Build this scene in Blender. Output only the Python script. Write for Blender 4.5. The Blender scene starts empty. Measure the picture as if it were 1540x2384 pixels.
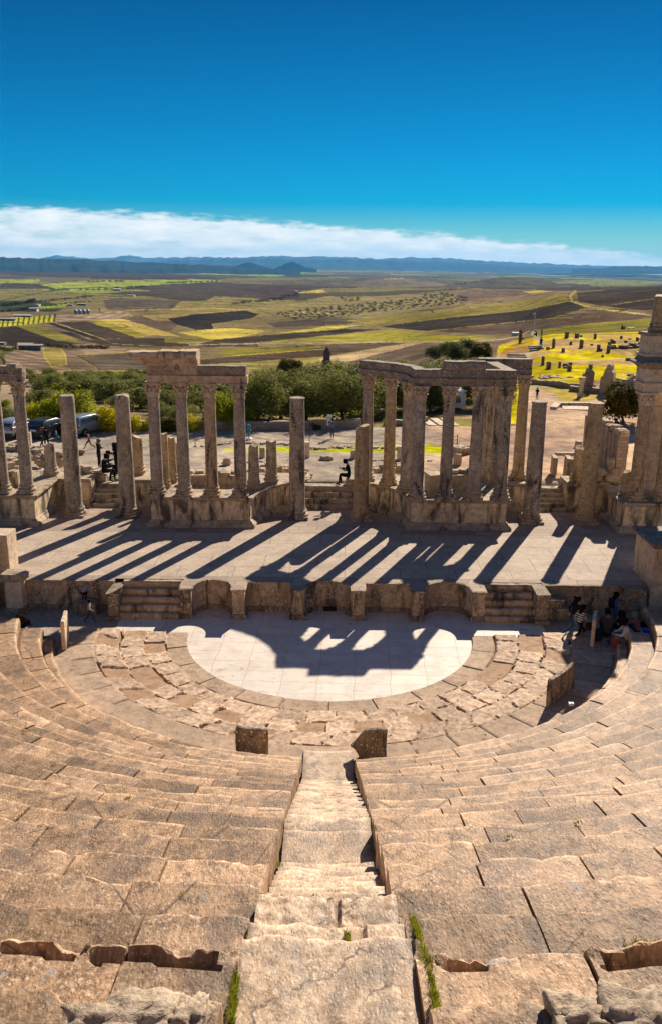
import bpy, bmesh, math, random
import numpy as np
from mathutils import Vector, Matrix
R = math.radians
rnd = random.Random(7)
scene = bpy.context.scene
COL = scene.collection

# ------------------------------------------------------------------ camera
F = 2034.0; PITCH = R(16.05); ROLL = R(0.6); H = 15.4
def ray(x, y):
    u = (x-770)/F; v = (1192-y)/F
    c, s = math.cos(ROLL), math.sin(ROLL)
    u2 = u*c-v*s; v2 = u*s+v*c
    cp, sp = math.cos(PITCH), math.sin(PITCH)
    return (u2, cp+v2*sp, -sp+v2*cp)
def at(x, y, z):
    d = ray(x, y); t = (z-H)/d[2]; return Vector((d[0]*t, d[1]*t, z))
def atY(x, y, Y):
    d = ray(x, y); t = Y/d[1]; return Vector((d[0]*t, Y, H+d[2]*t))
def project(X, Y, Z):
    Z = Z-H; cp, sp = math.cos(PITCH), math.sin(PITCH)
    dep = Y*cp-Z*sp; up = Y*sp+Z*cp
    u2 = X/dep; v2 = up/dep
    c, s = math.cos(ROLL), math.sin(ROLL)
    return 770+(u2*c+v2*s)*F, 1192-(-u2*s+v2*c)*F
cam = bpy.data.cameras.new('camera')
cam.sensor_fit = 'VERTICAL'; cam.sensor_height = 36; cam.lens = 36*F/2384
cam.clip_start = 0.1; cam.clip_end = 90000
co = bpy.data.objects.new('camera', cam); COL.objects.link(co)
fwd = Vector((0, math.cos(PITCH), -math.sin(PITCH))); up0 = Vector((0, math.sin(PITCH), math.cos(PITCH))); rt0 = Vector((1, 0, 0))
rt = rt0*math.cos(ROLL)+up0*math.sin(ROLL); up = up0*math.cos(ROLL)-rt0*math.sin(ROLL)
m = Matrix((rt, up, -fwd)).transposed().to_4x4(); m.translation = (0, 0, H)
co.matrix_world = m; scene.camera = co
scene.render.resolution_x = 661; scene.render.resolution_y = 1024

# ------------------------------------------------------------------ vector noise (numpy value noise)
def _h(i, j, k, s):
    n = (i*374761393 + j*668265263 + k*1274126177 + s*974634777) & 0xffffffff
    n = ((n ^ (n >> 13))*1274126177) & 0xffffffff
    n = ((n ^ (n >> 16))*2246822519) & 0xffffffff
    return ((n ^ (n >> 15)) & 0xffff)/65535.0
def vn(x, y, z=0.0, s=0):
    x, y, z = np.broadcast_arrays(np.asarray(x, float), np.asarray(y, float), np.asarray(z, float))
    i = np.floor(x).astype(np.int64); j = np.floor(y).astype(np.int64); k = np.floor(z).astype(np.int64)
    fx = x-i; fy = y-j; fz = z-k
    fx = fx*fx*(3-2*fx); fy = fy*fy*(3-2*fy); fz = fz*fz*(3-2*fz)
    r = 0
    for a in (0, 1):
        for b in (0, 1):
            for c in (0, 1):
                w = (fx if a else 1-fx)*(fy if b else 1-fy)*(fz if c else 1-fz)
                r = r + w*_h(i+a, j+b, k+c, s)
    return r*2-1
def fbm(x, y, z=0.0, s=0, o=4):
    r = 0; a = 1.0; f = 1.0; t = 0
    for q in range(o):
        r = r+a*vn(np.asarray(x)*f, np.asarray(y)*f, np.asarray(z)*f, s+q); t += a; a *= .5; f *= 2.03
    return r/t

# ------------------------------------------------------------------ object helpers
def tag(o, label=None, cat=None, group=None, kind=None):
    if label: o['label'] = label
    if cat: o['category'] = cat
    if group: o['group'] = group
    if kind: o['kind'] = kind
    return o
def thing(name, label, cat, loc=(0, 0, 0), group=None, rz=0.0):
    o = bpy.data.objects.new(name, None); COL.objects.link(o)
    o.location = loc; o.rotation_euler = (0, 0, rz); o.empty_display_size = .2
    return tag(o, label, cat, group)
def link(name, me, mat, parent=None):
    o = bpy.data.objects.new(name, me); COL.objects.link(o)
    if mat is not None:
        for mm in (mat if isinstance(mat, (list, tuple)) else [mat]): me.materials.append(mm)
    if parent: o.parent = parent
    return o
def copy_tree(o, parent=None):
    c = o.copy(); COL.objects.link(c)
    if parent: c.parent = parent
    for ch in list(o.children): copy_tree(ch, c)
    return c
class MB:
    """collects simple solids; build() links them as ONE mesh object"""
    def __init__(s): s.v = []; s.f = []; s.mi = []; s.m = 0
    def add(s, vs, fs):
        n = len(s.v); s.v += [tuple(p) for p in vs]
        for f in fs: s.f.append([n+i for i in f]); s.mi.append(s.m)
        return s
    def hexa(s, b, t):            # 4 bottom + 4 top points
        return s.add(list(b)+list(t), [(3, 2, 1, 0), (4, 5, 6, 7), (0, 1, 5, 4), (1, 2, 6, 5), (2, 3, 7, 6), (3, 0, 4, 7)])
    def box(s, c, d, rz=0, tp=1.0, jit=0):
        cx, cy, cz = c; dx, dy, dz = d[0]/2, d[1]/2, d[2]/2; C, S = math.cos(rz), math.sin(rz)
        o = []
        for zz, k in ((-dz, 1), (dz, tp)):
            for a, b in ((-1, -1), (1, -1), (1, 1), (-1, 1)):
                x, y = a*dx*k, b*dy*k
                j = [(rnd.random()-.5)*2*jit for _ in range(3)]
                o.append((cx+x*C-y*S+j[0], cy+x*S+y*C+j[1], cz+zz+j[2]))
        return s.hexa(o[:4], o[4:])
    def prism(s, poly, z0, z1):
        n = len(poly)
        return s.add([(p[0], p[1], z0) for p in poly]+[(p[0], p[1], z1) for p in poly],
              [tuple(range(n-1, -1, -1)), tuple(range(n, 2*n))]+[(i, (i+1) % n, n+(i+1) % n, n+i) for i in range(n)])
    def strip(s, front, depthfn, z0, z1):
        """solid behind a polyline: quads between front and back points"""
        for (a, b) in zip(front[:-1], front[1:]):
            A, B = depthfn(a), depthfn(b)
            s.hexa([(a[0], a[1], z0), (b[0], b[1], z0), (B[0], B[1], z0), (A[0], A[1], z0)],
                   [(a[0], a[1], z1), (b[0], b[1], z1), (B[0], B[1], z1), (A[0], A[1], z1)])
        return s
    def lathe(s, prof, c=(0, 0, 0), n=24, wob=0, seed=0, cap=True):
        k = len(prof); vs = []
        for (r, z) in prof:
            for i in range(n):
                a = 2*math.pi*i/n; rr = r
                if wob: rr = r*(1+wob*float(vn(math.cos(a)*2.2, math.sin(a)*2.2, z*1.7, seed))+wob*.5*float(vn(math.cos(a)*7, math.sin(a)*7, z*7, seed+5)))
                vs.append((c[0]+rr*math.cos(a), c[1]+rr*math.sin(a), c[2]+z))
        fs = [(j*n+i, j*n+(i+1) % n, (j+1)*n+(i+1) % n, (j+1)*n+i) for j in range(k-1) for i in range(n)]
        if cap: fs += [tuple(range(n-1, -1, -1)), tuple((k-1)*n+i for i in range(n))]
        return s.add(vs, fs)
    def tube(s, pts, rad, n=8, cap=True):
        pts = [Vector(p) for p in pts]; k = len(pts)
        rad = rad if isinstance(rad, (list, tuple)) else [rad]*k
        vs = []
        for i, p in enumerate(pts):
            t = (pts[min(i+1, k-1)]-pts[max(i-1, 0)])
            t = t.normalized() if t.length > 1e-9 else Vector((0, 0, 1))
            a = t.cross(Vector((0, 0, 1)) if abs(t.z) < .9 else Vector((1, 0, 0))).normalized(); b = t.cross(a)
            for q in range(n):
                w = 2*math.pi*q/n; vs.append(p+(a*math.cos(w)+b*math.sin(w))*rad[i])
        fs = [(j*n+i, (j+1)*n+i, (j+1)*n+(i+1) % n, j*n+(i+1) % n) for j in range(k-1) for i in range(n)]
        if cap: fs += [tuple(range(n)), tuple((k-1)*n+i for i in range(n-1, -1, -1))]
        return s.add(vs, fs)
    def rock(s, c, d, seed=0, rz=0, n=3, rough=.22, flat=False):
        """boxy boulder: subdivided cube pulled towards a rounded box with noise"""
        q = n+1; C, S = math.cos(rz), math.sin(rz); idx = {}; vs = []; fs = []
        def P(i, j, k):
            key = (i, j, k)
            if key in idx: return idx[key]
            p = Vector((i/n*2-1, j/n*2-1, k/n*2-1)); sp = p.normalized()*1.25
            p = p.lerp(sp, .38)
            w = 1+rough*float(vn(p.x*1.6+seed*3.1, p.y*1.6, p.z*1.6, seed))+rough*.4*float(vn(p.x*4, p.y*4+seed, p.z*4, seed+3))-(rough*.55*abs(float(vn(p.x*3+seed, p.y*3, p.z*3, seed+6)))+rough*.3*abs(float(vn(p.x*9, p.y*9+seed, p.z*9, seed+8))) if n > 8 else 0)
            x, y, z = p.x*w*d[0]/2, p.y*w*d[1]/2, p.z*w*d[2]/2
            idx[key] = len(vs); vs.append((c[0]+x*C-y*S, c[1]+x*S+y*C, c[2]+z)); return idx[key]
        for a in range(n):
            for b in range(n):
                fs += [(P(a, b, 0), P(a, b+1, 0), P(a+1, b+1, 0), P(a+1, b, 0)), (P(a, b, n), P(a+1, b, n), P(a+1, b+1, n), P(a, b+1, n)),
                       (P(a, 0, b), P(a+1, 0, b), P(a+1, 0, b+1), P(a, 0, b+1)), (P(a, n, b), P(a, n, b+1), P(a+1, n, b+1), P(a+1, n, b)),
                       (P(0, a, b), P(0, a, b+1), P(0, a+1, b+1), P(0, a+1, b)), (P(n, a, b), P(n, a+1, b), P(n, a+1, b+1), P(n, a, b+1))]
        return s.add(vs, fs)
    def build(s, name, mat, parent=None, smooth=False, origin=None):
        me = bpy.data.meshes.new(name)
        off = origin
        if off is None and parent is not None and parent.rotation_euler.z == 0: off = world_loc(parent)
        v = s.v
        if off is not None: v = [(p[0]-off[0], p[1]-off[1], p[2]-off[2]) for p in v]
        me.from_pydata(v, [], s.f); me.validate()
        if s.m or any(s.mi):
            for p, k in zip(me.polygons, s.mi): p.material_index = k
        if smooth:
            me.shade_smooth()
            if smooth != 'all': me.set_sharp_from_angle(angle=R(38))
        me.update()
        o = link(name, me, mat, parent)
        if parent is None and off is not None: o.location = off
        return o
def world_loc(o):
    v = Vector((0, 0, 0))
    while o: v = v+Vector(o.location); o = o.parent
    return v
def np_mesh(name, V, Fq, mat, parent=None, tint=None, smooth=True, origin=None):
    """V (n,3) array, Fq (m,4) array"""
    me = bpy.data.meshes.new(name)
    V = np.asarray(V, dtype=np.float64)
    if origin is not None: V = V-np.array(origin)
    me.vertices.add(len(V)); me.vertices.foreach_set('co', V.astype(np.float32).ravel())
    Fq = np.asarray(Fq, dtype=np.int32); k = Fq.shape[1]
    me.loops.add(len(Fq)*k); me.loops.foreach_set('vertex_index', Fq.ravel())
    me.polygons.add(len(Fq)); me.polygons.foreach_set('loop_start', np.arange(0, len(Fq)*k, k, dtype=np.int32))
    me.update(calc_edges=True)
    if smooth: me.shade_smooth()
    if tint is not None:
        a = me.color_attributes.new('tint', 'FLOAT_COLOR', 'POINT')
        a.data.foreach_set('color', np.asarray(tint, dtype=np.float32).ravel())
    o = link(name, me, mat, parent)
    if origin is not None and parent is None: o.location = origin
    return o
def gridfaces(n, m, wrap=False):
    i, j = np.meshgrid(np.arange(n-1), np.arange(m-1), indexing='ij')
    a = (i*m+j).ravel()
    return np.stack([a, a+m, a+m+1, a+1], 1)

# ------------------------------------------------------------------ materials
def newmat(name):
    m = bpy.data.materials.new(name); m.use_nodes = True
    nt = m.node_tree; nt.nodes.clear()
    out = nt.nodes.new('ShaderNodeOutputMaterial'); b = nt.nodes.new('ShaderNodeBsdfPrincipled')
    nt.links.new(b.outputs[0], out.inputs[0]); return m, nt, b
class NG:
    def __init__(s, nt): s.nt = nt; s.pos = None
    def n(s, t, **k):
        x = s.nt.nodes.new(t)
        for a, b in k.items(): setattr(x, a, b)
        return x
    def l(s, a, b): s.nt.links.new(a, b)
    def P(s, sc=(1, 1, 1), rot=(0, 0, 0)):
        if s.pos is None: s.pos = s.n('ShaderNodeNewGeometry').outputs['Position']
        if sc == (1, 1, 1) and rot == (0, 0, 0): return s.pos
        m = s.n('ShaderNodeMapping'); m.inputs['Scale'].default_value = sc; m.inputs['Rotation'].default_value = rot
        s.l(s.pos, m.inputs[0]); return m.outputs[0]
    def noise(s, sc, det=4, rough=.6, v=None, dist=0):
        x = s.n('ShaderNodeTexNoise'); x.inputs['Scale'].default_value = sc; x.inputs['Detail'].default_value = det
        x.inputs['Roughness'].default_value = rough; x.inputs['Distortion'].default_value = dist
        s.l(v or s.P(), x.inputs['Vector']); return x.outputs['Fac']
    def ramp(s, fac, a, b, ca=0.0, cb=1.0):
        x = s.n('ShaderNodeMapRange'); x.interpolation_type = 'SMOOTHSTEP'
        x.inputs[1].default_value = a; x.inputs[2].default_value = b; x.inputs[3].default_value = ca; x.inputs[4].default_value = cb
        s.l(fac, x.inputs[0]); return x.outputs[0]
    def mix(s, f, a, b, mode='MIX'):
        x = s.n('ShaderNodeMix', data_type='RGBA', blend_type=mode)
        for sock, val in ((x.inputs[0], f), (x.inputs[6], a), (x.inputs[7], b)):
            if hasattr(val, 'links') or hasattr(val, 'is_linked'): s.l(val, sock)
            elif isinstance(val, (int, float)): sock.default_value = val
            else: sock.default_value = (*val[:3], 1)
        return x.outputs[2]
    def math(s, op, a, b=0.0):
        x = s.n('ShaderNodeMath', operation=op)
        for i, v in enumerate((a, b)):
            if isinstance(v, (int, float)): x.inputs[i].default_value = v
            else: s.l(v, x.inputs[i])
        return x.outputs[0]
    def bump(s, h, bsdf, dist=.02, st=1.0, prev=None):
        x = s.n('ShaderNodeBump'); x.inputs['Distance'].default_value = dist; x.inputs['Strength'].default_value = st
        s.l(h, x.inputs['Height'])
        if prev is not None: s.l(prev, x.inputs['Normal'])
        s.l(x.outputs[0], bsdf.inputs['Normal']); return x.outputs[0]

def stone(name, base, alt, dark=(.05, .042, .036), streak=.5, white=.5, orange=.3, sc=1.0, bump=.03, rough=.85, tint=False, spec=.25, pale=0.0):
    m, nt, b = newmat(name); g = NG(nt)
    big = g.noise(.75*sc, 5, .65); mid = g.noise(3.6*sc, 6, .7); fine = g.noise(22*sc, 5, .7)
    c = g.mix(g.ramp(big, .38, .62), base, alt)
    c = g.mix(g.ramp(mid, .40, .66), c, tuple(x*.55 for x in alt), 'MIX')
    c = g.mix(g.ramp(fine, .3, .72, .0, .55), c, tuple(min(1, x*1.5) for x in base))
    if streak:
        st = g.noise(1.0, 6, .65, g.P((1.7, 1.7, .38)), .6)
        c = g.mix(g.ramp(st, .62-.2*streak, .72-.12*streak, 0, .9), c, dark)
    if orange:
        o = g.noise(1.5*sc, 6, .7, g.P((1.2, 1.2, .8)))
        c = g.mix(g.ramp(o, .66-.1*orange, .74-.06*orange, 0, .75), c, (.33, .17, .035))
    if white:
        w = g.noise(9*sc, 4, .75); w2 = g.noise(1.3*sc, 3, .6)
        f = g.math('MULTIPLY', g.ramp(w, .66-.08*white, .70-.06*white), g.ramp(w2, .42, .6))
        c = g.mix(f, c, (.66, .60, .52))
    if white >= .9:
        vo = g.n('ShaderNodeTexVoronoi'); vo.inputs['Scale'].default_value = 8.5; g.l(g.P((1, 1, .8)), vo.inputs['Vector'])
        sp_ = g.math('MULTIPLY', g.ramp(vo.outputs['Distance'], .20, .30, 1, 0), g.ramp(g.noise(1.1, 3, .6), .40, .60)); c = g.mix(g.math('MULTIPLY', sp_, .9), c, (.66, .60, .52))
        vo2 = g.n('ShaderNodeTexVoronoi'); vo2.inputs['Scale'].default_value = 14; g.l(g.P(), vo2.inputs['Vector']); c = g.mix(g.ramp(vo2.outputs['Distance'], .12, .3, .75, 0), c, (.05, .04, .032))
    if pale:
        pn = g.noise(1.9*sc, 5, .6); c = g.mix(g.ramp(pn, .62, .7, 0, pale), c, (.50, .46, .43))
    if tint:
        at_ = g.n('ShaderNodeAttribute', attribute_name='tint'); c = g.mix(1.0, c, at_.outputs['Color'], 'MULTIPLY')
    g.l(c, b.inputs['Base Color']); b.inputs['Roughness'].default_value = rough; b.inputs['Specular IOR Level'].default_value = spec
    hh = g.math('ADD', g.math('MULTIPLY', mid, .7), g.math('MULTIPLY', fine, .35))
    g.bump(hh, b, bump, 1.0); return m
def plain(name, col, rough=.6, metal=0, var=.15, sc=8, spec=.4, bump=0, trans=0):
    m, nt, b = newmat(name); g = NG(nt)
    nz = g.noise(sc, 4, .6)
    g.l(g.mix(g.ramp(nz, .3, .7), tuple(x*(1-var) for x in col), tuple(min(1, x*(1+var)) for x in col)), b.inputs['Base Color'])
    b.inputs['Roughness'].default_value = rough; b.inputs['Metallic'].default_value = metal; b.inputs['Specular IOR Level'].default_value = spec
    if bump: g.bump(nz, b, bump)
    return m
def leaf_mat(name, a, bcol, warm, sc=.9, trans=.35):
    m, nt, b = newmat(name); g = NG(nt)
    oi = g.n('ShaderNodeObjectInfo').outputs['Random']
    nz = g.noise(sc, 3, .6); fn = g.noise(9, 2, .6)
    c = g.mix(g.ramp(nz, .35, .65), a, bcol); c = g.mix(g.ramp(fn, .5, .75, 0, .8), c, warm)
    c = g.mix(g.math('MULTIPLY', oi, .35), c, bcol)
    g.l(c, b.inputs['Base Color']); b.inputs['Roughness'].default_value = .7; b.inputs['Specular IOR Level'].default_value = .12
    tr = g.n('ShaderNodeBsdfTranslucent'); g.l(c, tr.inputs[0])
    mx = g.n('ShaderNodeMixShader'); mx.inputs[0].default_value = trans
    out = [x for x in nt.nodes if x.type == 'OUTPUT_MATERIAL'][0]
    g.l(b.outputs[0], mx.inputs[1]); g.l(tr.outputs[0], mx.inputs[2]); g.l(mx.outputs[0], out.inputs[0])
    return m
# a toothed, tool-marked seat stone
def seat_stone(name, base, alt, hot, gl=(.60, .22), bd=.013):
    m, nt, b = newmat(name); g = NG(nt)
    at_ = g.n('ShaderNodeAttribute', attribute_name='tint').outputs['Color']
    big = g.noise(.8, 5, .62); mid = g.noise(4.5, 6, .68); fine = g.noise(38, 3, .7)
    # radial/tangential chisel marks: noise in polar coordinates round the orchestra centre
    sx = g.n('ShaderNodeSeparateXYZ'); g.l(g.P(), sx.inputs[0])
    dy = g.math('SUBTRACT', sx.outputs[1], 34.5)
    rr = g.math('SQRT', g.math('ADD', g.math('MULTIPLY', sx.outputs[0], sx.outputs[0]), g.math('MULTIPLY', dy, dy)))
    an = g.math('ARCTAN2', sx.outputs[0], dy)
    cb = g.n('ShaderNodeCombineXYZ'); g.l(g.math('MULTIPLY', rr, 11.0), cb.inputs[0]); g.l(g.math('MULTIPLY', an, 430.0), cb.inputs[1]); g.l(g.math('MULTIPLY', sx.outputs[2], 4.0), cb.inputs[2])
    tool = g.n('ShaderNodeTexNoise'); tool.inputs['Scale'].default_value = 1.35; tool.inputs['Detail'].default_value = 3; tool.inputs['Roughness'].default_value = .6; g.l(cb.outputs[0], tool.inputs[0])
    tool = tool.outputs['Fac']
    vo = g.n('ShaderNodeTexVoronoi'); vo.inputs['Scale'].default_value = 24; g.l(g.P((1, .55, 1)), vo.inputs['Vector'])
    pit = g.ramp(vo.outputs['Distance'], .05, .42)
    c = g.mix(g.ramp(big, .36, .64), base, alt)
    c = g.mix(g.ramp(mid, .42, .68, 0, .95), c, tuple(x*.5 for x in alt))
    c = g.mix(g.ramp(tool, .52, .66, 0, .38), c, hot); c = g.mix(g.ramp(tool, .34, .46, .38, 0), c, tuple(x*.42 for x in alt))
    chp = g.noise(17, 3, .75); c = g.mix(g.ramp(chp, .60, .68, 0, .7), c, hot); c = g.mix(g.ramp(chp, .30, .38, .6, 0), c, tuple(x*.35 for x in alt))
    for vsc, amt in ((11, .55), (26, .45)):
        vq = g.n('ShaderNodeTexVoronoi'); vq.inputs['Scale'].default_value = vsc; g.l(g.P((1, .8, 1)), vq.inputs['Vector']); c = g.mix(g.math('MULTIPLY', g.ramp(vq.outputs['Distance'], .12, .26, amt, 0), g.ramp(g.noise(1.9, 4, .6), .38, .58)), c, hot)
    crk = g.n('ShaderNodeTexVoronoi', feature='DISTANCE_TO_EDGE'); crk.inputs['Scale'].default_value = .55; cvv = g.n('ShaderNodeVectorMath', operation='ADD'); cno = g.n('ShaderNodeTexNoise'); cno.inputs['Scale'].default_value = 2.2; cno.inputs['Detail'].default_value = 5; csc = g.n('ShaderNodeVectorMath', operation='SCALE'); csc.inputs[3].default_value = .9; g.l(cno.outputs['Color'], csc.inputs[0]); g.l(g.P(), cvv.inputs[0]); g.l(csc.outputs[0], cvv.inputs[1]); g.l(cvv.outputs[0], crk.inputs['Vector']); c = g.mix(g.math('MULTIPLY', g.ramp(crk.outputs['Distance'], .004, .012, .8, 0), g.ramp(g.noise(.9, 3, .5), .45, .55)), c, (.10, .07, .05))
    blt = g.noise(1.25, 6, .72); c = g.mix(g.ramp(blt, .50, .62, 0, .62), c, (.150, .115, .088)); bl2 = g.noise(2.1, 5, .7, g.P((1, 1, 1), (.4, .2, 1))); c = g.mix(g.ramp(bl2, .56, .66, 0, .5), c, (.50, .33, .19))
    c = g.mix(g.ramp(fine, .5, .8, 0, .6), c, tuple(min(1, x*1.45) for x in base))
    ln = g.noise(2.6, 4, .6); c = g.mix(g.ramp(ln, .66, .70, 0, .6), c, (.36, .34, .33))
    og = g.noise(1.7, 5, .7); c = g.mix(g.ramp(og, .64, .74, 0, .5), c, (.50, .30, .13))
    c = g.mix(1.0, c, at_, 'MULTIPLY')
    g.l(c, b.inputs['Base Color']); b.inputs['Roughness'].default_value = gl[0]; b.inputs['Specular IOR Level'].default_value = gl[1]
    hh = g.math('ADD', g.math('MULTIPLY', tool, .75), g.math('ADD', g.math('MULTIPLY', mid, .9), g.math('MULTIPLY', pit, .35)))
    hh = g.math('ADD', hh, g.math('ADD', g.math('MULTIPLY', fine, .25), g.math('MULTIPLY', chp, .7)))
    g.bump(hh, b, bd, 1.0); return m
M = {}
M['seat'] = seat_stone('seat_stone', (.51, .325, .185), (.335, .21, .12), (.82, .60, .40))
M['stair'] = seat_stone('stair_stone', (.56, .395, .25), (.42, .285, .175), (.80, .63, .45), (.55, .34), .008)
M['pav'] = stone('paving_stone', (.48, .345, .235), (.36, .26, .18), streak=0, white=.3, orange=.1, bump=.03, tint=True)
M['col'] = stone('column_stone', (.44, .36, .27), (.22, .175, .13), streak=.5, white=1.0, orange=.45, bump=.035)
M['col2'] = stone('ochre_column_stone', (.50, .36, .20), (.31, .225, .13), streak=.4, white=.95, orange=1.1, bump=.035)
M['cap'] = stone('capital_stone', (.56, .43, .29), (.34, .26, .18), streak=.4, white=.5, orange=.5, bump=.04)
M['ent'] = stone('entablature_stone', (.33, .25, .175), (.175, .135, .095), streak=.35, white=1.0, orange=.5, bump=.04)
M['entw'] = stone('warm_entablature_stone', (.56, .39, .25), (.38, .265, .17), streak=.4, white=.5, orange=.4, bump=.03)
M['pod'] = stone('podium_stone', (.80, .58, .37), (.60, .43, .27), streak=.95, white=.2, orange=.3, bump=.02)
M['dark'] = stone('weathered_stone', (.32, .25, .17), (.145, .113, .08), streak=.6, white=.95, orange=.7, bump=.05)
M['trim'] = stone('moulding_stone', (.50, .39, .27), (.27, .21, .145), streak=.6, white=.7, orange=.6, bump=.04)
M['rub'] = stone('rubble_stone', (.50, .39, .27), (.33, .255, .18), streak=.1, white=.5, orange=.3, bump=.05)
M['blk'] = stone('grave_stone', (.20, .145, .10), (.13, .10, .075), streak=.1, white=.5, orange=.5, bump=.04)
M['pale'] = stone('pale_wall_stone', (.66, .51, .36), (.50, .385, .27), streak=.25, white=.3, orange=.15, bump=.02)
M['black'] = plain('matt_black', (.008, .007, .007), .9)
# ------------------------------------------------------------------ light, sky, haze
SUN_EL = R(32.6); SUN_AZ = R(23.9)
S = Vector((math.sin(SUN_AZ)*math.cos(SUN_EL), math.cos(SUN_AZ)*math.cos(SUN_EL), math.sin(SUN_EL)))
sl = bpy.data.lights.new('sun', 'SUN'); sl.energy = 4.8; sl.angle = R(.5); sl.color = (1, .875, .73)
so = bpy.data.objects.new('sun', sl); COL.objects.link(so); so.rotation_mode = 'QUATERNION'; so.rotation_quaternion = S.to_track_quat('Z', 'Y')
W = bpy.data.worlds.new('World'); scene.world = W; W.use_nodes = True
nt = W.node_tree; nt.nodes.clear(); g = NG(nt)
wo = g.n('ShaderNodeOutputWorld'); bg = g.n('ShaderNodeBackground'); g.l(bg.outputs[0], wo.inputs[0])
sky = g.n('ShaderNodeTexSky', sky_type='NISHITA'); sky.sun_disc = False; sky.sun_elevation = SUN_EL; sky.sun_rotation = SUN_AZ
sky.altitude = 600; sky.air_density = 1.0; sky.dust_density = 0.05; sky.ozone_density = 3.0
tc = g.n('ShaderNodeTexCoord'); sp = g.n('ShaderNodeSeparateXYZ'); g.l(tc.outputs['Generated'], sp.inputs[0])
el = g.math('MULTIPLY', g.math('ARCSINE', sp.outputs[2]), 57.29578)
az = g.math('MULTIPLY', g.math('ARCTAN2', sp.outputs[0], sp.outputs[1]), 57.29578)
# polarised, deep teal-blue grade of the sky: per-elevation filter over the physical sky
cr = g.n('ShaderNodeValToRGB'); g.l(g.math('DIVIDE', el, 40.0), cr.inputs[0])
e = cr.color_ramp.elements; e[0].position = 0.0; e[0].color = (.25, .41, .50, 1); e[1].position = 1.0; e[1].color = (.40, .42, .50, 1)
for p, c in ((.045, (.12, .36, .47)), (.085, (.0, .29, .48)), (.14, (.0, .27, .46)), (.25, (.0, .222, .378)), (.36, (.0, .165, .305)), (.5, (.22, .30, .42))):
    q = e.new(p); q.color = (*c, 1)
tinted = g.mix(1.0, sky.outputs[0], cr.outputs[0], 'MULTIPLY')
# cloud bank low over the horizon, its upper edge falling to the right
cv = g.n('ShaderNodeCombineXYZ'); g.l(g.math('MULTIPLY', az, .16), cv.inputs[0]); g.l(g.math('MULTIPLY', el, .75), cv.inputs[1])
def wn(sc, det, rough, src=cv):
    x = g.n('ShaderNodeTexNoise'); x.inputs['Scale'].default_value = sc; x.inputs['Detail'].default_value = det; x.inputs['Roughness'].default_value = rough
    g.l(src.outputs[0], x.inputs[0]); return x.outputs['Fac']
edge = g.math('ADD', g.math('SUBTRACT', 2.15, g.math('MULTIPLY', az, .062)), g.math('MULTIPLY', g.math('SUBTRACT', wn(3.2, 7, .62), .5), 1.5))
edge = g.math('SUBTRACT', edge, g.math('MULTIPLY', g.math('MULTIPLY', az, az), .0012))
topm = g.ramp(g.math('SUBTRACT', edge, el), -.10, .42)
holes = g.ramp(g.math('ADD', wn(1.5, 5, .6), g.math('MULTIPLY', az, .006)), .26, .42, .72, 1)
mask = g.math('MULTIPLY', g.math('MULTIPLY', topm, holes), g.ramp(g.math('ABSOLUTE', az), 60, 100, 1, 0))
cloud = g.mix(g.ramp(wn(2.4, 6, .6), .3, .7), (4.9, 5.9, 6.5), (6.9, 7.1, 7.0))
g.l(g.mix(mask, tinted, cloud), bg.inputs[0]); bg.inputs[1].default_value = .09
vs = scene.view_settings; scene.display_settings.display_device = 'sRGB'
vs.view_transform = 'Standard'; vs.look = 'None'; vs.exposure = .72; vs.gamma = 1; vs.use_curve_mapping = False
scene.render.engine = 'CYCLES'
# air
hz = MB(); hz.box((0, 19950, 50), (60000, 40100, 700))
hm = bpy.data.materials.new('haze'); hm.use_nodes = True; n_ = hm.node_tree; n_.nodes.clear()
o_ = n_.nodes.new('ShaderNodeOutputMaterial'); pv = n_.nodes.new('ShaderNodeVolumePrincipled')
pv.inputs['Color'].default_value = (.13, .52, 1, 1); pv.inputs['Density'].default_value = 1.8e-5; pv.inputs['Anisotropy'].default_value = .2
n_.links.new(pv.outputs[0], o_.inputs[1])
tag(hz.build('haze', hm), kind='stuff', label='thin blue haze lying over the far plain and hills', cat='haze')

# ------------------------------------------------------------------ terrain: one sheet
# per-direction profiles: (distance, image row at which that ground is seen)
PX = [-900, 0, 385, 770, 1155, 1300, 1540, 2300]
FAR = [(3200, 700), (6500, 662), (12000, 642), (24000, 628), (40000, 622)]
L0 = [(68, 1000), (72, 985), (85, 950), (105, 918), (130, 897), (165, 882), (330, 845), (560, 812), (900, 790), (1350, 765), (2100, 728), (3200, 703), (6500, 664), (12000, 643), (24000, 629), (40000, 623)]
C0 = [(68, 1000), (72, 985), (85, 950), (105, 918), (130, 900), (165, 886), (330, 850), (560, 815), (900, 797), (1350, 772), (1900, 745), (3000, 700), (6500, 658), (12000, 642), (24000, 628), (40000, 622)]
R0 = [(68, 1000), (72, 985), (85, 940), (105, 890), (140, 835), (175, 800), (230, 790), (500, 783), (900, 766), (1500, 730), (2200, 695), (4500, 668), (8000, 655), (14000, 642), (24000, 632), (40000, 626)]
R1 = [(68, 1000), (72, 985), (88, 930), (105, 880), (140, 825), (180, 775), (230, 771), (420, 765), (800, 735), (1200, 705), (1700, 678), (4500, 668), (8000, 655), (14000, 644), (24000, 634), (40000, 628)]
R2 = [(68, 1000), (72, 985), (88, 930), (105, 885), (140, 825), (200, 764), (240, 761), (420, 750), (800, 715), (1200, 688), (1700, 664), (4500, 659), (8000, 653), (14000, 646), (24000, 637), (40000, 632)]
def prof(P): return np.array([math.log(p[0]) for p in P]), np.array([p[1] for p in P], float)
PR = [prof(q) for q in (L0, L0, C0, C0, R0, R1, R2, R2)]
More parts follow.
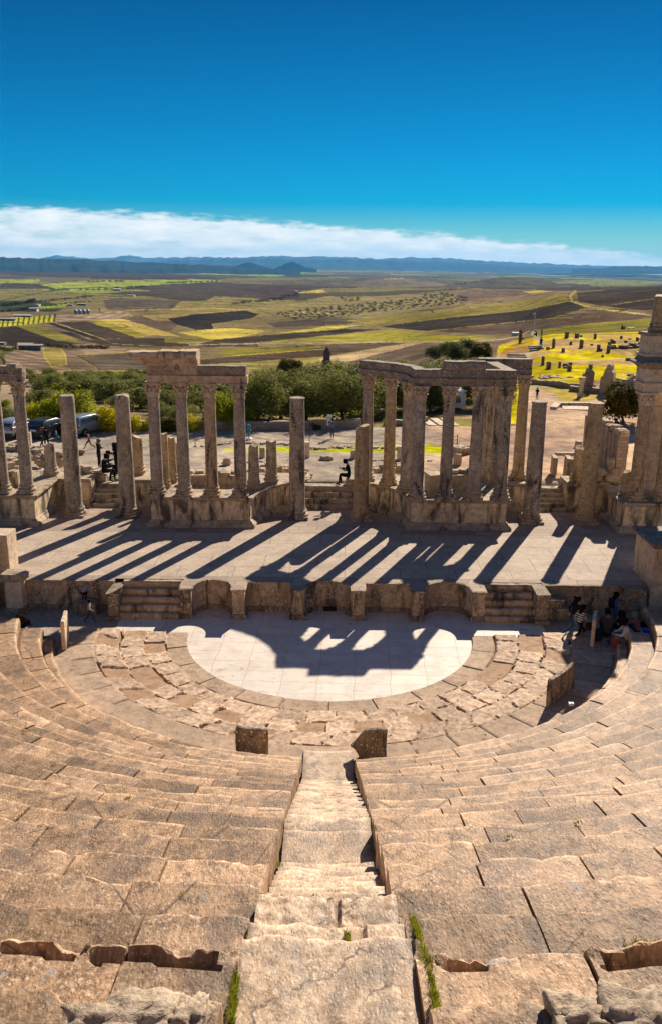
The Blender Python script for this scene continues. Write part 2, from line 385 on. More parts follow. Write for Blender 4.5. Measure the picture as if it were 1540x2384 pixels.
def terr_z(X, Y):
    X = np.asarray(X, float); Y = np.asarray(Y, float)
    D = np.hypot(X, Y); sx = 770+X/np.maximum(Y, 1e-3)*F*1.0
    sx = np.where(Y > .05*np.abs(X), sx, np.where(X > 0, 9999, -9999)); sx = np.clip(sx, -899, 2299)
    ld = np.log(np.clip(D, 68, 40000))
    rows = np.stack([np.interp(ld, p[0], p[1]) for p in PR])
    k = np.clip(np.searchsorted(PX, sx, side='right')-1, 0, len(PX)-2)
    px = np.array(PX, float); t = (sx-px[k])/(px[k+1]-px[k]); t = t*t*(3-2*t)
    y = np.take_along_axis(rows, k[None], 0)[0]*(1-t)+np.take_along_axis(rows, (k+1)[None], 0)[0]*t
    y = y - (np.clip(sx, 0, 1540)-770)*.0105*0
    # elevation tangent of that row (along the centre column, roll removed)
    v = (1192-y)/F
    tan = (math.sin(PITCH)-v*math.cos(PITCH))/(math.cos(PITCH)+v*math.sin(PITCH))
    # horizontal distance for off-axis columns: keep rows flat across
    z = H-tan*np.where(Y > .05*np.abs(X), Y, D)
    z = z+np.where(D > 75, 1, 0)*(.25*vn(X/9, Y/9, 0, 3)+np.clip(D/900, 0, 6)*1.0*vn(X/220, Y/220, 0, 4))
    inner = 2.5+.02*vn(X*.6, Y*.6, 0, 9)
    w = np.clip((Y-66)/4, 0, 1); z = inner*(1-w)+z*w
    wn_ = np.clip((51.0-Y)/.4, 0, 1); z = z*(1-wn_)+(-.6)*wn_
    return z
def TZ(x, y): return float(terr_z(np.array([x]), np.array([y]))[0])
def ground_at(px, py):
    """where the ray through picture point (px,py) meets the ground"""
    d = ray(px, py); lo = 50.0; prev = 50.0
    ts = np.exp(np.linspace(math.log(50), math.log(38000), 1500))
    X = d[0]*ts; Y = d[1]*ts; Z = H+d[2]*ts; g_ = terr_z(X, Y)
    k = np.argmax(Z < g_)
    if Z[k] >= g_[k]: k = len(ts)-1
    a, b = ts[max(k-1, 0)], ts[k]
    for _ in range(18):
        mmm = (a+b)/2
        if H+d[2]*mmm < TZ(d[0]*mmm, d[1]*mmm): b = mmm
        else: a = mmm
    return Vector((d[0]*b, d[1]*b, TZ(d[0]*b, d[1]*b)))
# radial rings follow the picture rows of the centre profile, so far fields stay crisp
yy = np.arange(1005, 623, -1.0)
ringsD = np.exp(np.interp(-yy, -np.array([p[1] for p in C0], float), np.array([math.log(p[0]) for p in C0])))
ringsD = np.concatenate([[3, 20, 40, 50, 50.55, 50.8, 51.05, 52.5], np.arange(54, ringsD[0]-.5, .8), ringsD, [30000, 40000, 46000]])
ringsD = np.unique(ringsD)
sxs = np.concatenate([np.linspace(-900, -60, 50), np.arange(-50, 1600, 2.6), np.linspace(1640, 2300, 40)])
angs = np.arctan((sxs-770)/F)
back = np.linspace(angs[-1], 2*math.pi+angs[0], 40)[1:-1]
angs = np.concatenate([angs, back]); NA = len(angs)
RD, AN = np.meshgrid(ringsD, angs, indexing='ij')
front = np.abs((AN+math.pi) % (2*math.pi)-math.pi) < 1.2
fac = np.where(front, 1/np.cos(np.where(front, AN, 0)), 1.0)
GX = RD*fac*np.sin(AN); GY = RD*fac*np.cos(AN)
GZ = terr_z(GX.ravel(), GY.ravel()).reshape(GX.shape)
# behind / beside the theatre the hill stays level
GZ = np.where(GY < 50.5, -.6, GZ)
cp, s_p = math.cos(PITCH), math.sin(PITCH)
dep = GY*cp-(GZ-H)*s_p; dep = np.where(dep < 1, 1e9, dep); upv = GY*s_p+(GZ-H)*cp
cR, sR = math.cos(ROLL), math.sin(ROLL)
SX = 770+((GX/dep)*cR+(upv/dep)*sR)*F; SY = 1192-(-(GX/dep)*sR+(upv/dep)*cR)*F
colr = np.zeros(GX.shape+(3,))
def setc(mask, c, a=1.0): colr[mask] = colr[mask]*(1-a)+np.array(c)*a
# base tones with natural variation
nb = fbm(GX/420, GY/600, 0, 21, 4); nf = fbm(GX/60, GY/90, 0, 25, 3)
base_a = np.array((.21, .17, .12)); base_b = np.array((.29, .25, .10))
tt = np.clip(nb*1.6+.5, 0, 1)[..., None]; colr[:] = base_a*(1-tt)+base_b*tt
# random distant field mosaic for the far plain
cell = _h(np.floor((GX+300*nb)/900).astype(np.int64), np.floor((GY+400*nb)/1500).astype(np.int64), np.zeros(GX.shape, dtype=np.int64), 5)
pal = np.array([(.14, .11, .085), (.26, .21, .12), (.22, .25, .085), (.34, .39, .10), (.16, .14, .085), (.24, .20, .13), (.11, .105, .07), (.30, .27, .11)])
farm = SY < 700; idx = (cell*7.99).astype(int)
colr[farm] = pal[idx[farm]]*.85
def inpoly(poly, wob=1.2):
    px = SX+wob*2*vn(SX/14, SY/5, 0, 33); py = SY+wob*.5*vn(SX/11, SY/5, 0, 34)
    ins = np.zeros(SX.shape, bool); n = len(poly)
    for i in range(n):
        x1, y1 = poly[i]; x2, y2 = poly[(i+1) % n]
        if y1 == y2: continue
        c = ((y1 > py) != (y2 > py)) & (px < (x2-x1)*(py-y1)/(y2-y1)+x1); ins ^= c
    return ins & (GY > 60)
def segdist(pts, wob=1.0):
    px = SX+wob*vn(SX/14, SY/5, 0, 33); py = SY+wob*.4*vn(SX/11, SY/5, 0, 34)
    best = np.full(SX.shape, 1e9)
    for (x1, y1), (x2, y2) in zip(pts[:-1], pts[1:]):
        L = (x2-x1)**2+(y2-y1)**2; t = np.clip(((px-x1)*(x2-x1)+(py-y1)*(y2-y1))/L, 0, 1)
        best = np.minimum(best, np.hypot(px-(x1+t*(x2-x1)), (py-(y1+t*(y2-y1)))*1.6))
    return best
def field(poly, c, rows=0, ang=0, edge=None):
    k = inpoly(poly); c = np.array(c)
    if rows:
        u = GX*math.cos(ang)+GY*math.sin(ang)
        v = 1+.22*np.sin(u*2*math.pi/rows+1.5*nf)
        colr[k] = (c*v[..., None]*(1+.25*nf[..., None]))[k]
    else: colr[k] = (c*(1+.3*nf[..., None]))[k]
    if edge is not None:
        setc((segdist(list(poly)+[poly[0]]) < .9) & (GY > 60), edge, .8)
OLV = (.26, .24, .055); YEL = (.50, .43, .09); DRK = (.055, .047, .044); BRN = (.165, .125, .092); TAN = (.30, .235, .165); GRN = (.33, .40, .07); GLD = (.46, .38, .11)
for poly, c in [
  ([(0, 649), (100, 652), (85, 659), (0, 659)], GRN), ([(90, 662), (200, 654), (425, 647), (530, 654), (350, 664), (250, 677), (150, 677)], GRN),
  ([(285, 626), (400, 627), (500, 632), (760, 629), (640, 644), (500, 639), (400, 638)], (.30, .40, .10)),
  ([(0, 612), (285, 625), (400, 640), (560, 650), (300, 652), (0, 640)], (.11, .075, .065)),
  ([(0, 659), (85, 660), (120, 670), (0, 673)], (.10, .085, .07)), ([(0, 672), (350, 690), (420, 700), (150, 705), (0, 700)], (.24, .22, .09)),
  ([(0, 700), (95, 700), (160, 712), (130, 726), (0, 726)], (.07, .085, .05)), ([(88, 714), (160, 707), (150, 717), (95, 719)], GRN),
  ([(240, 700), (270, 695), (420, 700), (400, 722), (250, 722)], (.15, .125, .095)), ([(695, 677), (755, 674), (755, 681), (695, 683)], YEL),
  ([(555, 672), (635, 667), (740, 672), (690, 682), (620, 689), (580, 682)], (.11, .075, .07)),
  ([(500, 690), (700, 700), (760, 690), (880, 690), (760, 730), (560, 722), (480, 700)], (.30, .26, .11)),
  ([(590, 655), (770, 650), (900, 640), (1090, 655), (1060, 672), (880, 670), (700, 664)], (.17, .14, .10)),
  ([(882, 659), (920, 658), (945, 666), (890, 666)], (.52, .48, .05)), ([(800, 657), (845, 651), (890, 658), (885, 664)], (.09, .07, .065)), ([(890, 649), (935, 647), (965, 664), (945, 666)], (.40, .32, .2)),
  ([(1090, 657), (1170, 644), (1270, 652), (1310, 664), (1220, 674), (1090, 672)], (.12, .11, .08)), ([(1290, 655), (1420, 650), (1540, 655), (1540, 662), (1400, 668)], (.25, .27, .09)),
  ([(880, 690), (1100, 672), (1340, 678), (1210, 700), (1000, 712), (760, 738)], (.27, .205, .13)), ([(1000, 690), (1100, 676), (1250, 672), (1200, 690), (1060, 700)], (.22, .165, .12)),
  ([(640, 735), (700, 720), (860, 690), (1060, 684), (1060, 702), (900, 735), (760, 748)], (.30, .26, .12)),
  ([(1215, 679), (1250, 676), (1290, 678), (1240, 684)], YEL),
  ([(0, 747), (30, 739), (127, 733), (125, 750), (0, 761)], (.46, .47, .06)), ([(127, 734), (294, 724), (307, 737), (127, 750)], TAN),
  ([(0, 762), (37, 760), (135, 794), (200, 800), (60, 808), (0, 803)], DRK), ([(37, 759), (82, 754), (185, 792), (135, 795)], (.24, .225, .06)),
  ([(85, 753), (107, 752), (150, 769), (140, 773)], (.19, .15, .11)), ([(107, 752), (125, 752), (237, 788), (225, 793)], (.045, .038, .036)),
  ([(130, 751), (200, 748), (262, 767), (312, 782), (314, 787), (240, 789)], (.085, .068, .058)), ([(135, 773), (160, 772), (212, 792), (195, 794)], (.075, .06, .052)),
  ([(202, 747), (225, 745), (349, 779), (317, 786)], (.30, .27, .05)), ([(227, 745), (282, 741), (384, 772), (420, 783), (349, 780)], GLD),
  ([(287, 740), (337, 735), (420, 748), (400, 770), (384, 770)], (.17, .13, .095)), ([(330, 735), (560, 722), (620, 728), (430, 748), (360, 746)], (.34, .28, .10)),
  ([(390, 742), (450, 732), (565, 723), (607, 731), (580, 742), (495, 754), (500, 767), (460, 768), (410, 755)], (.05, .042, .038)),
  ([(500, 756), (600, 740), (760, 738), (900, 742), (770, 762), (620, 768), (505, 766)], (.22, .185, .09)), ([(620, 752), (760, 741), (880, 745), (770, 757), (640, 762)], (.125, .10, .08)),
  ([(185, 792), (240, 790), (314, 787), (384, 788), (440, 792), (455, 800), (600, 802), (600, 806), (384, 810), (250, 806)], (.085, .068, .058)),
  ([(384, 786), (440, 784), (500, 792), (470, 803), (384, 796)], (.26, .23, .07)),
  ([(440, 780), (415, 774), (480, 767), (550, 764), (620, 771), (575, 782), (500, 792)], YEL), ([(640, 776), (770, 759), (840, 757), (770, 768), (700, 774)], (.50, .46, .09)),
  ([(455, 802), (505, 790), (660, 777), (800, 766), (885, 767), (770, 780), (550, 802), (475, 806)], (.08, .064, .054)),
  ([(600, 797), (770, 782), (910, 767), (1015, 780), (1160, 787), (1070, 797), (770, 796)], (.33, .32, .055)),
  ([(800, 747), (970, 727), (1120, 715), (1320, 682), (1320, 700), (1195, 724), (1020, 742), (870, 757)], (.29, .25, .07)),
  ([(880, 760), (1020, 742), (1220, 722), (1320, 702), (1370, 715), (1270, 742), (1070, 762), (995, 771)], (.068, .056, .05)),
  ([(995, 770), (1070, 762), (1270, 742), (1395, 737), (1360, 755), (1270, 772), (1170, 782)], (.15, .115, .09)),
  ([(1340, 682), (1540, 664), (1620, 660), (1620, 690), (1510, 698), (1400, 712), (1345, 702)], (.085, .068, .058)),
  ([(1400, 712), (1540, 692), (1620, 690), (1620, 722), (1490, 722)], (.07, .056, .05)), ([(1395, 718), (1500, 737), (1480, 745), (1360, 756), (1270, 760), (1300, 738)], (.16, .12, .09)),
  ([(1500, 725), (1620, 722), (1620, 735), (1520, 735)], (.2, .155, .11)),
  ([(1240, 768), (1360, 755), (1500, 742), (1620, 738), (1620, 762), (1440, 770), (1260, 780)], (.25, .24, .06)),
  ([(600, 812), (770, 803), (900, 798), (940, 799), (770, 827), (600, 835)], (.15, .12, .085)), ([(520, 812), (760, 806), (700, 816), (520, 830)], OLV),
  ([(460, 838), (640, 822), (770, 815), (770, 828), (600, 842), (470, 850)], (.13, .10, .075)), ([(460, 848), (600, 842), (700, 832), (760, 832), (700, 860), (470, 862)], (.30, .27, .10)),
  ([(740, 835), (945, 799), (985, 798), (820, 840), (760, 850)], (.42, .33, .20)), ([(820, 840), (985, 798), (1090, 800), (1120, 810), (980, 850), (840, 858)], (.19, .15, .12)),
  ([(32, 817), (15, 826), (10, 850), (40, 888), (250, 886), (180, 855), (110, 842), (100, 815)], (.25, .195, .15)),
  ([(140, 809), (175, 811), (205, 824), (183, 830), (200, 849), (250, 870), (300, 888), (230, 888), (155, 849), (150, 830)], (.19, .15, .115)),
  ([(175, 810), (295, 813), (300, 822), (205, 825)], (.24, .19, .145)), ([(185, 830), (295, 824), (345, 850), (350, 884), (260, 884), (220, 850)], (.135, .118, .10)),
  ([(102, 808), (140, 809), (150, 822), (150, 844), (155, 849), (120, 854), (105, 832)], (.30, .25, .085)),
  ([(300, 812), (460, 806), (470, 850), (350, 850), (310, 825)], (.22, .19, .07)), ([(0, 808), (34, 815), (10, 828), (5, 850), (0, 850)], (.12, .125, .06)),
  ]: field(poly, c)
# ploughed furrows and mown lines
for poly, per, a_ in (([(32, 817), (15, 826), (10, 850), (40, 888), (250, 886), (180, 855), (110, 842), (100, 815)], 9, .5), ([(185, 830), (295, 824), (345, 850), (350, 884), (260, 884), (220, 850)], 7, -.3),
                      ([(127, 734), (294, 724), (307, 737), (127, 750)], 26, 0.1), ([(820, 840), (985, 798), (1090, 800), (1120, 810), (980, 850), (840, 858)], 12, .8),
                      ([(880, 760), (1020, 742), (1220, 722), (1320, 702), (1370, 715), (1270, 742), (1070, 762), (995, 771)], 40, 1.3),
                      ([(800, 747), (970, 727), (1120, 715), (1320, 682), (1320, 700), (1195, 724), (1020, 742), (870, 757)], 70, 1.35)):
    k = inpoly(poly); u = GX*math.cos(a_)+GY*math.sin(a_); v = 1+.20*np.sin(u*2*math.pi/per+3*nf); colr[k] *= v[k][:, None]
# grassy balks, hedge lines and tracks
for pts, c, w in [
  ([(102, 808), (105, 832), (120, 854), (155, 849), (152, 825), (142, 811)], (.50, .42, .06), 1.6), ([(152, 849), (175, 862), (215, 886)], (.09, .085, .03), 1.3),
  ([(182, 828), (220, 850), (262, 884)], (.05, .06, .03), 1.9), ([(182, 828), (295, 823)], (.08, .08, .03), 1.4), ([(180, 826), (293, 821)], (.5, .42, .07), 1.0),
  ([(37, 760), (135, 795), (185, 793)], (.09, .08, .03), 1.0), ([(130, 751), (240, 789)], (.5, .4, .1), .9), ([(225, 744), (349, 780), (317, 787)], (.42, .38, .05), 1.0),
  ([(294, 724), (309, 737), (290, 741)], (.4, .34, .12), 1.0), ([(295, 722), (500, 718), (600, 722)], (.5, .42, .12), 1.1), ([(240, 789), (262, 800), (384, 808), (600, 805), (770, 799), (1070, 797)], (.30, .25, .17), .7),
  ([(440, 803), (600, 800), (900, 796), (1080, 796), (1160, 791), (1210, 782), (1230, 770)], (.44, .38, .30), 1.5),
  ([(880, 760), (1020, 742), (1220, 722), (1320, 702)], (.40, .34, .06), 1.0), ([(995, 771), (1270, 742), (1395, 737)], (.40, .32, .07), .9), ([(760, 757), (870, 757)], (.42, .36, .07), 1.0),
  ([(1337, 678), (1326, 690), (1330, 702), (1360, 712), (1400, 720), (1450, 726), (1510, 733), (1540, 735)], (.50, .43, .12), 3.0), ([(1337, 678), (1326, 690), (1330, 702), (1360, 712), (1400, 720)], (.25, .19, .11), .8), ([(1450, 725), (1510, 733), (1540, 736)], (.55, .42, .30), 1.2),
  ([(1400, 713), (1540, 693)], (.40, .33, .10), .9), ([(1250, 772), (1360, 756), (1500, 743), (1540, 740)], (.38, .32, .07), .9),
  ([(600, 812), (770, 803), (920, 798)], (.09, .08, .04), .9), ([(470, 848), (770, 827)], (.07, .06, .035), 1.4), ([(520, 830), (760, 812)], (.42, .38, .06), 1.2),
  ([(500, 700), (560, 705), (640, 735), (700, 742)], (.12, .12, .05), .8), ([(0, 700), (150, 672), (280, 668)], (.07, .10, .05), 1.6), ([(190, 688), (280, 690), (400, 684)], (.06, .08, .04), 1.6)]:
    setc((segdist(pts) < w) & (GY > 60), c, .85)
wl = np.clip(GY/25, 6, 90); fa = 6.28*_h(np.floor(SX/130).astype(np.int64), np.floor(SY/26).astype(np.int64), np.zeros(GX.shape, dtype=np.int64), 3)
fur = np.sin((GX*.35+GY*.95*np.sign(nb))*6.283/wl*.8+2.5*nf)
colr *= (1+.13*fur*((GY > 140) & (SY > 655)))[..., None]
hg = (np.abs(fbm(GX/260, GY/420, 0, 71, 3)) < .012) & (GY > 600)
setc(hg, (.07, .085, .035), .8)
sp9 = (vn(SX/2.2, SY/1.1, 0, 81) > .78) & (vn(SX/60, SY/14, 0, 82) > .1) & (GY > 300)
setc(sp9, (.05, .065, .03), .75)
lum = colr.mean(-1, keepdims=True); colr *= np.clip(.72+1.0*(lum-.12), .70, .92)*np.array((1.03, .985, .97))
# near ground: olive-grove floor, meadow, plaza
grove = (SY > 862) & (GY > 69) & (SX < 1160)
gv = fbm(GX/7, GY/7, 0, 41, 4)[..., None]
gc = np.where(gv > .12, np.array((.30, .30, .05)), np.where(gv < -.25, np.array((.40, .30, .20)), np.array((.28, .22, .11))))
colr[grove] = gc[grove]
k = inpoly([(0, 896), (100, 893), (110, 915), (60, 955), (0, 960)]); setc(k, (.30, .24, .18))
k = inpoly([(104, 893), (170, 890), (160, 903), (120, 903)]); setc(k, (.50, .50, .03))
mead = (SX > 1150-(SY-850)*.2) & (SY > 752) & (SY < 1004) & (GY > 71) & (GY < 235) & (SX > 1120+np.clip(820-SY, 0, 60)*2.6)
ma = fbm(GX/6+10, GY/9, 0, 51, 5)[..., None]; mb2 = fbm(GX/1.3, GY/1.3, 0, 55, 3)[..., None]
mc = np.where(ma+.35*mb2 > .03, np.array((.52, .44, .015)), np.where(ma > -.12, np.array((.50, .37, .06)), np.array((.44, .31, .15))))
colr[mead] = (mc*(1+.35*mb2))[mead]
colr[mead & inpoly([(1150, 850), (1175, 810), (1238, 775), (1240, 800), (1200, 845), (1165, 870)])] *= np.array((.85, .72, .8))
plaza = (GY <= 70) | ((SY > 862) & (SX > 1225) & (SX < 1560) & (GY < 98))
pn = fbm(GX/3, GY/3, 0, 61, 4)[..., None]; rightw = np.clip((GX-4)/5, 0, 1)[..., None]
pc = np.array((.43, .37, .32))*(1-rightw)+np.array((.56, .40, .30))*rightw
colr[plaza] = (pc*(1+.22*pn))[plaza]
# gravel spreading up the hill path
lp = inpoly([(1225, 905), (1300, 895), (1420, 905), (1460, 985), (1250, 990)], 3); setc(lp, (.54, .40, .29), .9)
k = inpoly([(1255, 905), (1330, 900), (1400, 925), (1330, 945), (1285, 915)], 3); setc(k, (.50, .40, .06), .8)
setc((segdist([(1245, 905), (1222, 860), (1200, 840), (1240, 815), (1262, 800), (1240, 775)]) < 7) & (GY > 70), (.42, .35, .28), .95)
setc((segdist([(1240, 850), (1350, 840), (1440, 836), (1500, 830)]) < 2.5) & (GY > 70), (.45, .36, .27), .85)
# lawn strips among the excavated kerbs behind the stage
lawn = (inpoly([(470, 1050), (560, 1046), (640, 1040), (700, 1040), (702, 1062), (560, 1066), (480, 1062)], 2) | inpoly([(720, 1046), (830, 1040), (1000, 1036), (1160, 1052), (1110, 1070), (930, 1062), (830, 1052), (740, 1070)], 2)) & (GY < 70)
setc(lawn & (pn[..., 0] > -.35), (.50, .52, .015))
k = inpoly([(640, 1074), (1180, 1072), (1250, 1110), (640, 1118)], 0); setc(k & (GY < 70), (.50, .38, .30)); 
k = inpoly([(1250, 1075), (1330, 1080), (1330, 1120), (1240, 1120)], 0); setc(k & (GY < 70), (.52, .41, .33))
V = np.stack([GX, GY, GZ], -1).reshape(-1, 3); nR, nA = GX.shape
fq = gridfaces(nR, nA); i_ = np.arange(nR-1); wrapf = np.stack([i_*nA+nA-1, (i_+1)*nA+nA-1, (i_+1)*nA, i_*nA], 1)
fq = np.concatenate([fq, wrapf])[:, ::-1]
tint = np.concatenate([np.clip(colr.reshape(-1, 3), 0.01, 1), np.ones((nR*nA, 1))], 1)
m, nt, b = newmat('ground'); g = NG(nt)
a_ = g.n('ShaderNodeAttribute', attribute_name='tint').outputs['Color']
f1 = g.noise(.9, 5, .65); f2 = g.noise(.06, 5, .65); f3 = g.noise(.008, 4, .6); f4 = g.noise(7, 4, .7)
c = g.mix(1.0, a_, g.mix(g.ramp(f1, .3, .7), (.72, .72, .72), (1.26, 1.22, 1.12)), 'MULTIPLY')
c = g.mix(1.0, c, g.mix(g.ramp(f2, .35, .65), (.66, .66, .68), (1.32, 1.28, 1.15)), 'MULTIPLY')
c = g.mix(1.0, c, g.mix(g.ramp(f3, .3, .7), (.82, .84, .85), (1.15, 1.13, 1.1)), 'MULTIPLY')
c = g.mix(1.0, c, g.mix(g.ramp(f4, .3, .7), (.85, .85, .85), (1.15, 1.15, 1.15)), 'MULTIPLY')
g.l(c, b.inputs['Base Color']); b.inputs['Roughness'].default_value = 1.0; b.inputs['Specular IOR Level'].default_value = 0
p_ = g.bump(f4, b, .04, .8); g.bump(f1, b, .25, .6, p_)
tag(np_mesh('ground', V, fq, m, tint=tint), kind='structure', label='ground running from the forecourt over the meadow to the patchwork fields')

# ------------------------------------------------------------------ far hills and mountains
def hills(name, label, pts, dist, depth, base_y, col, seed, amp=2.0, cat='hill'):
    """pts: skyline picture points; a ridge with real depth built at distance dist"""
    xs = np.arange(pts[0][0], pts[-1][0]+1, 4.0); ys = np.interp(xs, [p[0] for p in pts], [p[1] for p in pts])
    n = 14; V = []
    for j in range(n):
        t = j/(n-1); prof_ = (t/.8)**1.15 if t < .8 else 1-(t-.8)*1.5
        for x, y in zip(xs, ys):
            dd = dist-depth/2+depth*t
            top = atY(x, y+amp*float(vn(x/9, 0, 0, seed)), dist); bot = atY(x, base_y, dist)
            hgt = (top.z-bot.z)*max(prof_, 0)
            hgt *= 1+.45*float(vn(x/22+t*1.5, t*5, 0, seed+2))*max(0, 1-t*1.25)
            V.append((top.x*dd/dist, dd, bot.z-6+hgt))
    V = np.array(V); V = V.reshape(n, len(xs), 3)
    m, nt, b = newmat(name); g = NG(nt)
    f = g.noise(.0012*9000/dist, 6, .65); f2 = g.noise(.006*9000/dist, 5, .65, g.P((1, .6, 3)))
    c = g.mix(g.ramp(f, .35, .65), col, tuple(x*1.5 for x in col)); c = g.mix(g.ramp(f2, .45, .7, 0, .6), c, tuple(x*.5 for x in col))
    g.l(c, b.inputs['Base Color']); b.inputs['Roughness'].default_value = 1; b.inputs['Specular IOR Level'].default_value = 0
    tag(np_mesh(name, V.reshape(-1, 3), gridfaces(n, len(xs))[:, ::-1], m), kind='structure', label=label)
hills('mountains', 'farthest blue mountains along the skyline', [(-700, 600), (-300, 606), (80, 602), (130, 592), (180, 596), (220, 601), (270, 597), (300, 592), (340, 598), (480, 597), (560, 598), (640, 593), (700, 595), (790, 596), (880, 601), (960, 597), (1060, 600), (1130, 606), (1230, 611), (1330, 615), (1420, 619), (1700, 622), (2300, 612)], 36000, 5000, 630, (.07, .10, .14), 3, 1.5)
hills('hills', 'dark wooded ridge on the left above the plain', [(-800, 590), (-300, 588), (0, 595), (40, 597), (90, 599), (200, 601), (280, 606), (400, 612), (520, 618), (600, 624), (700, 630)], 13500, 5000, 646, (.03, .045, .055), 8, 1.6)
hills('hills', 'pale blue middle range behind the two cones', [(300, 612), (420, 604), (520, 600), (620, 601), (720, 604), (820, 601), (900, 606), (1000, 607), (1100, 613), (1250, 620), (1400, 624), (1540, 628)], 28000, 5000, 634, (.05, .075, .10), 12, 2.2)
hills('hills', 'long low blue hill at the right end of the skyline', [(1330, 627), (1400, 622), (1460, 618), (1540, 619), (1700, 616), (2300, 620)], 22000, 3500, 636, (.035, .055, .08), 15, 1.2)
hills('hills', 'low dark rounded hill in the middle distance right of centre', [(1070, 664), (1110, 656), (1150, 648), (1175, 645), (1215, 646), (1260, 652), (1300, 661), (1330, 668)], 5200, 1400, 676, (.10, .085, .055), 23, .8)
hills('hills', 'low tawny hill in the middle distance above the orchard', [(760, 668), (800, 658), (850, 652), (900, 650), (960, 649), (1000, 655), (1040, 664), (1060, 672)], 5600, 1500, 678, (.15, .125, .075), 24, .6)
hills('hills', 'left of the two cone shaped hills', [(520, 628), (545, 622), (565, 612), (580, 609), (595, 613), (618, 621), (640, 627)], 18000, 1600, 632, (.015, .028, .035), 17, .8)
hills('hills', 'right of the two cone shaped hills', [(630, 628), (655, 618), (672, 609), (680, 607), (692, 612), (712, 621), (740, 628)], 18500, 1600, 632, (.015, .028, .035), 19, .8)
# ------------------------------------------------------------------ seating (cavea)
CY = 34.5
REDGE = [10.98, 11.38, 12.22, 13.35, 14.29, 15.16, 16.02, 17.07, 18.11, 19.22, 20.21, 21.04, 22.28, 23.4, 24.61, 25.83, 26.97, 28.07, 29.1, 30.1, 31.2]
def rowz(i): return .66 if i == 0 else .85+.5*(REDGE[i]-10.9)
AIS = .78
HOLES = [(-2.10, -.98, .10, .21), (-2.92, -2.28, .08, .16), (1.04, 1.36, .09, .19), (2.45, 3.4, .10, .26)]
def warp(X, Y, r, side):
    sn = X/np.maximum(np.hypot(X, Y-CY), 1e-6); return X*(1+(.078 if side > 0 else .032)*np.clip((r-6)/5, 0, 1)*sn*sn)
def polar_slab(i, side, rng):
    r0, r1 = REDGE[i], REDGE[i+1]; z = rowz(i); zb = (rowz(i-1) if i else .3)-.12
    near = i >= 13; vnear = i >= 16
    dr = .045 if vnear else (.08 if near else .16)
    rw = .045 if vnear else (.06 if near else .085); gw = .06 if near else .11
    rs = [0]*4+[rw, rw+.012]+list(np.linspace(.13, r1-r0-gw-.02, max(3, int((r1-r0)/dr))))+[r1-r0-gw, r1-r0+.06]
    prof_o = [(0.0, None), (-.012, -.22), (0.0, -.075), (.018, -.02), (.035, 0.0)]
    p0 = math.asin(min(1, AIS/r0)); pend = R(80.3) if side < 0 else (R(89.3) if i > 1 else R(81))
    phis = [p0]; joints = []; offs = []; p = p0
    while p < pend:
        L = rng.uniform(1.0, 2.1)
        q = p+L/r0
        if q > pend-.5/r0: q = pend
        cx = r0*math.sin((p+q)/2); cyv = CY-r0*math.cos((p+q)/2)
        vis = abs(cx) < .5*max(cyv, 1)+5
        step = (.05 if vnear else .09 if near else .17) if vis else .6
        n = max(2, int(L/step)); gp = .014/r0
        b = (p+gp, q-gp); off = rng.uniform(-.022, .022); tl = rng.uniform(-.03, .03); tn = rng.choice((rng.uniform(.60, .85), rng.uniform(.85, 1.15), rng.uniform(.9, 1.2))); wr = rng.uniform(-.05, .05)
        ss = list(np.linspace(b[0], b[1], n))
        offs += [(s, off+tl*(s-(b[0]+b[1])/2)*r0*.5, tn, wr, min(s-b[0], b[1]-s)*r0, 0) for s in ss]
        offs.append((q, off, .5, 0, 0, 1)); p = q
    offs.pop()
    A = np.array(offs); ph = A[:, 0]; off = A[:, 1]; tn = A[:, 2]; wr = A[:, 3]; ed = A[:, 4]; jn = A[:, 5]
    cols = []; tcol = []
    w = 2.4/r0
    seed = i*7+(3 if side > 0 else 0)
    wear = .055 if near else .022
    for (o, dz) in prof_o+[(x, 0.0) for x in rs[4:]]+[(r1-r0+.06, None)]:
        rad = r0+o
        X = rad*np.sin(ph)*side; Y = CY-rad*np.cos(ph)
        if dz is None: Z = np.full(ph.shape, zb)
        else:
            cornerw = np.exp(-np.maximum(ed, 0)/.07)*.035*np.exp(-max(o, 0)/.09)
            Z = z+dz+off-cornerw-jn*.09+(.006 if not near else .011)*fbm(X*6, Y*6, 0, seed, 3)+.012*vn(X*1.3, Y*1.3, 0, seed+1)
            if o < .13:
                nw = vn(X*3.1, Y*3.1, 0, seed+2)+.55*np.abs(vn(X*8, Y*8, 0, seed+3))+.3*vn(X*19, Y*19, 0, seed+4)-.25
                Z = Z-np.maximum(nw, 0)*wear*(1 if dz == 0 or dz > -.1 else 0); rad2 = rad+np.maximum(nw, -.4)*wear*.9
                X = rad2*np.sin(ph)*side; Y = CY-rad2*np.cos(ph)
            if i == 17:
                for (a, c_, ra, rb) in HOLES:
                    wob = .05*vn(X*5, Y*5, 0, 77)+.02*vn(X*16, Y*16, 0, 78)
                    ins = (X > a+wob) & (X < c_+wob) & (o > ra+wob) & (o < rb+wob*.6)
                    rim = (X > a-.06) & (X < c_+.06) & (o <= ra+wob) & (o > -.05)
                    Z = np.where(ins, Z-.16, Z); Z = np.where(rim & ~ins, Z+.02+.035*np.abs(vn(X*7, Y*7, 0, 79)), Z)
        t = tn*(1+.12*vn(X*2, Y*2, 0, seed+9)); t = t*(1.5 if o <= rw and dz is not None and dz > -.1 else 1)*(.5 if o >= r1-r0-gw else 1); t = np.where(jn > 0, .40, t)  # front rim carries a painted highlight; back strip is dirt plus painted occlusion
        X = warp(X, Y, r0, side)
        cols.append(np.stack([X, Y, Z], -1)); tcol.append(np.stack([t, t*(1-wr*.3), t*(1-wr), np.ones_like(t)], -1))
    V = np.stack(cols, 0); T = np.stack(tcol, 0); k, n = V.shape[:2]
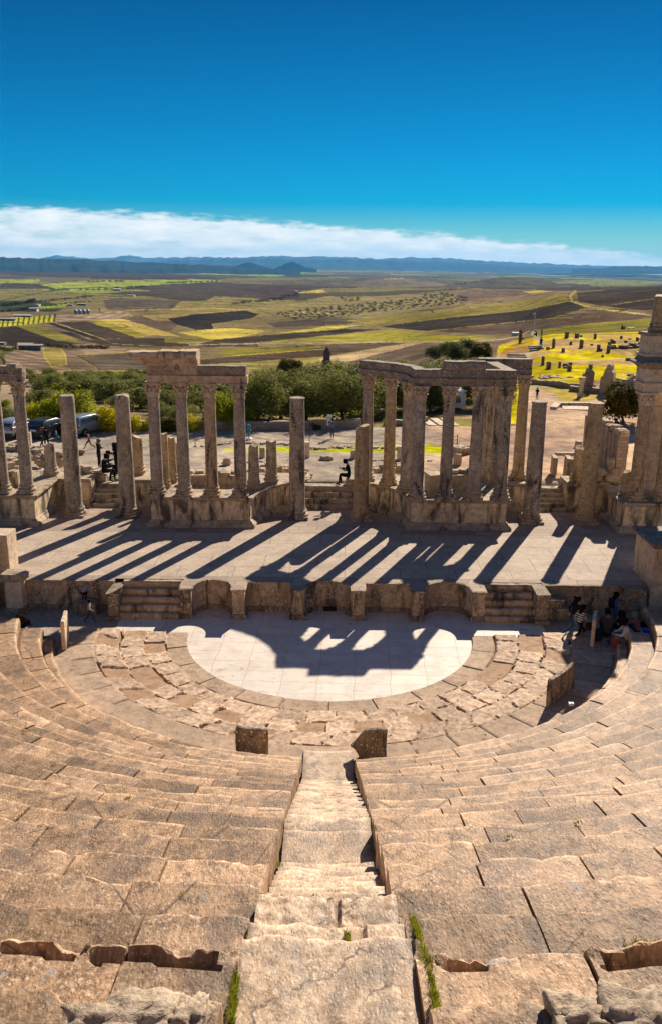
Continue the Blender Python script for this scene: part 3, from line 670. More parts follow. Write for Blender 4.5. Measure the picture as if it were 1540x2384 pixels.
    Fq = gridfaces(k, n)
    if side < 0: Fq = Fq[:, ::-1]
    V = V.reshape(-1, 3); T = T.reshape(-1, 4)
    # end caps
    caps = []
    for e in (0, n-1):
        ids = [j*n+e for j in range(k)]
        for j in range(1, k-2): caps.append((ids[0], ids[j], ids[j+1], ids[j+1]) if False else (ids[0], ids[j], ids[j+1], ids[j+1]))
    return V, T, Fq, [(c[0], c[1], c[2]) for c in caps]
def np_obj(name, V, T, Fq, tris, mat, parent, origin, smooth=True):
    me = bpy.data.meshes.new(name)
    V = V-np.array(origin)
    me.from_pydata(V.tolist(), [], [tuple(f) for f in Fq.tolist()]+list(tris))
    if smooth: me.shade_smooth(); me.set_sharp_from_angle(angle=R(42))
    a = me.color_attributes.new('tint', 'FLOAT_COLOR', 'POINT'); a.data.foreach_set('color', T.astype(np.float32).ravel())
    return link(name, me, mat, parent)
ctr = (0, CY, 0)
rng = random.Random(11)
for side, nm in ((-1, 'left'), (1, 'right')):
    root = thing('stone_seating', 'curved tiers of worn sandstone seats on the %s of the central stairway' % nm, 'seating', (side*12, 22, 0))
    for i in range(len(REDGE)-1):
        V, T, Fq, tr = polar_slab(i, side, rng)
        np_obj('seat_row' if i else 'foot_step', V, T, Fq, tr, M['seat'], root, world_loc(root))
# central stairway
root = thing('stairway', 'bright worn central stairway running down between the seats to the orchestra', 'stairs', (0, 22, 0))
steps = [(9.9, 11.9, .44)]; r = 11.9; z = .44
while r < 20.8: z += .252; steps.append((r, r+.45, z)); r += .45
z += .05; steps.append((r, 22.15, z)); r = 22.15
while r < 26.1: z += .275; steps.append((r, r+.45, z)); r += .45
steps.append((r, 26.78, z+.52)); NR = len(steps)-1
steps += [(26.78, 27.12, 8.62), (27.12, 27.75, 8.95), (27.75, 29.1, 9.35), (29.1, 31.2, 9.62)]
for q, (a, b, z) in enumerate(steps):
    near = a > 24; sp_ = .04 if near else .1
    nx = int(1.56/sp_); ny = max(3, int((b-a+.05)/sp_)); bw = AIS+.0
    xs = np.concatenate([[-bw], np.linspace(-bw+.01, bw-.01, nx), [bw]]); os_ = [(0, -.45), (-.01, -.12), (.0, -.03), (.025, -.006)]+[(o, 0) for o in np.linspace(.05, b-a+.05, ny)]
    rows = []; ts = []
    jx = rng.uniform(-.3, .4)
    for (o, dz) in os_:
        rr = a+o; Yv = CY-np.sqrt(np.maximum(rr*rr-xs*xs, 0))
        nz = fbm(xs*5, Yv*5, q*3.3, 91, 3); nz2 = fbm(xs*14, Yv*14, 0, 95, 2)
        Z = z+dz+(.007 if not near else .012)*nz+(.006*nz2 if near else 0)-.02*np.exp(-xs**2/.12)
        if q == NR: Z = Z+.018*nz2-.022*np.abs(vn(xs*11, Yv*14, 0, 99))*(dz == 0)
        if dz > -.1 and o < .12: Z = Z-np.abs(vn(xs*4, Yv*4, q, 97))*.015
        Yv = Yv+(.035*vn(xs*4, q*1.0, 0, 98)+.015*vn(xs*15, q*1.0, 0, 96) if o < .12 else 0)
        jj = np.abs(xs-jx) < .02
        if q >= len(steps)-2: jj = jj & False
        if near: Z = np.where(jj, Z-.05, Z)
        t = (1+.16*nz+.14*((q*37 % 7)/6-.5))*(1.45 if (o < .07 and dz > -.1) else 1)*(.5 if o > b-a-.07 else 1)*np.where(jj, .5, 1)*np.where(np.abs(xs) > bw-.05, .6, 1); rows.append(np.stack([xs, Yv, Z], -1)); ts.append(np.stack([t, t, t, np.ones_like(t)], -1))  # painted highlight along each step front; back and side edges darkened
    V = np.stack(rows); T = np.stack(ts); k, n = V.shape[:2]
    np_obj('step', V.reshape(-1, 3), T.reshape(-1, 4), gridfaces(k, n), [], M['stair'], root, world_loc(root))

# ------------------------------------------------------------------ orchestra ring paving
rs = np.arange(5.98, 11.02, .055); ph = np.arange(-R(89), R(89), .0062)
PH, RS = np.meshgrid(ph, rs, indexing='xy')
X = RS*np.sin(PH); Y = CY-RS*np.cos(PH)
bounds = [5.9, 6.85, 7.7, 8.6, 9.5, 10.9, 11.2]; lev = [.10, .13, .20, .28, .37, .39]
Z = np.zeros_like(X); T = np.ones(X.shape+(4,)); T[..., :3] = (.80, .78, .76)
for kk in range(6):
    a, b = bounds[kk], bounds[kk+1]; L = [1.5, .95, .9, .95, 1.25, 2][kk]
    wobr = .07*vn(PH*9, 0, kk, 111)*(1 if 0 < kk < 4 else .15)
    ins = (RS+wobr >= a) & (RS+wobr < b)
    nblk = int(math.pi*a/L); cid = PH/math.pi*nblk+.28*vn(RS*1.5, kk*3.0, 0, 113)*(1 if 0 < kk < 4 else .1); ci = np.floor(cid); fr = cid-ci
    hsh = _h(ci.astype(np.int64), np.full(X.shape, kk, dtype=np.int64), np.zeros(X.shape, dtype=np.int64), 7)
    h2 = _h(ci.astype(np.int64), np.full(X.shape, kk+20, dtype=np.int64), np.zeros(X.shape, dtype=np.int64), 8)
    er = np.minimum(fr, 1-fr)*L; ez = np.minimum(RS+wobr-a, b-RS-wobr)
    ne = .05*vn(X*5, Y*5, 0, 117)+.03*vn(X*13, Y*13, 0, 118)
    if 0 < kk < 4:
        present = hsh > (.26 if kk > 1 else .14)
        slabm = ins & present & (er > .012+ne*.8) & (ez > .012+ne*.8+.02*h2)
        zz = lev[kk]-.015+.02*fbm(X*2, Y*2, 0, 121, 3)
        zs = lev[kk]+.03+.05*h2*(hsh > .5)+.022*fbm(X*7, Y*7, 0, 123, 3)
        Z = np.where(ins, np.where(slabm, zs, zz), Z)
        tn = (.82+.40*h2)*(1+.5*fbm(X*12, Y*12, 0, 125, 2))
        T[ins, :3] = (.84, .74, .64); T[slabm, :3] = (tn[slabm][:, None]*np.array((1.12, 1.12, 1.12)))
    else:
        jn = ins & ((er < .022) | (ez < .02))
        Z = np.where(ins, lev[kk]+.006*vn(X*4, Y*4, 0, 131)+.02*(h2-.5)+np.where(jn, -.04, 0), Z)
        tn = .92+.22*(h2-.5); T[ins, :3] = tn[ins][:, None]; T[jn, :3] = .5
X = warp(X, Y, RS, np.sign(PH)) if False else X*(1+np.where(PH > 0, .078, .032)*np.clip((RS-6)/5, 0, 1)*np.sin(PH)**2)
Z[0, :] = -.05; Z[:, 0] = -.05; Z[:, -1] = -.05
V = np.stack([X, Y, Z], -1).reshape(-1, 3)
op = np_mesh('pavement', V, gridfaces(X.shape[0], X.shape[1])[:, ::-1], M['pav'], tint=T.reshape(-1, 4))
op.data.set_sharp_from_angle(angle=R(40)); tag(op, kind='structure', label='ring of rough raised flagstones round the pale orchestra')

# white orchestra floor + flagstone floor each side
m, nt, b = newmat('orchestra_slabs'); g = NG(nt)
br = g.n('ShaderNodeTexBrick'); br.offset = 0; br.inputs['Scale'].default_value = .72; br.inputs['Brick Width'].default_value = 1; br.inputs['Row Height'].default_value = .62; br.inputs['Mortar Size'].default_value = .009; br.inputs['Mortar Smooth'].default_value = .3
wv = g.n('ShaderNodeVectorMath', operation='ADD'); nv = g.n('ShaderNodeTexNoise'); nv.inputs['Scale'].default_value = 1.4; g.l(g.P(), nv.inputs[0])
sc_ = g.n('ShaderNodeVectorMath', operation='SCALE'); sc_.inputs[3].default_value = .22; g.l(nv.outputs['Color'], sc_.inputs[0]); g.l(g.P((1, 1, 1), (0, 0, R(2))), wv.inputs[0]); g.l(sc_.outputs[0], wv.inputs[1]); g.l(wv.outputs[0], br.inputs[0])
br.inputs['Color1'].default_value = (.74, .66, .56, 1); br.inputs['Color2'].default_value = (.66, .585, .49, 1); br.inputs['Mortar'].default_value = (.47, .39, .31, 1)
c = br.outputs['Color']; n1 = g.noise(1.1, 6, .7); n2 = g.noise(2.3, 6, .75, g.P((1, 2.6, 1)), .8); n3 = g.noise(14, 4, .7)
c = g.mix(g.ramp(n1, .42, .62, 0, .5), c, (.50, .42, .35)); c = g.mix(g.ramp(g.noise(.45, 4, .6), .45, .6, 0, .35), c, (.62, .58, .53)); c = g.mix(g.math('MULTIPLY', g.ramp(n2, .57, .63, 0, .85), g.ramp(g.noise(.5, 3, .5), .42, .54)), c, (.36, .24, .17)); c = g.mix(g.ramp(n3, .6, .8, 0, .35), c, (.5, .4, .33))
g.l(c, b.inputs['Base Color']); b.inputs['Roughness'].default_value = .6; b.inputs['Specular IOR Level'].default_value = .25
g.bump(g.math('ADD', g.math('MULTIPLY', br.outputs['Fac'], -.5), g.math('MULTIPLY', n3, .3)), b, .015)
M['white'] = m
f = MB(); n = 96
pts = [(6.25*math.sin(a), CY-6.25*math.cos(a)) for a in np.linspace(-R(84), R(84), n)]
pts = pts+[(9.35, 33.85), (9.4, 37.5), (-9.4, 37.5), (-9.2, 34.3), (-7.2, 34.25), (-7.2, 33.85)]
f.add([(p[0], p[1], 0.0) for p in pts], [tuple(range(len(pts)))])
tag(f.build('orchestra_floor', M['white']), kind='structure')
M['flag'] = stone('flagstone', (.40, .31, .24), (.30, .235, .185), streak=0, white=.3, orange=.1, bump=.02)
f = MB(); f.add([(-40, 20, -.012), (40, 20, -.012), (40, 38, -.012), (-40, 38, -.012)], [(0, 1, 2, 3)]); tag(f.build('passage_floor', M['flag']), kind='structure')
# raised gravel behind the seats is out of view; ground sheet carries on there

# ------------------------------------------------------------------ generic sweep along a path
def offset_path(path, o):
    out = []; n = len(path)
    for i in range(n):
        a = Vector(path[max(i-1, 0)]); b = Vector(path[i]); c = Vector(path[min(i+1, n-1)])
        d1 = (b-a); d2 = (c-b)
        d1 = d1.normalized() if d1.length > 1e-6 else d2.normalized(); d2 = d2.normalized() if d2.length > 1e-6 else d1
        n1 = Vector((d1.y, -d1.x)); n2 = Vector((d2.y, -d2.x)); mm = (n1+n2)
        mm = mm.normalized() if mm.length > 1e-6 else n1
        out.append(b+mm*(o/max(.35, mm.dot(n1))))
    return out
def subdiv(path, st):
    out = []
    for a, b in zip(path[:-1], path[1:]):
        a = Vector(a); b = Vector(b); k = max(1, int((b-a).length/st))
        out += [a.lerp(b, i/k) for i in range(k)]
    return out+[Vector(path[-1])]
def sweep(mb, path, sec, wob=.0, seed=0, st=.35, closed_sec=True):
    """outward side = right of travel direction; sec = [(offset, z)...]"""
    P = subdiv(path, st); rows = []
    for (o, z) in sec:
        q = offset_path(P, o)
        rows.append([(p.x+wob*float(vn(p.x*2.5, p.y*2.5, z*3, seed)), p.y+wob*float(vn(p.x*2.5, p.y*2.5, z*3, seed+1)), z+wob*.7*float(vn(p.x*3, p.y*3, z*3, seed+2))) for p in q])
    n = len(P); k = len(sec); vs = [v for r_ in rows for v in r_]; fs = []
    for j in range(k if closed_sec else k-1):
        j2 = (j+1) % k
        for i in range(n-1): fs.append((j*n+i, j*n+i+1, j2*n+i+1, j2*n+i))
    if closed_sec: fs += [tuple(j*n for j in range(k)), tuple(j*n+n-1 for j in range(k-1, -1, -1))]
    return mb.add(vs, fs)

# ------------------------------------------------------------------ pulpitum (stage front)
YF = 37.1; YP = 36.15
def niche(xa, xb, depth=1.05, n=14):
    c = (xa+xb)/2; r_ = (xb-xa)/2
    return [(c-r_*math.cos(t), YP+.18+depth*math.sin(t)**.9) for t in np.linspace(0, math.pi, n)]
pw = .28
def pier(x): return [(x-pw, YF), (x-pw, YP), (x+pw, YP)]
segs = {}
# travel left -> right; outward (towards the audience) is the right hand side
pathL = [(-13.75, YF), (-9.75, YF)]
mid = [(-6.62, YF), (-6.62, YP), (-6.15, YP)]+niche(-6.15, -4.32)+[(-4.32, YP), (-3.78, YP), (-3.78, YF), (-1.70, YF), (-1.70, YP), (-1.16, YP)]+niche(-1.16, .98)+[(.98, YP), (1.52, YP), (1.52, YF), (3.62, YF), (3.62, YP), (4.16, YP)]+niche(4.16, 6.32)+[(6.32, YP), (6.85, YP), (6.85, YF)]
pathR = [(9.6, YF), (14.6, YF)]
M['front'] = stone('stage_front_stone', (.54, .41, .27), (.25, .19, .13), streak=.6, white=1.0, orange=.6, bump=.04)
pul = thing('stage_front_wall', 'low dark stone stage front with curved and square recesses facing the orchestra', 'wall', (0, 37.5, 0))
for nm_, pth in (('a', pathL), ('b', mid), ('c', pathR)):
    b_ = MB(); poly = list(pth)+[(pth[-1][0], 38.1), (pth[0][0], 38.1)]
    b_.prism(poly, -.02, 1.30); b_.build('wall_face', M['front'], pul)
    c_ = MB(); sweep(c_, pth, [(-.3, 1.30), (.0, 1.30), (.035, 1.30), (.07, 1.36), (.07, 1.405), (-.3, 1.405)], .012, 3); c_.build('coping', M['trim'], pul)
    d_ = MB(); sweep(d_, pth, [(-.05, .0), (.09, 0), (.09, .16), (.05, .22), (-.05, .22)], .012, 5); d_.build('plinth', M['dark'], pul)
dr = MB(); dr.rock((-.0, YP+1.12, .08), (.6, .3, .16), 4); dr.build('drain_opening', M['black'], pul)  # solid black lump painted as the shade inside the drain
# two flights up to the stage
def flight(name, label, xa, xb, y0, y1, z0, z1, n, mat, cheek=None):
    t = thing(name, label, 'stairs', ((xa+xb)/2, y0, z0)); rise = (z1-z0)/n; tr = (y1-y0)/n
    for i in range(n):
        mb = MB(); k = 9; zt = z0+rise*(i+1); ya = y0+tr*i; yb = y1+.25
        xs_ = np.linspace(xa, xb, k)
        vs = []; 
        for x in xs_:
            e1 = .02*float(vn(x*3, i*5.0, 0, 9)); e2 = -.035*abs(float(vn(x*2.3, i*3.0, 1, 10)))
            vs += [(x, ya+e1, z0 if i == 0 else zt-rise-.02), (x, ya-.035+e1, zt-.06+e2*.4), (x, ya+e1+.02, zt+e2*.6), (x, yb, zt-.0)]
        fs = [(q*4+j, (q+1)*4+j, (q+1)*4+j+1, q*4+j+1) for q in range(k-1) for j in range(3)]+[(0, 1, 2, 3), ((k-1)*4+3, (k-1)*4+2, (k-1)*4+1, (k-1)*4)]
        mb.add(vs, fs); mb.build('step', mat, t)
    if cheek:
        for (x, w, hz_, jag) in cheek:
            mb = MB(); mb.box((x, (y0+YF)/2+.05, hz_/2), (w, YF-y0+.3, hz_), jit=.02*jag); mb.box((x, y0-.0, .1), (w+.14, .5, .2), jit=.01)
            mb.box((x, (y0+YF)/2+.05, hz_+.05), (w+.1, YF-y0+.38, .11), jit=.02*jag); mb.build('cheek_wall', M['dark'] if jag else M['trim'], t)
    return t
flight('stage_stairs', 'five worn steps up to the stage at the left end of the recesses', -9.33, -6.62, 35.98, 37.35, 0, 1.395, 5, M['trim'], [(-9.56, .42, 1.16, 2)])
flight('stage_stairs', 'five worn steps up to the stage at the right end of the recesses', 6.85, 9.1, 35.98, 37.35, 0, 1.395, 5, M['trim'], [(9.36, .5, 1.29, 1)])

# stage floor
m, nt, b = newmat('stage_mosaic'); g = NG(nt)
vo = g.n('ShaderNodeTexVoronoi'); vo.inputs['Scale'].default_value = 16; g.l(g.P(), vo.inputs[0])
n1 = g.noise(.6, 5, .6); n2 = g.noise(5, 5, .7); sepv = g.n('ShaderNodeSeparateXYZ'); g.l(g.P(), sepv.inputs[0])
c = g.mix(g.ramp(n1, .35, .65), (.52, .415, .305), (.44, .35, .255)); c = g.mix(.28, c, g.mix(g.ramp(vo.outputs['Color'], 0.1, .9), (.20, .16, .13), (.60, .49, .40)))
c = g.mix(g.ramp(n2, .5, .75, 0, .5), c, (.27, .21, .155)); n4 = g.noise(.9, 6, .7, None, .6); c = g.mix(g.ramp(n4, .50, .60, 0, .45), c, (.30, .24, .175)); c = g.mix(g.ramp(n4, .36, .44, .35, 0), c, (.64, .54, .41))
brk = g.n('ShaderNodeTexBrick'); brk.inputs['Scale'].default_value = .62; brk.inputs['Mortar Size'].default_value = .012; brk.inputs['Brick Width'].default_value = 1.6; brk.inputs['Row Height'].default_value = 1.1; g.l(g.P((1, 1, 1), (0, 0, R(1))), brk.inputs[0])
c = g.mix(g.math('MULTIPLY', brk.outputs['Fac'], .8), c, (.20, .15, .11))
b2 = g.n('ShaderNodeTexBrick'); b2.inputs['Scale'].default_value = 1.5; b2.inputs['Mortar Size'].default_value = .02; b2.inputs['Brick Width'].default_value = 1.5; b2.inputs['Row Height'].default_value = .85
b2.inputs['Color1'].default_value = (.44, .335, .25, 1); b2.inputs['Color2'].default_value = (.30, .235, .18, 1); b2.inputs['Mortar'].default_value = (.13, .1, .08, 1)
nv = g.n('ShaderNodeTexNoise'); nv.inputs['Scale'].default_value = 1.1; g.l(g.P(), nv.inputs[0]); sc_ = g.n('ShaderNodeVectorMath', operation='SCALE'); sc_.inputs[3].default_value = .5; g.l(nv.outputs['Color'], sc_.inputs[0]); wv = g.n('ShaderNodeVectorMath', operation='ADD'); g.l(g.P(), wv.inputs[0]); g.l(sc_.outputs[0], wv.inputs[1]); g.l(wv.outputs[0], b2.inputs[0])
slab = g.math('ADD', g.math('GREATER_THAN', sepv.outputs[1], 44.35), g.math('LESS_THAN', sepv.outputs[1], 37.75))
c = g.mix(slab, c, g.mix(g.ramp(n2, .4, .75, 0, .5), b2.outputs['Color'], (.36, .28, .22)))
g.l(c, b.inputs['Base Color']); b.inputs['Roughness'].default_value = .8; b.inputs['Specular IOR Level'].default_value = .2; g.bump(n2, b, .02)
M['stage'] = m
fl = MB(); outl = pathL+[(-9.75, 37.3), (-6.62, 37.3)]+mid+[(6.85, 37.3), (9.6, 37.3)]+pathR
for (p, q) in zip(outl[:-1], outl[1:]):
    if q[0]-p[0] > 1e-4: fl.add([(p[0], p[1]+.02, 1.412), (q[0], q[1]+.02, 1.412), (q[0], 51, 1.412), (p[0], 51, 1.412)], [(0, 1, 2, 3)])
for xa, xb in ((-30, -13.75), (14.6, 30)): fl.add([(xa, 37.2, 1.412), (xb, 37.2, 1.412), (xb, 51, 1.412), (xa, 51, 1.412)], [(0, 1, 2, 3)])
tag(fl.build('stage_floor', M['stage']), kind='structure')

# ------------------------------------------------------------------ podiums that carry the scene columns
ZP = 3.1
def arc(a0, a1, rr=4.35, n=12, c=(0, 45.35)): return [(c[0]+rr*math.cos(R(t)), c[1]+rr*math.sin(R(t))) for t in np.linspace(a0, a1, n)]
pods = [
 ('broad stone podium at the far left edge of the stage', [(-24, 45.45), (-16.0, 45.45), (-16.0, 49.3), (-13.95, 49.3)], 21),
 ('podium carrying four columns left of the central steps', [(-11.6, 49.3), (-9.72, 49.3), (-9.72, 45.5), (-4.35, 45.5)]+arc(180, 111)[1:], 22),
 ('podium carrying the large column group right of the central steps', arc(69, 0)[:-1]+[(4.35, 45.5), (9.5, 45.5), (9.5, 49.3), (12.1, 49.3)], 23),
 ('tall stone podium at the far right edge of the stage', [(13.75, 49.3), (15.75, 49.3), (15.75, 45.2), (24, 45.2)], 24)]
podroots = []
for lab, pth, sd in pods:
    cxm = sum(p[0] for p in pth)/len(pth); root = thing('podium', lab, 'podium', (cxm, 47.5, 1.4)); podroots.append(root)
    b_ = MB(); poly = list(pth)+[(pth[-1][0], 51.2), (pth[0][0], 51.2)]; b_.prism(poly, 1.38, 2.86); b_.build('wall', M['pod'], root)
    c_ = MB(); sweep(c_, pth, [(-.6, 2.86), (.0, 2.86), (.05, 2.88), (.08, 2.94), (.17, 2.98), (.19, 3.03), (.17, ZP), (-.6, ZP)], .02, sd, .25)
    c_.prism(list(map(tuple, offset_path([Vector(p) for p in pth], -.3)))+[(pth[-1][0], 51.2), (pth[0][0], 51.2)], 2.87, ZP-.006); c_.build('cornice', M['trim'], root)
    d_ = MB(); sweep(d_, pth, [(-.1, 1.40), (.26, 1.40), (.26, 1.54), (.22, 1.57), (.2, 1.63), (.12, 1.67), (.09, 1.74), (.03, 1.79), (-.1, 1.79)], .014, sd+5, .25); d_.build('plinth', M['trim'], root)
flight('podium_steps', 'four steps rising between the two podium ends at the centre of the stage', -1.56, 1.56, 49.1, 50.75, 1.412, 2.52, 4, M['trim'])
flight('podium_steps', 'narrow steps up to the forecourt between the columns at the left', -13.95, -11.6, 49.1, 50.75, 1.412, 2.52, 5, M['trim'])
flight('podium_steps', 'narrow broken steps up to the forecourt between the columns at the right', 12.1, 13.75, 49.1, 50.75, 1.412, 2.52, 5, M['trim'])

# ------------------------------------------------------------------ columns
def attic_base(mb, c, r_, seed, pl=1.0):
    x, y, z = c; mb.box((x, y, z+.07), (r_*2.75*pl, r_*2.75*pl, .14), jit=.02)
    prof_ = [(r_*1.32, .14), (r_*1.42, .18), (r_*1.42, .24), (r_*1.30, .29), (r_*1.14, .31), (r_*1.12, .36), (r_*1.2, .39), (r_*1.25, .43), (r_*1.2, .47), (r_*1.08, .49), (r_*1.04, .53)]
    mb.lathe(prof_, c, 28, .035, seed)
def shaft(mb, c, z0, z1, r0, r1, seed, n=32, broken=0.0):
    k = max(4, int((z1-z0)/.28)); prof_ = [(r0*1.07, z0), (r0*1.05, z0+.08), (r0, z0+.14)]
    for i in range(1, k): t = i/k; prof_.append((r0+(r1-r0)*(t**1.3), z0+(z1-z0)*t))
    if not broken: prof_ += [(r1, z1-.12), (r1*1.08, z1-.08), (r1*1.10, z1-.03), (r1*1.04, z1)]
    else: prof_ += [(r1, z1-.05), (r1*.93, z1)]
    v0 = len(mb.v); mb.lathe(prof_, c, n, .022, seed)
    if broken:
        for i in range(v0, len(mb.v)):
            p = mb.v[i]
            if p[2] > c[2]+z1-.5:
                w = (p[2]-(c[2]+z1-.5))/.5
                mb.v[i] = (p[0], p[1], p[2]+w*broken*float(vn(p[0]*2.2+seed, p[1]*2.2, 0, seed)))
def capital(mb, c, r_, h, seed, wide=1.0):
    x, y, z = c
    mb.lathe([(r_*1.0, 0), (r_*.98, .05), (r_*1.0, h*.4), (r_*1.08, h*.7), (r_*1.3, h*.88), (r_*1.34, h*.9)], c, 20, .03, seed)
    for tier, (zb, zh, rr, n) in enumerate(((.02, .42, 1.02, 8), (.18, .68, 1.05, 8))):
        for i in range(n):
            a = 2*math.pi*(i+.5*tier)/n+R(22.5*0); w = r_*.34
            pts = [(rr*r_, zb*h), (rr*r_*1.10, (zb+(zh-zb)*.55)*h), (rr*r_*1.22, zh*h*.96), (rr*r_*1.42, zh*h), (rr*r_*1.45, zh*h*.90)]
            ca, sa = math.cos(a), math.sin(a); vs = []
            for j, (pr, pz) in enumerate(pts):
                ww = w*(1, 1.12, .95, .6, .35)[j]*(1+.15*rnd.uniform(-1, 1))
                for s in (-1, 1):
                    for q in (0, -.045): vs.append((x+(pr+q)*ca-s*ww*sa, y+(pr+q)*sa+s*ww*ca, z+pz+(q*.3)))
            fs = []
            for j in range(len(pts)-1):
                o = j*4; p = o+4
                fs += [(o, o+2, p+2, p), (o+1, p+1, p+3, o+3), (o, p, p+1, o+1), (o+2, o+3, p+3, p+2)]
            fs += [(0, 1, 3, 2), (16, 18, 19, 17)]; mb.add(vs, fs)
    hw = r_*1.50*wide
    for i in range(4):       # corner volutes
        a = math.pi/4+i*math.pi/2; ca, sa = math.cos(a), math.sin(a)
        pts = []
        for t in np.linspace(0, 1, 7):
            rr2 = r_*1.1+(hw*1.25-r_*1.1)*t; pts.append((x+rr2*ca, y+rr2*sa, z+h*(.60+.30*math.sin(t*math.pi/2))))
        mb.tube(pts, [.05, .06, .07, .07, .08, .09, .08], 6)
    poly = []
    for i in range(4):
        a = math.pi/4+i*math.pi/2
        for t in np.linspace(-.16, .16, 2): poly.append((x+hw*1.36*math.cos(a+t*.55), y+hw*1.36*math.sin(a+t*.55)))
        a2 = a+math.pi/4; poly.append((x+hw*.90*math.cos(a2), y+hw*.90*math.sin(a2)))
    v0 = len(mb.v); mb.prism(poly, z+h*.88, z+h)
    for i in range(v0, len(mb.v)): mb.v[i] = tuple(q+rnd.uniform(-.015, .015) for q in mb.v[i])
def column(label, x, y, z, h, r_, seed, cap=.78, mat='col', name='column', broken=0.0, group=None, top=True, pl=1.0):
    t = thing(name, label, 'column', (x, y, z), group); c = (x, y, z)
    b_ = MB(); attic_base(b_, c, r_, seed, pl); b_.build('base', M['trim'] if mat != 'col2' else M['col2'], t, smooth=True)
    s_ = MB(); shaft(s_, c, .5, h-(cap or 0), r_, r_*.87, seed, broken=broken)
    s_.build('shaft', M[mat], t, smooth=True)
    if cap: k = MB(); capital(k, (x, y, z+h-cap), r_*.87, cap, seed); k.build('capital', M['cap'], t)
    return t
HC = 9.2-ZP
# free standing tall shafts on the stage floor
for lab, p, tp, mt, bk in [
  ('bare plain column standing alone on the stage, leftmost of the tall bare shafts', (-14.45, 47.45), 8.2, 'col', .04),
  ('bare grey column in front of the narrow left steps, second tall bare shaft from the left', (-11.45, 47.5), 8.2, 'col', .12),
  ('bare column with black stains beside the left of the central steps', (-1.9, 47.45), 8.22, 'col', .0),
  ('shorter broken column patched with pale lichen just right of the central steps', (1.68, 47.3), 6.78, 'col2', .25),
  ('bare dark column with white lichen spots in front of the narrow right steps', (11.2, 47.1), 8.2, 'col', .0),
  ('bare ochre lichened column at the right of the stage near the dark podium corner', (14.28, 47.15), 8.15, 'col2', .0)]:
    column(lab, p[0], p[1], 1.412, tp-1.412, .45, int(p[0]*10) % 97, cap=None, mat=mt, broken=bk, group='tall columns without capitals on the stage floor')
# left-centre group of four
for lab, px_, mt in [('leftmost of the four columns under the inscribed beam', 370, 'col'), ('second from the left of the four columns under the inscribed beam', 433, 'col'),
                 ('third from the left of the four columns under the inscribed beam, streaked with yellow lichen', 497, 'col2'), ('rightmost of the four columns under the inscribed beam', 563, 'col')]:
    p = at(px_, 1148, ZP); column(lab, p.x, 45.85, ZP, HC, .335, px_ % 91, mat=mt, group='columns standing on the left central podium')
right = [('D', 4.62, 45.75, 'first of the four front columns under the right beam, at its rounded corner', 'col'), ('E', 6.15, 45.8, 'second of the four front columns under the right beam', 'col'),
         ('F', 7.68, 45.8, 'third of the four front columns under the right beam', 'col'), ('G', 9.15, 45.85, 'rightmost front column under the right beam, mottled white with lichen', 'col'),
         ('C', 4.15, 47.35, 'column just behind the rounded corner of the right beam', 'col'), ('B', 3.28, 48.85, 'column on the curved podium carrying the middle of the curving beam', 'col2'),
         ('A', 2.05, 49.75, 'leftmost column of the curving beam, behind the broken lichened shaft', 'col'), ('H', 9.35, 49.0, 'right of three slim columns clustered behind the front right column', 'col'),
         ('I', 9.15, 49.9, 'middle of three slim columns clustered behind the front right column', 'col'), ('J', 9.0, 50.75, 'left and rearmost of three slim columns clustered behind the front right column', 'col'),
         ('R', 11.0, 50.3, 'column with a capital holding the right end of the rear beam', 'col2')]
for k_, x, y, lab, mt in right: column(lab, x, y, ZP, HC+(.05 if k_ in 'RHIJ' else 0), .335 if k_ not in 'HIJ' else .235, ord(k_), mat=mt, group='columns of the right central group')
column('column with a broken capital on the far left podium, right of the cut off one', -16.5, 45.95, ZP, HC, .335, 31, group='columns on the far left podium')
column('column cut by the left edge of the picture on the far left podium', -17.8, 45.95, ZP, HC, .335, 33, group='columns on the far left podium')

# broken stumps on the podiums
for lab, (pxa, pxb, pt, pb), yv, mt in [
  ('leaning broken stump behind the second tall bare shaft', (308, 338, 1015, 1103), 50.4, 'col2'),
  ('left of three slim stumps behind the inscribed beam columns', (378, 397, 1018, 1136), 47.6, 'col2'),
  ('middle of three slim stumps behind the inscribed beam columns', (393, 414, 1022, 1122), 49.1, 'col2'),
  ('right and smallest of three slim stumps behind the inscribed beam columns', (406, 420, 1028, 1105), 50.8, 'col'),
  ('broken stump close to the right of the four columns', (577, 606, 1036, 1139), 47.15, 'col'),
  ('broken stump on the curved podium left of the central steps', (618, 647, 1029, 1124), 48.6, 'col'),
  ('round stump among rubble on the far left podium', (106, 135, 1038, 1106), 50.2, 'col'),
  ('ochre stump on the right podium corner beside the narrow steps', (1327, 1357, 1041, 1122), 49.9, 'col2'),
  ('grey stump behind the ochre column on the right', (1405, 1430, 1062, 1118), 49.8, 'col'),
  ('leaning stump covered in yellow lichen on the right podium', (1441, 1464, 1093, 1152), 46.9, 'col2')]:
    p = at((pxa+pxb)/2, pb, ZP); dep_ = p.y*math.cos(PITCH)+(H-ZP)*math.sin(PITCH)
    r_ = (pxb-pxa)/2*dep_/F*.90; top = atY((pxa+pxb)/2, pt, p.y).z
    column(lab, p.x, p.y, ZP, top-ZP, r_, int(pxa) % 83, cap=None, mat=mt, name='column_stump', broken=.3, group='broken column stumps on the podiums', pl=.8)

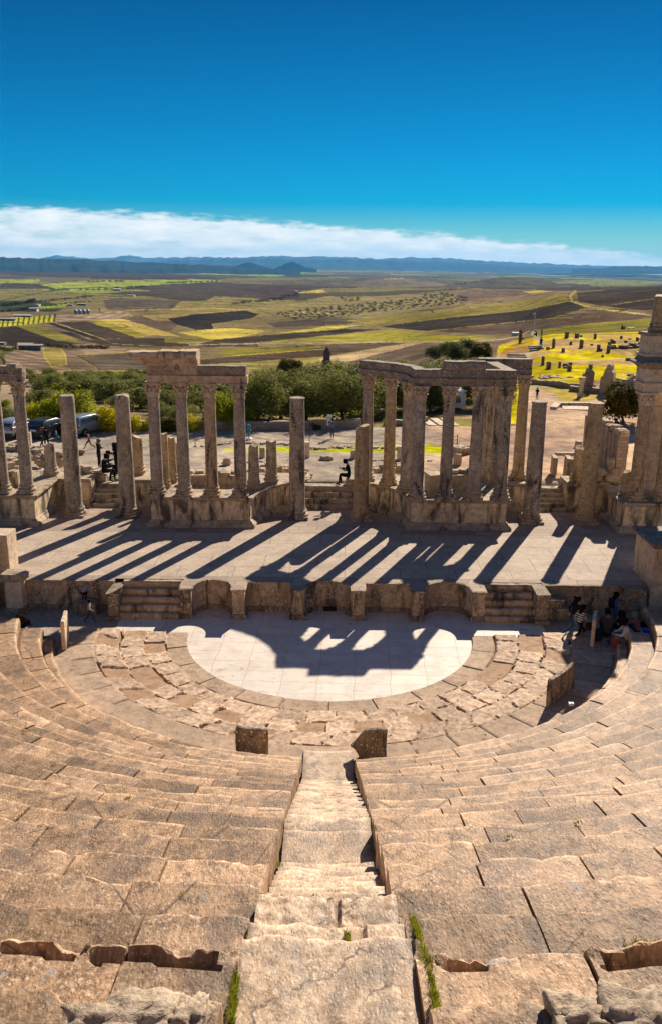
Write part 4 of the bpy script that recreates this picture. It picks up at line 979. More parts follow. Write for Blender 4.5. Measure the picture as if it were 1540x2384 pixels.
# ------------------------------------------------------------------ beams (entablatures)
def ent_sec(z0, w=.36, fr=.5):
    a = [(w, z0), (w, z0+.13), (w+.025, z0+.135), (w+.025, z0+.27), (w+.07, z0+.33), (w+.07, z0+.38), (w-.02, z0+.385), (w-.02, z0+.38+fr)]
    return a+[(-o, z) for o, z in reversed(a)]
t = thing('entablature', 'inscribed stone beam with a projecting broken cornice block over four columns', 'beam', (-6.8, 45.85, 9.2), )
mb = MB(); s_ = ent_sec(9.2)
a_sec = [q for q in s_ if q[1] <= 9.2+.385]
sweep(mb, [(-9.62, 45.85), (-4.40, 45.85)], [(.36, 9.2), (.36, 9.33), (.385, 9.335), (.385, 9.47), (.43, 9.53), (.43, 9.60), (-.43, 9.60), (-.385, 9.47), (-.36, 9.33), (-.36, 9.2)], .012, 41, .2); mb.build('architrave', M['entw'], t)
mb = MB(); sweep(mb, [(-6.98, 45.85), (-4.46, 45.85)], [(.33, 9.60), (.33, 10.05), (.27, 10.10), (-.27, 10.10), (-.33, 10.05), (-.33, 9.60)], .03, 43, .14); mb.build('frieze', M['ent'], t)
mb = MB(); sweep(mb, [(-9.60, 45.85), (-6.985, 45.85)], [(.33, 9.60), (.33, 10.10), (-.33, 10.10), (-.33, 9.60)], .008, 44, .2); fr = mb.build('inscribed_frieze', M['entw'], t)
mb = MB()
for (xa, xb, sd_, zt) in ((-10.35, -8.95, 45, 10.80), (-8.95, -7.9, 46, 10.86), (-7.9, -6.95, 47, 10.90)):
    sweep(mb, [(xa if xa > -10 else -9.75, 45.85), (xb, 45.85)], [(.36, 10.10), (.38, 10.2), (.44, 10.24), (.46, 10.42), (.66, 10.50), (.68, 10.52), (-.6, 10.5), (-.36, 10.1)], .03, sd_, .16)
    sweep(mb, [(xa-.2 if xa < -10 else xa, 45.85), (xb, 45.85)], [(.68, 10.50), (.74, 10.56), (.76, 10.74), (.66, zt), (-.62, zt-.02), (-.7, 10.5)], .06, sd_+3, .16)
mb.add([(-10.6, 45.2, 10.72), (-10.6, 46.2, 10.72), (-9.7, 46.2, 10.12), (-9.7, 45.3, 10.12), (-9.7, 46.3, 10.72), (-9.7, 45.2, 10.72)], [(0, 1, 2, 3), (0, 3, 5), (1, 4, 2), (0, 5, 4, 1)])
mb.build('cornice', M['entw'], t)
mb = MB()
for i in range(36): mb.box((-9.7+i*.075, 45.42, 10.28), (.04, .05, .08))
mb.build('dentils', M['entw'], t)
for i, (body, zz) in enumerate((('AVGEGON', 9.90), ('NACVMN', 9.68))):
    cu = bpy.data.curves.new('t', 'FONT'); cu.body = body; cu.size = .26; cu.extrude = .004; cu.space_character = 1.15
    tmp = bpy.data.objects.new('t', cu); COL.objects.link(tmp); dg = bpy.context.evaluated_depsgraph_get()
    me = bpy.data.meshes.new_from_object(tmp.evaluated_get(dg)); bpy.data.objects.remove(tmp)
    o = link('inscription', me, plain('letter_cut_stone', (.26, .155, .095), .9), None); o.rotation_euler = (math.pi/2, 0, 0)
    o.parent = fr; o.location = Vector((-9.35, 45.508, zz))-Vector((-6.8, 45.85, 9.2))
# right group: curved arm + straight arm + upper block
t = thing('entablature', 'long grey lichened beam that curves back at its left end over the right columns', 'beam', (6.5, 46, 9.2))
cv_ = [(1.75, 49.95)]+[(0+4.72*math.cos(R(a)), 45.35+4.72*math.sin(R(a))) for a in (64, 56, 48, 40, 30, 20)]+[(4.50, 45.85), (9.55, 45.85)]
mb = MB(); sweep(mb, cv_, [(.36, 9.2), (.36, 9.33), (.385, 9.335), (.385, 9.46), (.43, 9.52), (.43, 9.58), (-.43, 9.58), (-.36, 9.33), (-.36, 9.2)], .014, 51, .2); mb.build('architrave', M['ent'], t)
mb = MB(); sweep(mb, cv_, [(.33, 9.58), (.33, 9.96), (.29, 10.02), (-.29, 10.02), (-.33, 9.96), (-.33, 9.58)], .03, 52, .2); mb.build('frieze', M['ent'], t)
mb = MB(); sweep(mb, [(5.78, 45.85), (7.9, 45.85)], [(.33, 10.02), (.36, 10.12), (.36, 10.36), (.28, 10.46), (-.3, 10.46), (-.35, 10.02)], .05, 53, .15); mb.build('top_block', M['ent'], t)
t = thing('entablature', 'short grey beam running back and turning right over the rear columns', 'beam', (9.3, 50, 9.25))
mb = MB(); sweep(mb, [(9.2, 46.23), (8.95, 50.4)], [(.33, 9.22), (.33, 10.0), (-.33, 10.0), (-.33, 9.22)], .02, 55, .2)
sweep(mb, [(8.3, 50.42), (11.35, 50.42)], [(.36, 9.25), (.36, 9.5), (.42, 9.56), (.36, 9.62), (.36, 10.14), (-.36, 10.14), (-.36, 9.25)], .03, 57, .2); mb.build('architrave', M['ent'], t)
# far left fragment
t = thing('entablature', 'broken beam end above the columns at the left edge', 'beam', (-17.6, 45.9, 9.2))
mb = MB(); sweep(mb, [(-24, 45.9), (-16.35, 45.9)], [(.38, 9.2), (.38, 9.5), (.44, 9.58), (.34, 9.62), (.34, 9.98), (-.34, 9.98), (-.38, 9.2)], .05, 61, .2); mb.build('architrave', M['ent'], t)
mb = MB(); mb.rock((-16.45, 45.85, 9.55), (.75, .7, .7), 5, rough=.3); mb.rock((-16.62, 45.85, 9.92), (.5, .7, .35), 7, rough=.3); mb.build('broken_end', M['ent'], t)

# ------------------------------------------------------------------ right hand tower of the scene wall
t = thing('scene_wall_tower', 'tall two storey corner of columns and stacked blocks at the right edge', 'ruin', (17.5, 46.5, ZP))
xb = at(1481, 1160, ZP).x
def colpart(x, y, z, h, r_, seed, cap, mt):
    s_ = MB(); attic_base(s_, (x, y, z), r_, seed); shaft(s_, (x, y, z), .5, h-(cap or 0), r_, r_*.87, seed); s_.build('column_shaft', M[mt], t, smooth=True)
    if cap: k = MB(); capital(k, (x, y, z+h-cap), r_*.87, cap, seed); k.build('capital', M['pale'], t)
colpart(16.5, 45.9, ZP, 5.85, .36, 3, .72, 'col2'); colpart(17.85, 45.8, ZP, 5.85, .36, 5, .72, 'col2')
mb = MB()
for i, z in enumerate(np.arange(ZP, 8.9, .82)): mb.box((17.75+.02*(i % 2), 47.5, z+.405), (1.15-.03*(i % 3), 1.1, .80), R(12), jit=.012)
mb.build('pier', M['pale'], t)
E0 = 8.95
mb = MB(); sweep(mb, [(16.2, 46.9), (16.2, 45.6), (24, 45.6)], [(.05, E0), (.05, E0+.32), (.12, E0+.42), (.12, E0+.50), (.02, E0+.52), (.02, E0+1.2), (-.6, E0+1.2), (-.6, E0)], .015, 71, .3)
mb.build('entablature', M['pale'], t)
mb = MB(); sweep(mb, [(16.2, 46.9), (16.2, 45.6), (24, 45.6)], [(.05, E0+1.2), (.12, E0+1.28), (.30, E0+1.40), (.44, E0+1.46), (.44, E0+1.58), (.15, E0+1.70), (-.1, E0+1.92), (-.6, E0+1.92), (-.6, E0+1.2)], .045, 73, .22); mb.build('cornice', M['ent'], t)
mb = MB(); mb.box((16.95, 46.3, E0+2.42), (1.5, 1.2, .96), jit=.02); mb.box((16.95, 46.3, E0+1.9), (1.7, 1.4, .16), jit=.03); mb.build('pedestal', M['pale'], t)
mb = MB(); mb.box((16.95, 46.3, E0+2.97), (1.7, 1.4, .14), jit=.03); mb.build('pedestal_cap', M['ent'], t)
s_ = MB(); attic_base(s_, (16.85, 46.25, E0+3.04), .38, 9, .7); shaft(s_, (16.85, 46.25, E0+3.04), .5, 2.0, .38, .34, 9, broken=.3); s_.build('upper_column', M['col2'], t, smooth=True)

# ------------------------------------------------------------------ side walls of the stage
t = thing('side_wall', 'pale return wall of big blocks at the left end of the stage', 'wall', (-16, 38.3, 0))
mb = MB(); mb.box((-16.7, 38.35, 1.62), (4.0, 1.1, 3.3), jit=.02); mb.build('wall_block', M['pale'], t)
mb = MB(); mb.box((-17.15, 37.4, 1.42), (4.0, .9, 2.9), jit=.03); mb.build('front_block', M['pale'], t)
t = thing('altar', 'small moulded stone altar with a broken cap beside the left end of the stage front', 'altar', (-14.1, 36.85, 0))
mb = MB(); mb.box((-14.1, 36.72, .93), (.74, .62, 1.34), tp=.96, jit=.01); mb.build('shaft', M['pale'], t)
mb = MB(); mb.box((-14.1, 36.72, .14), (1.0, .86, .28), jit=.01, tp=.88); mb.build('plinth', M['dark'], t)
mb = MB(); mb.rock((-14.1, 36.72, 1.74), (1.04, .88, .36), 9, rough=.25, n=6); mb.build('cap', M['trim'], t)
t = thing('side_wall', 'tall pale side wall with a dark slab on top and an arch at the right end of the stage', 'wall', (16, 38, 0))
mb = MB(); n_ = 14
arcp = [(15.55, 0), (15.55, 2.0)]+[(16.35-.8*math.cos(q), 2.0+.8*math.sin(q)) for q in np.linspace(0, math.pi, n_)]+[(17.15, 0)]
outer = [(14.35, 0), (14.35, 3.3), (19, 3.3), (19, 0)]
mb.hexa([(14.35, 36.75, 0), (15.55, 36.75, 0), (15.55, 39.2, 0), (14.35, 39.2, 0)], [(14.35, 36.75, 3.3), (15.55, 36.75, 3.3), (15.55, 39.2, 3.3), (14.35, 39.2, 3.3)])
for (p, q) in zip(arcp[1:-1], arcp[2:]):
    if q[0]-p[0] > 1e-3: mb.hexa([(p[0], 36.75, p[1]), (q[0], 36.75, q[1]), (q[0], 39.2, q[1]), (p[0], 39.2, p[1])], [(p[0], 36.75, 3.3), (q[0], 36.75, 3.3), (q[0], 39.2, 3.3), (p[0], 39.2, 3.3)])
mb.box((18.1, 37.97, 1.65), (1.9, 2.45, 3.3)); mb.box((16.35, 38.9, 1.6), (1.7, .5, 3.1)); mb.build('arched_wall', M['pale'], t)
mb = MB(); sweep(mb, [(14.3, 39.25), (14.3, 36.7), (20, 36.7)], [(0, 3.3), (.1, 3.36), (.2, 3.42), (.22, 3.52), (.1, 3.58), (-2.2, 3.58), (-2.2, 3.3)], .03, 81, .2); mb.build('top_slab', M['ent'], t)
t = thing('stone_pier', 'dark squat stone pier leaning against the stage front near the right wall', 'pier', (13.6, 36.7, 0)); mb = MB(); mb.rock((13.65, 36.72, .72), (.9, .7, 1.5), 12, n=4, rough=.12); mb.build('block', M['dark'], t)
tag(t, 'dark squat stone pier leaning against the stage front near the right wall', 'pier')
def single(name, label, cat, mb, mat, origin, group=None, smooth=False):
    o = mb.build(name, mat, None, smooth, origin=origin); return tag(o, label, cat, group)
mb = MB(); mb.rock((10.15, 36.55, .3), (1.15, .7, .62), 14, n=4, rough=.14); mb.rock((10.02, 36.6, .75), (.8, .5, .42), 15, n=4, rough=.15)
single('fallen_block', 'fallen stone block lying in shade right of the right stage stairs', 'stone block', mb, M['dark'], (10.1, 36.55, 0))
p = at(199, 1432, 0); mb = MB(); mb.rock((p.x, p.y+.3, .27), (.95, .6, .58), 16, n=4, rough=.14)
single('fallen_block', 'low stone block under the climbing child by the stage front', 'stone block', mb, M['dark'], (p.x, p.y+.3, 0))

# ------------------------------------------------------------------ upright balustrade slabs round the orchestra
def slab_thing(label, pts2, z0, h, th, shape, seed, mat='dark'):
    """pts2: two plan points of its foot; shape: outline (u 0..1, v 0..1)"""
    a, b_ = Vector(pts2[0]), Vector(pts2[1]); d = (b_-a); nrm = Vector((d.y, -d.x)).normalized()*th/2
    mb = MB(); n = len(shape); vs = []
    for s in (1, -1):
        for (u, v) in shape:
            p = a+d*u+nrm*s; vs.append((p.x+.012*float(vn(u*5, v*5, s, seed)), p.y+.012*float(vn(u*5, v*5, s+3, seed)), z0+v*h))
    mb.add(vs, [tuple(range(n-1, -1, -1)), tuple(range(n, 2*n))]+[(i, (i+1) % n, n+(i+1) % n, n+i) for i in range(n)])
    o = single('balustrade_slab', label, 'stone slab', mb, M[mat], (a.x, a.y, z0), 'upright balustrade slabs round the orchestra')
    bv = o.modifiers.new('bevel', 'BEVEL'); bv.width = .025; bv.segments = 2
full = [(0, 0), (1, 0), (1, .5), (1.0, .93), (.97, .99), (.8, .985), (.6, .97), (.4, .975), (.2, 1.0), (.05, 1.03), (0, .98), (-.01, .5)]
brok = [(.25, 0), (1, 0), (1.0, .6), (1.02, 1.0), (.7, .99), (.42, .97), (.28, .82), (.12, .55), (-.02, .42), (.1, .32), (.2, .15)]
def foot(x1, y1, x2, y2, z=.4): a = at(x1, y1, z); b_ = at(x2, y2, z); return ((a.x, a.y), (b_.x, b_.y))
slab_thing('upright rectangular slab just left of the foot of the central stairway', foot(550, 1753, 625, 1757), .38, .95, .14, full, 1)
slab_thing('upright slab with its left corner broken off, right of the foot of the central stairway', foot(815, 1762, 898, 1762), .38, 1.02, .15, brok, 2)
slab_thing('upright slab standing edge on by the right seats, its shadow falling left', foot(1273, 1643, 1331, 1597), .38, 1.0, .17, full, 3)
slab_thing('upright pale slab standing on the left of the paving near the walking child', foot(150, 1513, 158, 1480), .38, 1.18, .16, full, 4, 'pale')
slab_thing('upright pale slab beside the woman in the striped jumper', foot(1376, 1506, 1380, 1478), .38, 1.15, .14, full, 5, 'pale')

# foreground boulders on the top seat row
for lab, (px, py), z, d, sd in [('large weathered boulder at the bottom left corner of the seats', (300, 2378), 9.95, (.86, .46, .36), 21), ('rounded boulder touching the larger one at the bottom left', (432, 2372), 9.95, (.34, .34, .34), 22),
      ('rounded boulder at the bottom right of the seats', (1345, 2378), 9.95, (.48, .42, .36), 23), ('large boulder cut by the bottom right corner of the picture', (1505, 2368), 9.98, (.72, .5, .38), 24)]:
    p = at(px, py, z); mb = MB(); mb.rock((p.x, p.y-.05, z-.02), d, sd, n=14, rough=.30); single('boulder', lab, 'boulder', mb, M['seat_b'] if 'seat_b' in M else M['rub'], (p.x, p.y, z-.2), 'boulders on the top row', 'all')
# ------------------------------------------------------------------ rubble, blocks, low walls
def px_w(px, Y, z):      # metres per picture pixel at that place
    return (Y*math.cos(PITCH)+(H-z)*math.sin(PITCH))/F
def block_px(name, label, cat, box, z, mat, group=None, depth=None, kind='box', seed=0, rz=0.0, parts=None):
    """upright block whose visible front fills the picture box (x0,x1,ytop,ybottom) and stands on height z"""
    x0, x1, y0, y1 = box
    p = at((x0+x1)/2, y1, z) if z is not None else ground_at((x0+x1)/2, y1)
    s = px_w((x0+x1)/2, p.y, p.z); w = (x1-x0)*s; h = max(.12, atY((x0+x1)/2, y0, p.y).z-p.z); d = depth or w*.8
    mb = MB(); rr = R(rz); cx, cy = p.x, p.y+d/2
    if kind == 'box':
        mb.rock((cx, cy, p.z+h/2-.03), (w*.97, d, h+.06), seed+int(x0), rr, n=4, rough=.10)
    elif kind == 'rock': mb.rock((cx, cy, p.z+h/2-.05), (w*1.1, d, h*1.25), seed+int(x0), rr, n=5, rough=.32)
    elif kind == 'sharp': mb.box((cx, cy, p.z+h/2-.02), (w, d, h+.04), rr, tp=.97, jit=w*.02)
    elif kind == 'cyl': mb.lathe([(w/2, -.05), (w/2, h*.97), (w*.46, h)], (cx, cy, p.z), 20, .03, int(x0))
    return tag(mb.build(name, M[mat] if isinstance(mat, str) else mat, None, 'a' if kind in ('cyl',) else False, origin=(cx, cy, p.z)), label, cat, group)
G1 = 'stone blocks lying about the podiums and forecourt'
block_px('stone_block', 'square stone block between the two far left podium columns', 'stone block', (16, 44, 1098, 1135), ZP, 'rub', G1)
block_px('stone_block', 'small stone cube on the pavement behind the inscribed beam columns', 'stone block', (519, 537, 1068, 1083), 2.5, 'rub', G1)
block_px('stone_block', 'grey block beside the round stumps behind the bright lawn strip', 'stone block', (604, 617, 1043, 1067), 2.5, 'rub', G1, kind='cyl')
block_px('stone_post', 'square stone post right behind the black stained column', 'stone post', (709, 721, 1030, 1066), 2.5, 'pale', G1, kind='sharp', depth=.35)
block_px('stone_block', 'squat block just left of the broken lichened column', 'stone block', (814, 828, 1049, 1068), 2.5, 'rub', G1)
block_px('stone_stump', 'round white stump on the lawn between the right columns', 'stone stump', (923, 937, 1040, 1072), 2.5, 'pale', G1, kind='cyl')
block_px('stone_block', 'upright block at the right end of the lawn strip', 'stone block', (1055, 1073, 1058, 1084), 2.5, 'rub', G1)
block_px('stone_block', 'flat stone lying on the pavement behind the central steps', 'stone block', (747, 771, 1063, 1072), 2.5, 'rub', G1, kind='rock')
block_px('stone_post', 'slender stone post beside the second far left column', 'stone post', (64, 73, 1007, 1044), 2.5, 'pale', G1, kind='sharp', depth=.3)
block_px('stone_drum', 'short round drum left of the ochre column at the right', 'stone drum', (1338, 1355, 1028, 1042), 2.5, 'rub', G1, kind='cyl')
block_px('stone_block', 'big worn block on the right end of the left central podium', 'stone block', (513, 538, 1100, 1142), ZP-.3, 'rub', G1, depth=1.3)
t = thing('low_wall', 'low masonry wall on the podium behind the four inscribed beam columns', 'wall', tuple(at(480, 1142, ZP)))
p = at(480, 1135, ZP); mb = MB()
for i in range(4): mb.box((p.x-.9+i*.78, p.y+.9, ZP+.28), (.76, .8, .58), jit=.02)
for i in range(5): mb.rock((p.x-1.1+i*.62, p.y+1.2, ZP+.62), (.5, .6, .22), i+50)
mb.build('masonry', M['rub'], t)
t = thing('low_wall', 'chest of worn masonry blocks standing behind the front right columns', 'wall', tuple(at(1040, 1150, ZP)))
p = at(1040, 1148, ZP); mb = MB()
mb.box((p.x-.55, p.y+.55, ZP+.5), (1.1, .9, 1.0), R(14), jit=.03); mb.box((p.x+.75, p.y+1.1, ZP+.42), (1.7, .8, .86), R(3), jit=.03); mb.build('masonry', M['rub'], t)
mb = MB()
for i in range(9): mb.rock((p.x-.2+i*.25, p.y+1.3+rnd.uniform(-.3, .3), ZP+.95), (.35, .3, .2), i+70)
mb.build('loose_top', M['rub'], t)
def rubble(label, pts, z, n, size, seed, mat='rub', name='rubble_wall', h=.5, wdt=.8):
    rg = random.Random(seed); mb = MB(); P = [Vector(p) for p in pts]
    L = [(b-a).length for a, b in zip(P[:-1], P[1:])]; T = sum(L)
    for i in range(n):
        q = rg.uniform(0, T); k = 0
        while q > L[k]: q -= L[k]; k += 1
        d = (P[k+1]-P[k]).normalized(); c = P[k]+d*q; nr = Vector((-d.y, d.x)); c = c+nr*rg.uniform(-wdt/2, wdt/2); s = size*rg.uniform(.6, 1.4)
        mb.rock((c.x, c.y, z+rg.uniform(0, h)), (s*1.25, s, s*.7), rg.randint(0, 999), rg.uniform(0, 3), n=2, rough=.25)
    for (a, b) in zip(P[:-1], P[1:]):
        c = (a+b)/2; ang = math.atan2(b.y-a.y, b.x-a.x); mb.rock((c.x, c.y, z+h*.25), ((b-a).length, wdt*.9, h*.9), seed, ang, n=5, rough=.1)
    return single(name, label, 'rubble wall', mb, M[mat], (P[0].x, P[0].y, z), 'ruined rubble walls around the stage')
def pl(*ps, z=2.5): return [(at(x, y, z).x, at(x, y, z).y) for x, y in ps]
rubble('rubble wall running back across the far left podium', pl((20, 1098), (60, 1070), (112, 1062), z=ZP), ZP, 60, .38, 1)
rubble('heap of rubble beside the round stump on the far left podium', pl((92, 1078), (150, 1078), z=ZP), ZP-.1, 36, .34, 2, h=.75)
rubble('rubble between the second bare shaft and the people at the left steps', pl((178, 1098), (212, 1098), z=ZP), ZP-.2, 26, .32, 3)
rubble('rubble edge on the forecourt at the far left, between the shafts', pl((20, 1046), (100, 1052), (190, 1058)), 2.5, 46, .36, 4, h=.3)
rubble('rubble behind the two stumps left of the central steps', pl((560, 1100), (670, 1096), z=ZP-.2), ZP-.35, 40, .36, 5)
rubble('rubble along the back of the curved right podium', pl((868, 1100), (940, 1100), (985, 1108), z=ZP-.2), ZP-.3, 44, .34, 6)
rubble('rubble at the left side of the central passage', pl((710, 1098), (716, 1124)), 2.5, 12, .34, 7, h=.3, wdt=.4)
rubble('low broken kerb behind the lawn at the left of the forecourt', pl((455, 1040), (560, 1030), (700, 1036)), 2.45, 46, .26, 8, h=.08, wdt=.5)
rubble('curved low kerb of stones across the middle of the forecourt', pl((725, 1046), (800, 1042), (870, 1044), (960, 1046)), 2.45, 50, .26, 9, h=.10, wdt=.4)
rubble('dark rubble bank right of the lawn strip', pl((1055, 1058), (1100, 1052)), 2.5, 24, .34, 10, h=.4)
rubble('low kerb of stones in front of the lawn by the small cube', pl((640, 1072), (560, 1078), (480, 1078)), 2.45, 30, .24, 11, h=.04, wdt=.3)
rubble('pale flat kerb between the right columns', pl((860, 1072), (920, 1071), (1000, 1073)), 2.45, 26, .26, 12, h=.05, wdt=.3)
rubble('ruined wall beside the ochre stump on the right', pl((1358, 1118), (1405, 1120), (1440, 1122), z=ZP), ZP-.3, 40, .42, 13, h=1.0)
rubble('pale rubble mound right of the ochre column', pl((1398, 1058), (1440, 1064)), 2.6, 44, .40, 14, h=.55, wdt=1.3)
t = thing('ruined_doorway', 'pair of upright slabs forming a small ruined doorway by the right steps', 'ruin', tuple(at(1300, 1108, 2.6)))
p = at(1290, 1106, 2.6); mb = MB(); mb.box((p.x, p.y+.4, 3.15), (.28, 1.1, 1.15), R(-6), jit=.03); mb.box((p.x+.75, p.y-.1, 3.15), (.3, 1.2, 1.25), R(-4), jit=.03); mb.box((p.x+1.3, p.y+.35, 3.05), (1.0, .3, 1.0), jit=.04); mb.build('slabs', M['rub'], t)
mb = MB()
for i in range(6): mb.rock((p.x+.4+i*.22, p.y+1.0, 3.75), (.4, .4, .2), i+90)
mb.build('loose_stones', M['rub'], t)
# tall brick-like wall at right behind the tower
def masonry(name, base, mortar, sc=1.0):
    m, nt, b = newmat(name); g = NG(nt)
    sx = g.n('ShaderNodeSeparateXYZ'); g.l(g.P(), sx.inputs[0]); cb = g.n('ShaderNodeCombineXYZ')
    g.l(g.math('ADD', sx.outputs[0], sx.outputs[1]), cb.inputs[0]); g.l(sx.outputs[2], cb.inputs[1])
    nz = g.noise(2.5, 3, .6); wv = g.n('ShaderNodeVectorMath', operation='ADD'); sc_ = g.n('ShaderNodeVectorMath', operation='SCALE'); sc_.inputs[3].default_value = .07
    nn = g.n('ShaderNodeTexNoise'); nn.inputs['Scale'].default_value = 3; g.l(g.P(), nn.inputs[0]); g.l(nn.outputs['Color'], sc_.inputs[0]); g.l(cb.outputs[0], wv.inputs[0]); g.l(sc_.outputs[0], wv.inputs[1])
    br = g.n('ShaderNodeTexBrick'); br.inputs['Scale'].default_value = 1.0/sc; br.inputs['Brick Width'].default_value = .46; br.inputs['Row Height'].default_value = .2; br.inputs['Mortar Size'].default_value = .012
    br.inputs['Color1'].default_value = (*base, 1); br.inputs['Color2'].default_value = (*[x*.7 for x in base], 1); br.inputs['Mortar'].default_value = (*mortar, 1); g.l(wv.outputs[0], br.inputs[0])
    c = g.mix(g.ramp(nz, .3, .7, 0, .4), br.outputs['Color'], tuple(x*.55 for x in base)); g.l(c, b.inputs['Base Color']); b.inputs['Roughness'].default_value = .9
    g.bump(g.math('ADD', g.math('MULTIPLY', br.outputs['Fac'], -1), g.noise(12, 4, .7)), b, .03); return m
M['mas'] = masonry('coursed_stone', (.48, .37, .27), (.22, .17, .125)); M['mas2'] = masonry('parapet_stone', (.42, .33, .25), (.17, .13, .10), .9)
def wallrun(name, label, pts, z, h, w, mat='mas', jag=.12, seed=0, group=None, zf=None):
    P = subdiv([Vector(p) for p in pts], .5); mb = MB(); L = offset_path(P, w/2); Rr = offset_path(P, -w/2); vs = []; rg = random.Random(seed)
    for i, (a, b_) in enumerate(zip(L, Rr)):
        zz = z if zf is None else zf(a.x, a.y); hh = h+rg.uniform(-jag, jag)
        vs += [(a.x, a.y, zz-.3), (a.x, a.y, zz+hh), (b_.x, b_.y, zz+hh+rg.uniform(-.03, .03)), (b_.x, b_.y, zz-.3)]
    n = len(P); fs = [(i*4+j, (i+1)*4+j, (i+1)*4+(j+1) % 4, i*4+(j+1) % 4) for i in range(n-1) for j in range(4)]+[(0, 1, 2, 3), (n*4-1, n*4-2, n*4-3, n*4-4)]
    mb.add(vs, fs); return single(name, label, 'wall', mb, M[mat], (P[0].x, P[0].y, z), group)
t = thing('masonry_wall', 'tall wall of small squared stones rising behind the right tower', 'wall', (17, 52, 2.5))
a = at(1478, 1112, ZP); b_ = (a.x-.2, 56.5); mb = MB(); nW = 10
for i in range(nW):
    f0, f1 = i/nW, (i+1)/nW; xa = 16.55+(b_[0]-16.55)*0; h0 = 3.6-.25*(i % 3)*.6
    mb.box((16.9-.05*i, 49.9+.55*i+.27, ZP-.6+h0/2), (.6, .56, h0), 0, jit=.02)
mb.build('squared_stones', M['mas'], t); mb = MB()
for i in range(14): mb.rock((16.9-.02*i, 50+.38*i, ZP-.6+3.5+rnd.uniform(-.1, .1)), (.55, .5, .3), i+120)
mb.build('broken_top', M['rub'], t)
wallrun('low_wall', 'low L shaped pale wall in front of the round tree on the right', pl((1400, 1008), (1447, 1008), (1447, 990)), 2.5, .55, .45, 'mas', .03, 3)
wallrun('low_wall', 'slanting low wall below the round tree on the right', pl((1410, 1022), (1452, 1055)), 2.5, .6, .5, 'mas', .03, 4)
# parapet behind the forecourt
gw = at(0, 1000, 2.4)
wallrun('parapet_wall', 'long low dry stone parapet along the far edge of the forecourt', [(at(x, y, 2.45).x, at(x, y, 2.45).y) for x, y in ((-260, 1008), (0, 1004), (240, 1003), (400, 1002), (575, 1004), (690, 1003), (800, 1000), (836, 997))], 2.45, .78, .5, 'mas2', .05, 5)
wallrun('parapet_wall', 'short stretch of low wall right of the passage under the big trees', [(at(x, y, 2.45).x, at(x, y, 2.45).y) for x, y in ((905, 992), (960, 992), (990, 985))], 2.45, .55, .5, 'mas2', .08, 6)
# excavated white steps beside the booth, and foundations right
t = thing('excavated_steps', 'pale excavated slabs in a row on the forecourt below the white booth', 'ruin', tuple(at(985, 995, 2.5)))
p0 = at(968, 993, 2.5)
for i, (xa, w_) in enumerate(((0, .5), (.95, .5), (1.9, .35), (2.8, .25))):
    mb = MB(); mb.hexa([(p0.x+xa, p0.y, 2.45), (p0.x+xa+.75, p0.y, 2.45), (p0.x+xa+.15, p0.y+3, 2.45), (p0.x+xa-.5, p0.y+3, 2.45)], [(p0.x+xa, p0.y, 2.66), (p0.x+xa+.75, p0.y, 2.62), (p0.x+xa+.15, p0.y+3, 2.7), (p0.x+xa-.5, p0.y+3, 2.7)]); mb.build('slab', M['pale'], t)
mb = MB(); mb.box((p0.x+1.4, p0.y-.12, 2.5), (4.4, .25, .14), jit=.03); mb.build('kerb', M['pale'], t)
mb = MB(); q = at(1345, 953, 2.5)
mb.box((q.x, q.y+.6, 2.5), (2.6, 2.0, .16), R(-8), jit=.03); mb.box((q.x-1.9, q.y+.8, 2.62), (.6, 2.8, .42), R(-22), jit=.05); mb.box((q.x+.6, q.y+2.2, 2.62), (4.2, .6, .4), R(10), jit=.05)
single('stone_foundation', 'flat pale foundation with low walls on the gravel below the meadow', 'foundation', mb, M['pale'], (q.x, q.y, 2.5))
def gp(x, y): p = ground_at(x, y); return (p.x, p.y)
wallrun('low_wall', 'long low wall of squared blocks at the lower edge of the meadow', [gp(1235, 893), gp(1310, 902), gp(1385, 905)], 2.4, .55, .5, 'mas', .1, 7, zf=TZ)
wallrun('low_wall', 'second lower row of big dark blocks in front of the meadow wall', [gp(1325, 909), gp(1400, 916)], 2.4, .6, .6, 'dark', .12, 8, zf=TZ)
wallrun('low_wall', 'broken brown wall running right from the ruined arch', [gp(1432, 900), gp(1480, 897), gp(1560, 892)], 2.4, .95, .6, 'mas', .25, 9, zf=TZ)
# small baluster-like pillar on the lawn
p = ground_at(1350, 924); s = px_w(1350, p.y, p.z); h = 46*s
mb = MB(); mb.lathe([(.36, 0), (.36, .15), (.27, .3), (.22, .5), (.21, h*.62), (.25, h*.7), (.23, h*.76), (.33, h*.83), (.36, h*.88), (.36, h)], tuple(p), 12, .10, 5)
single('stone_pillar', 'pale carved stone pillar standing alone on the lower lawn', 'pillar', mb, M['pale'], tuple(p))
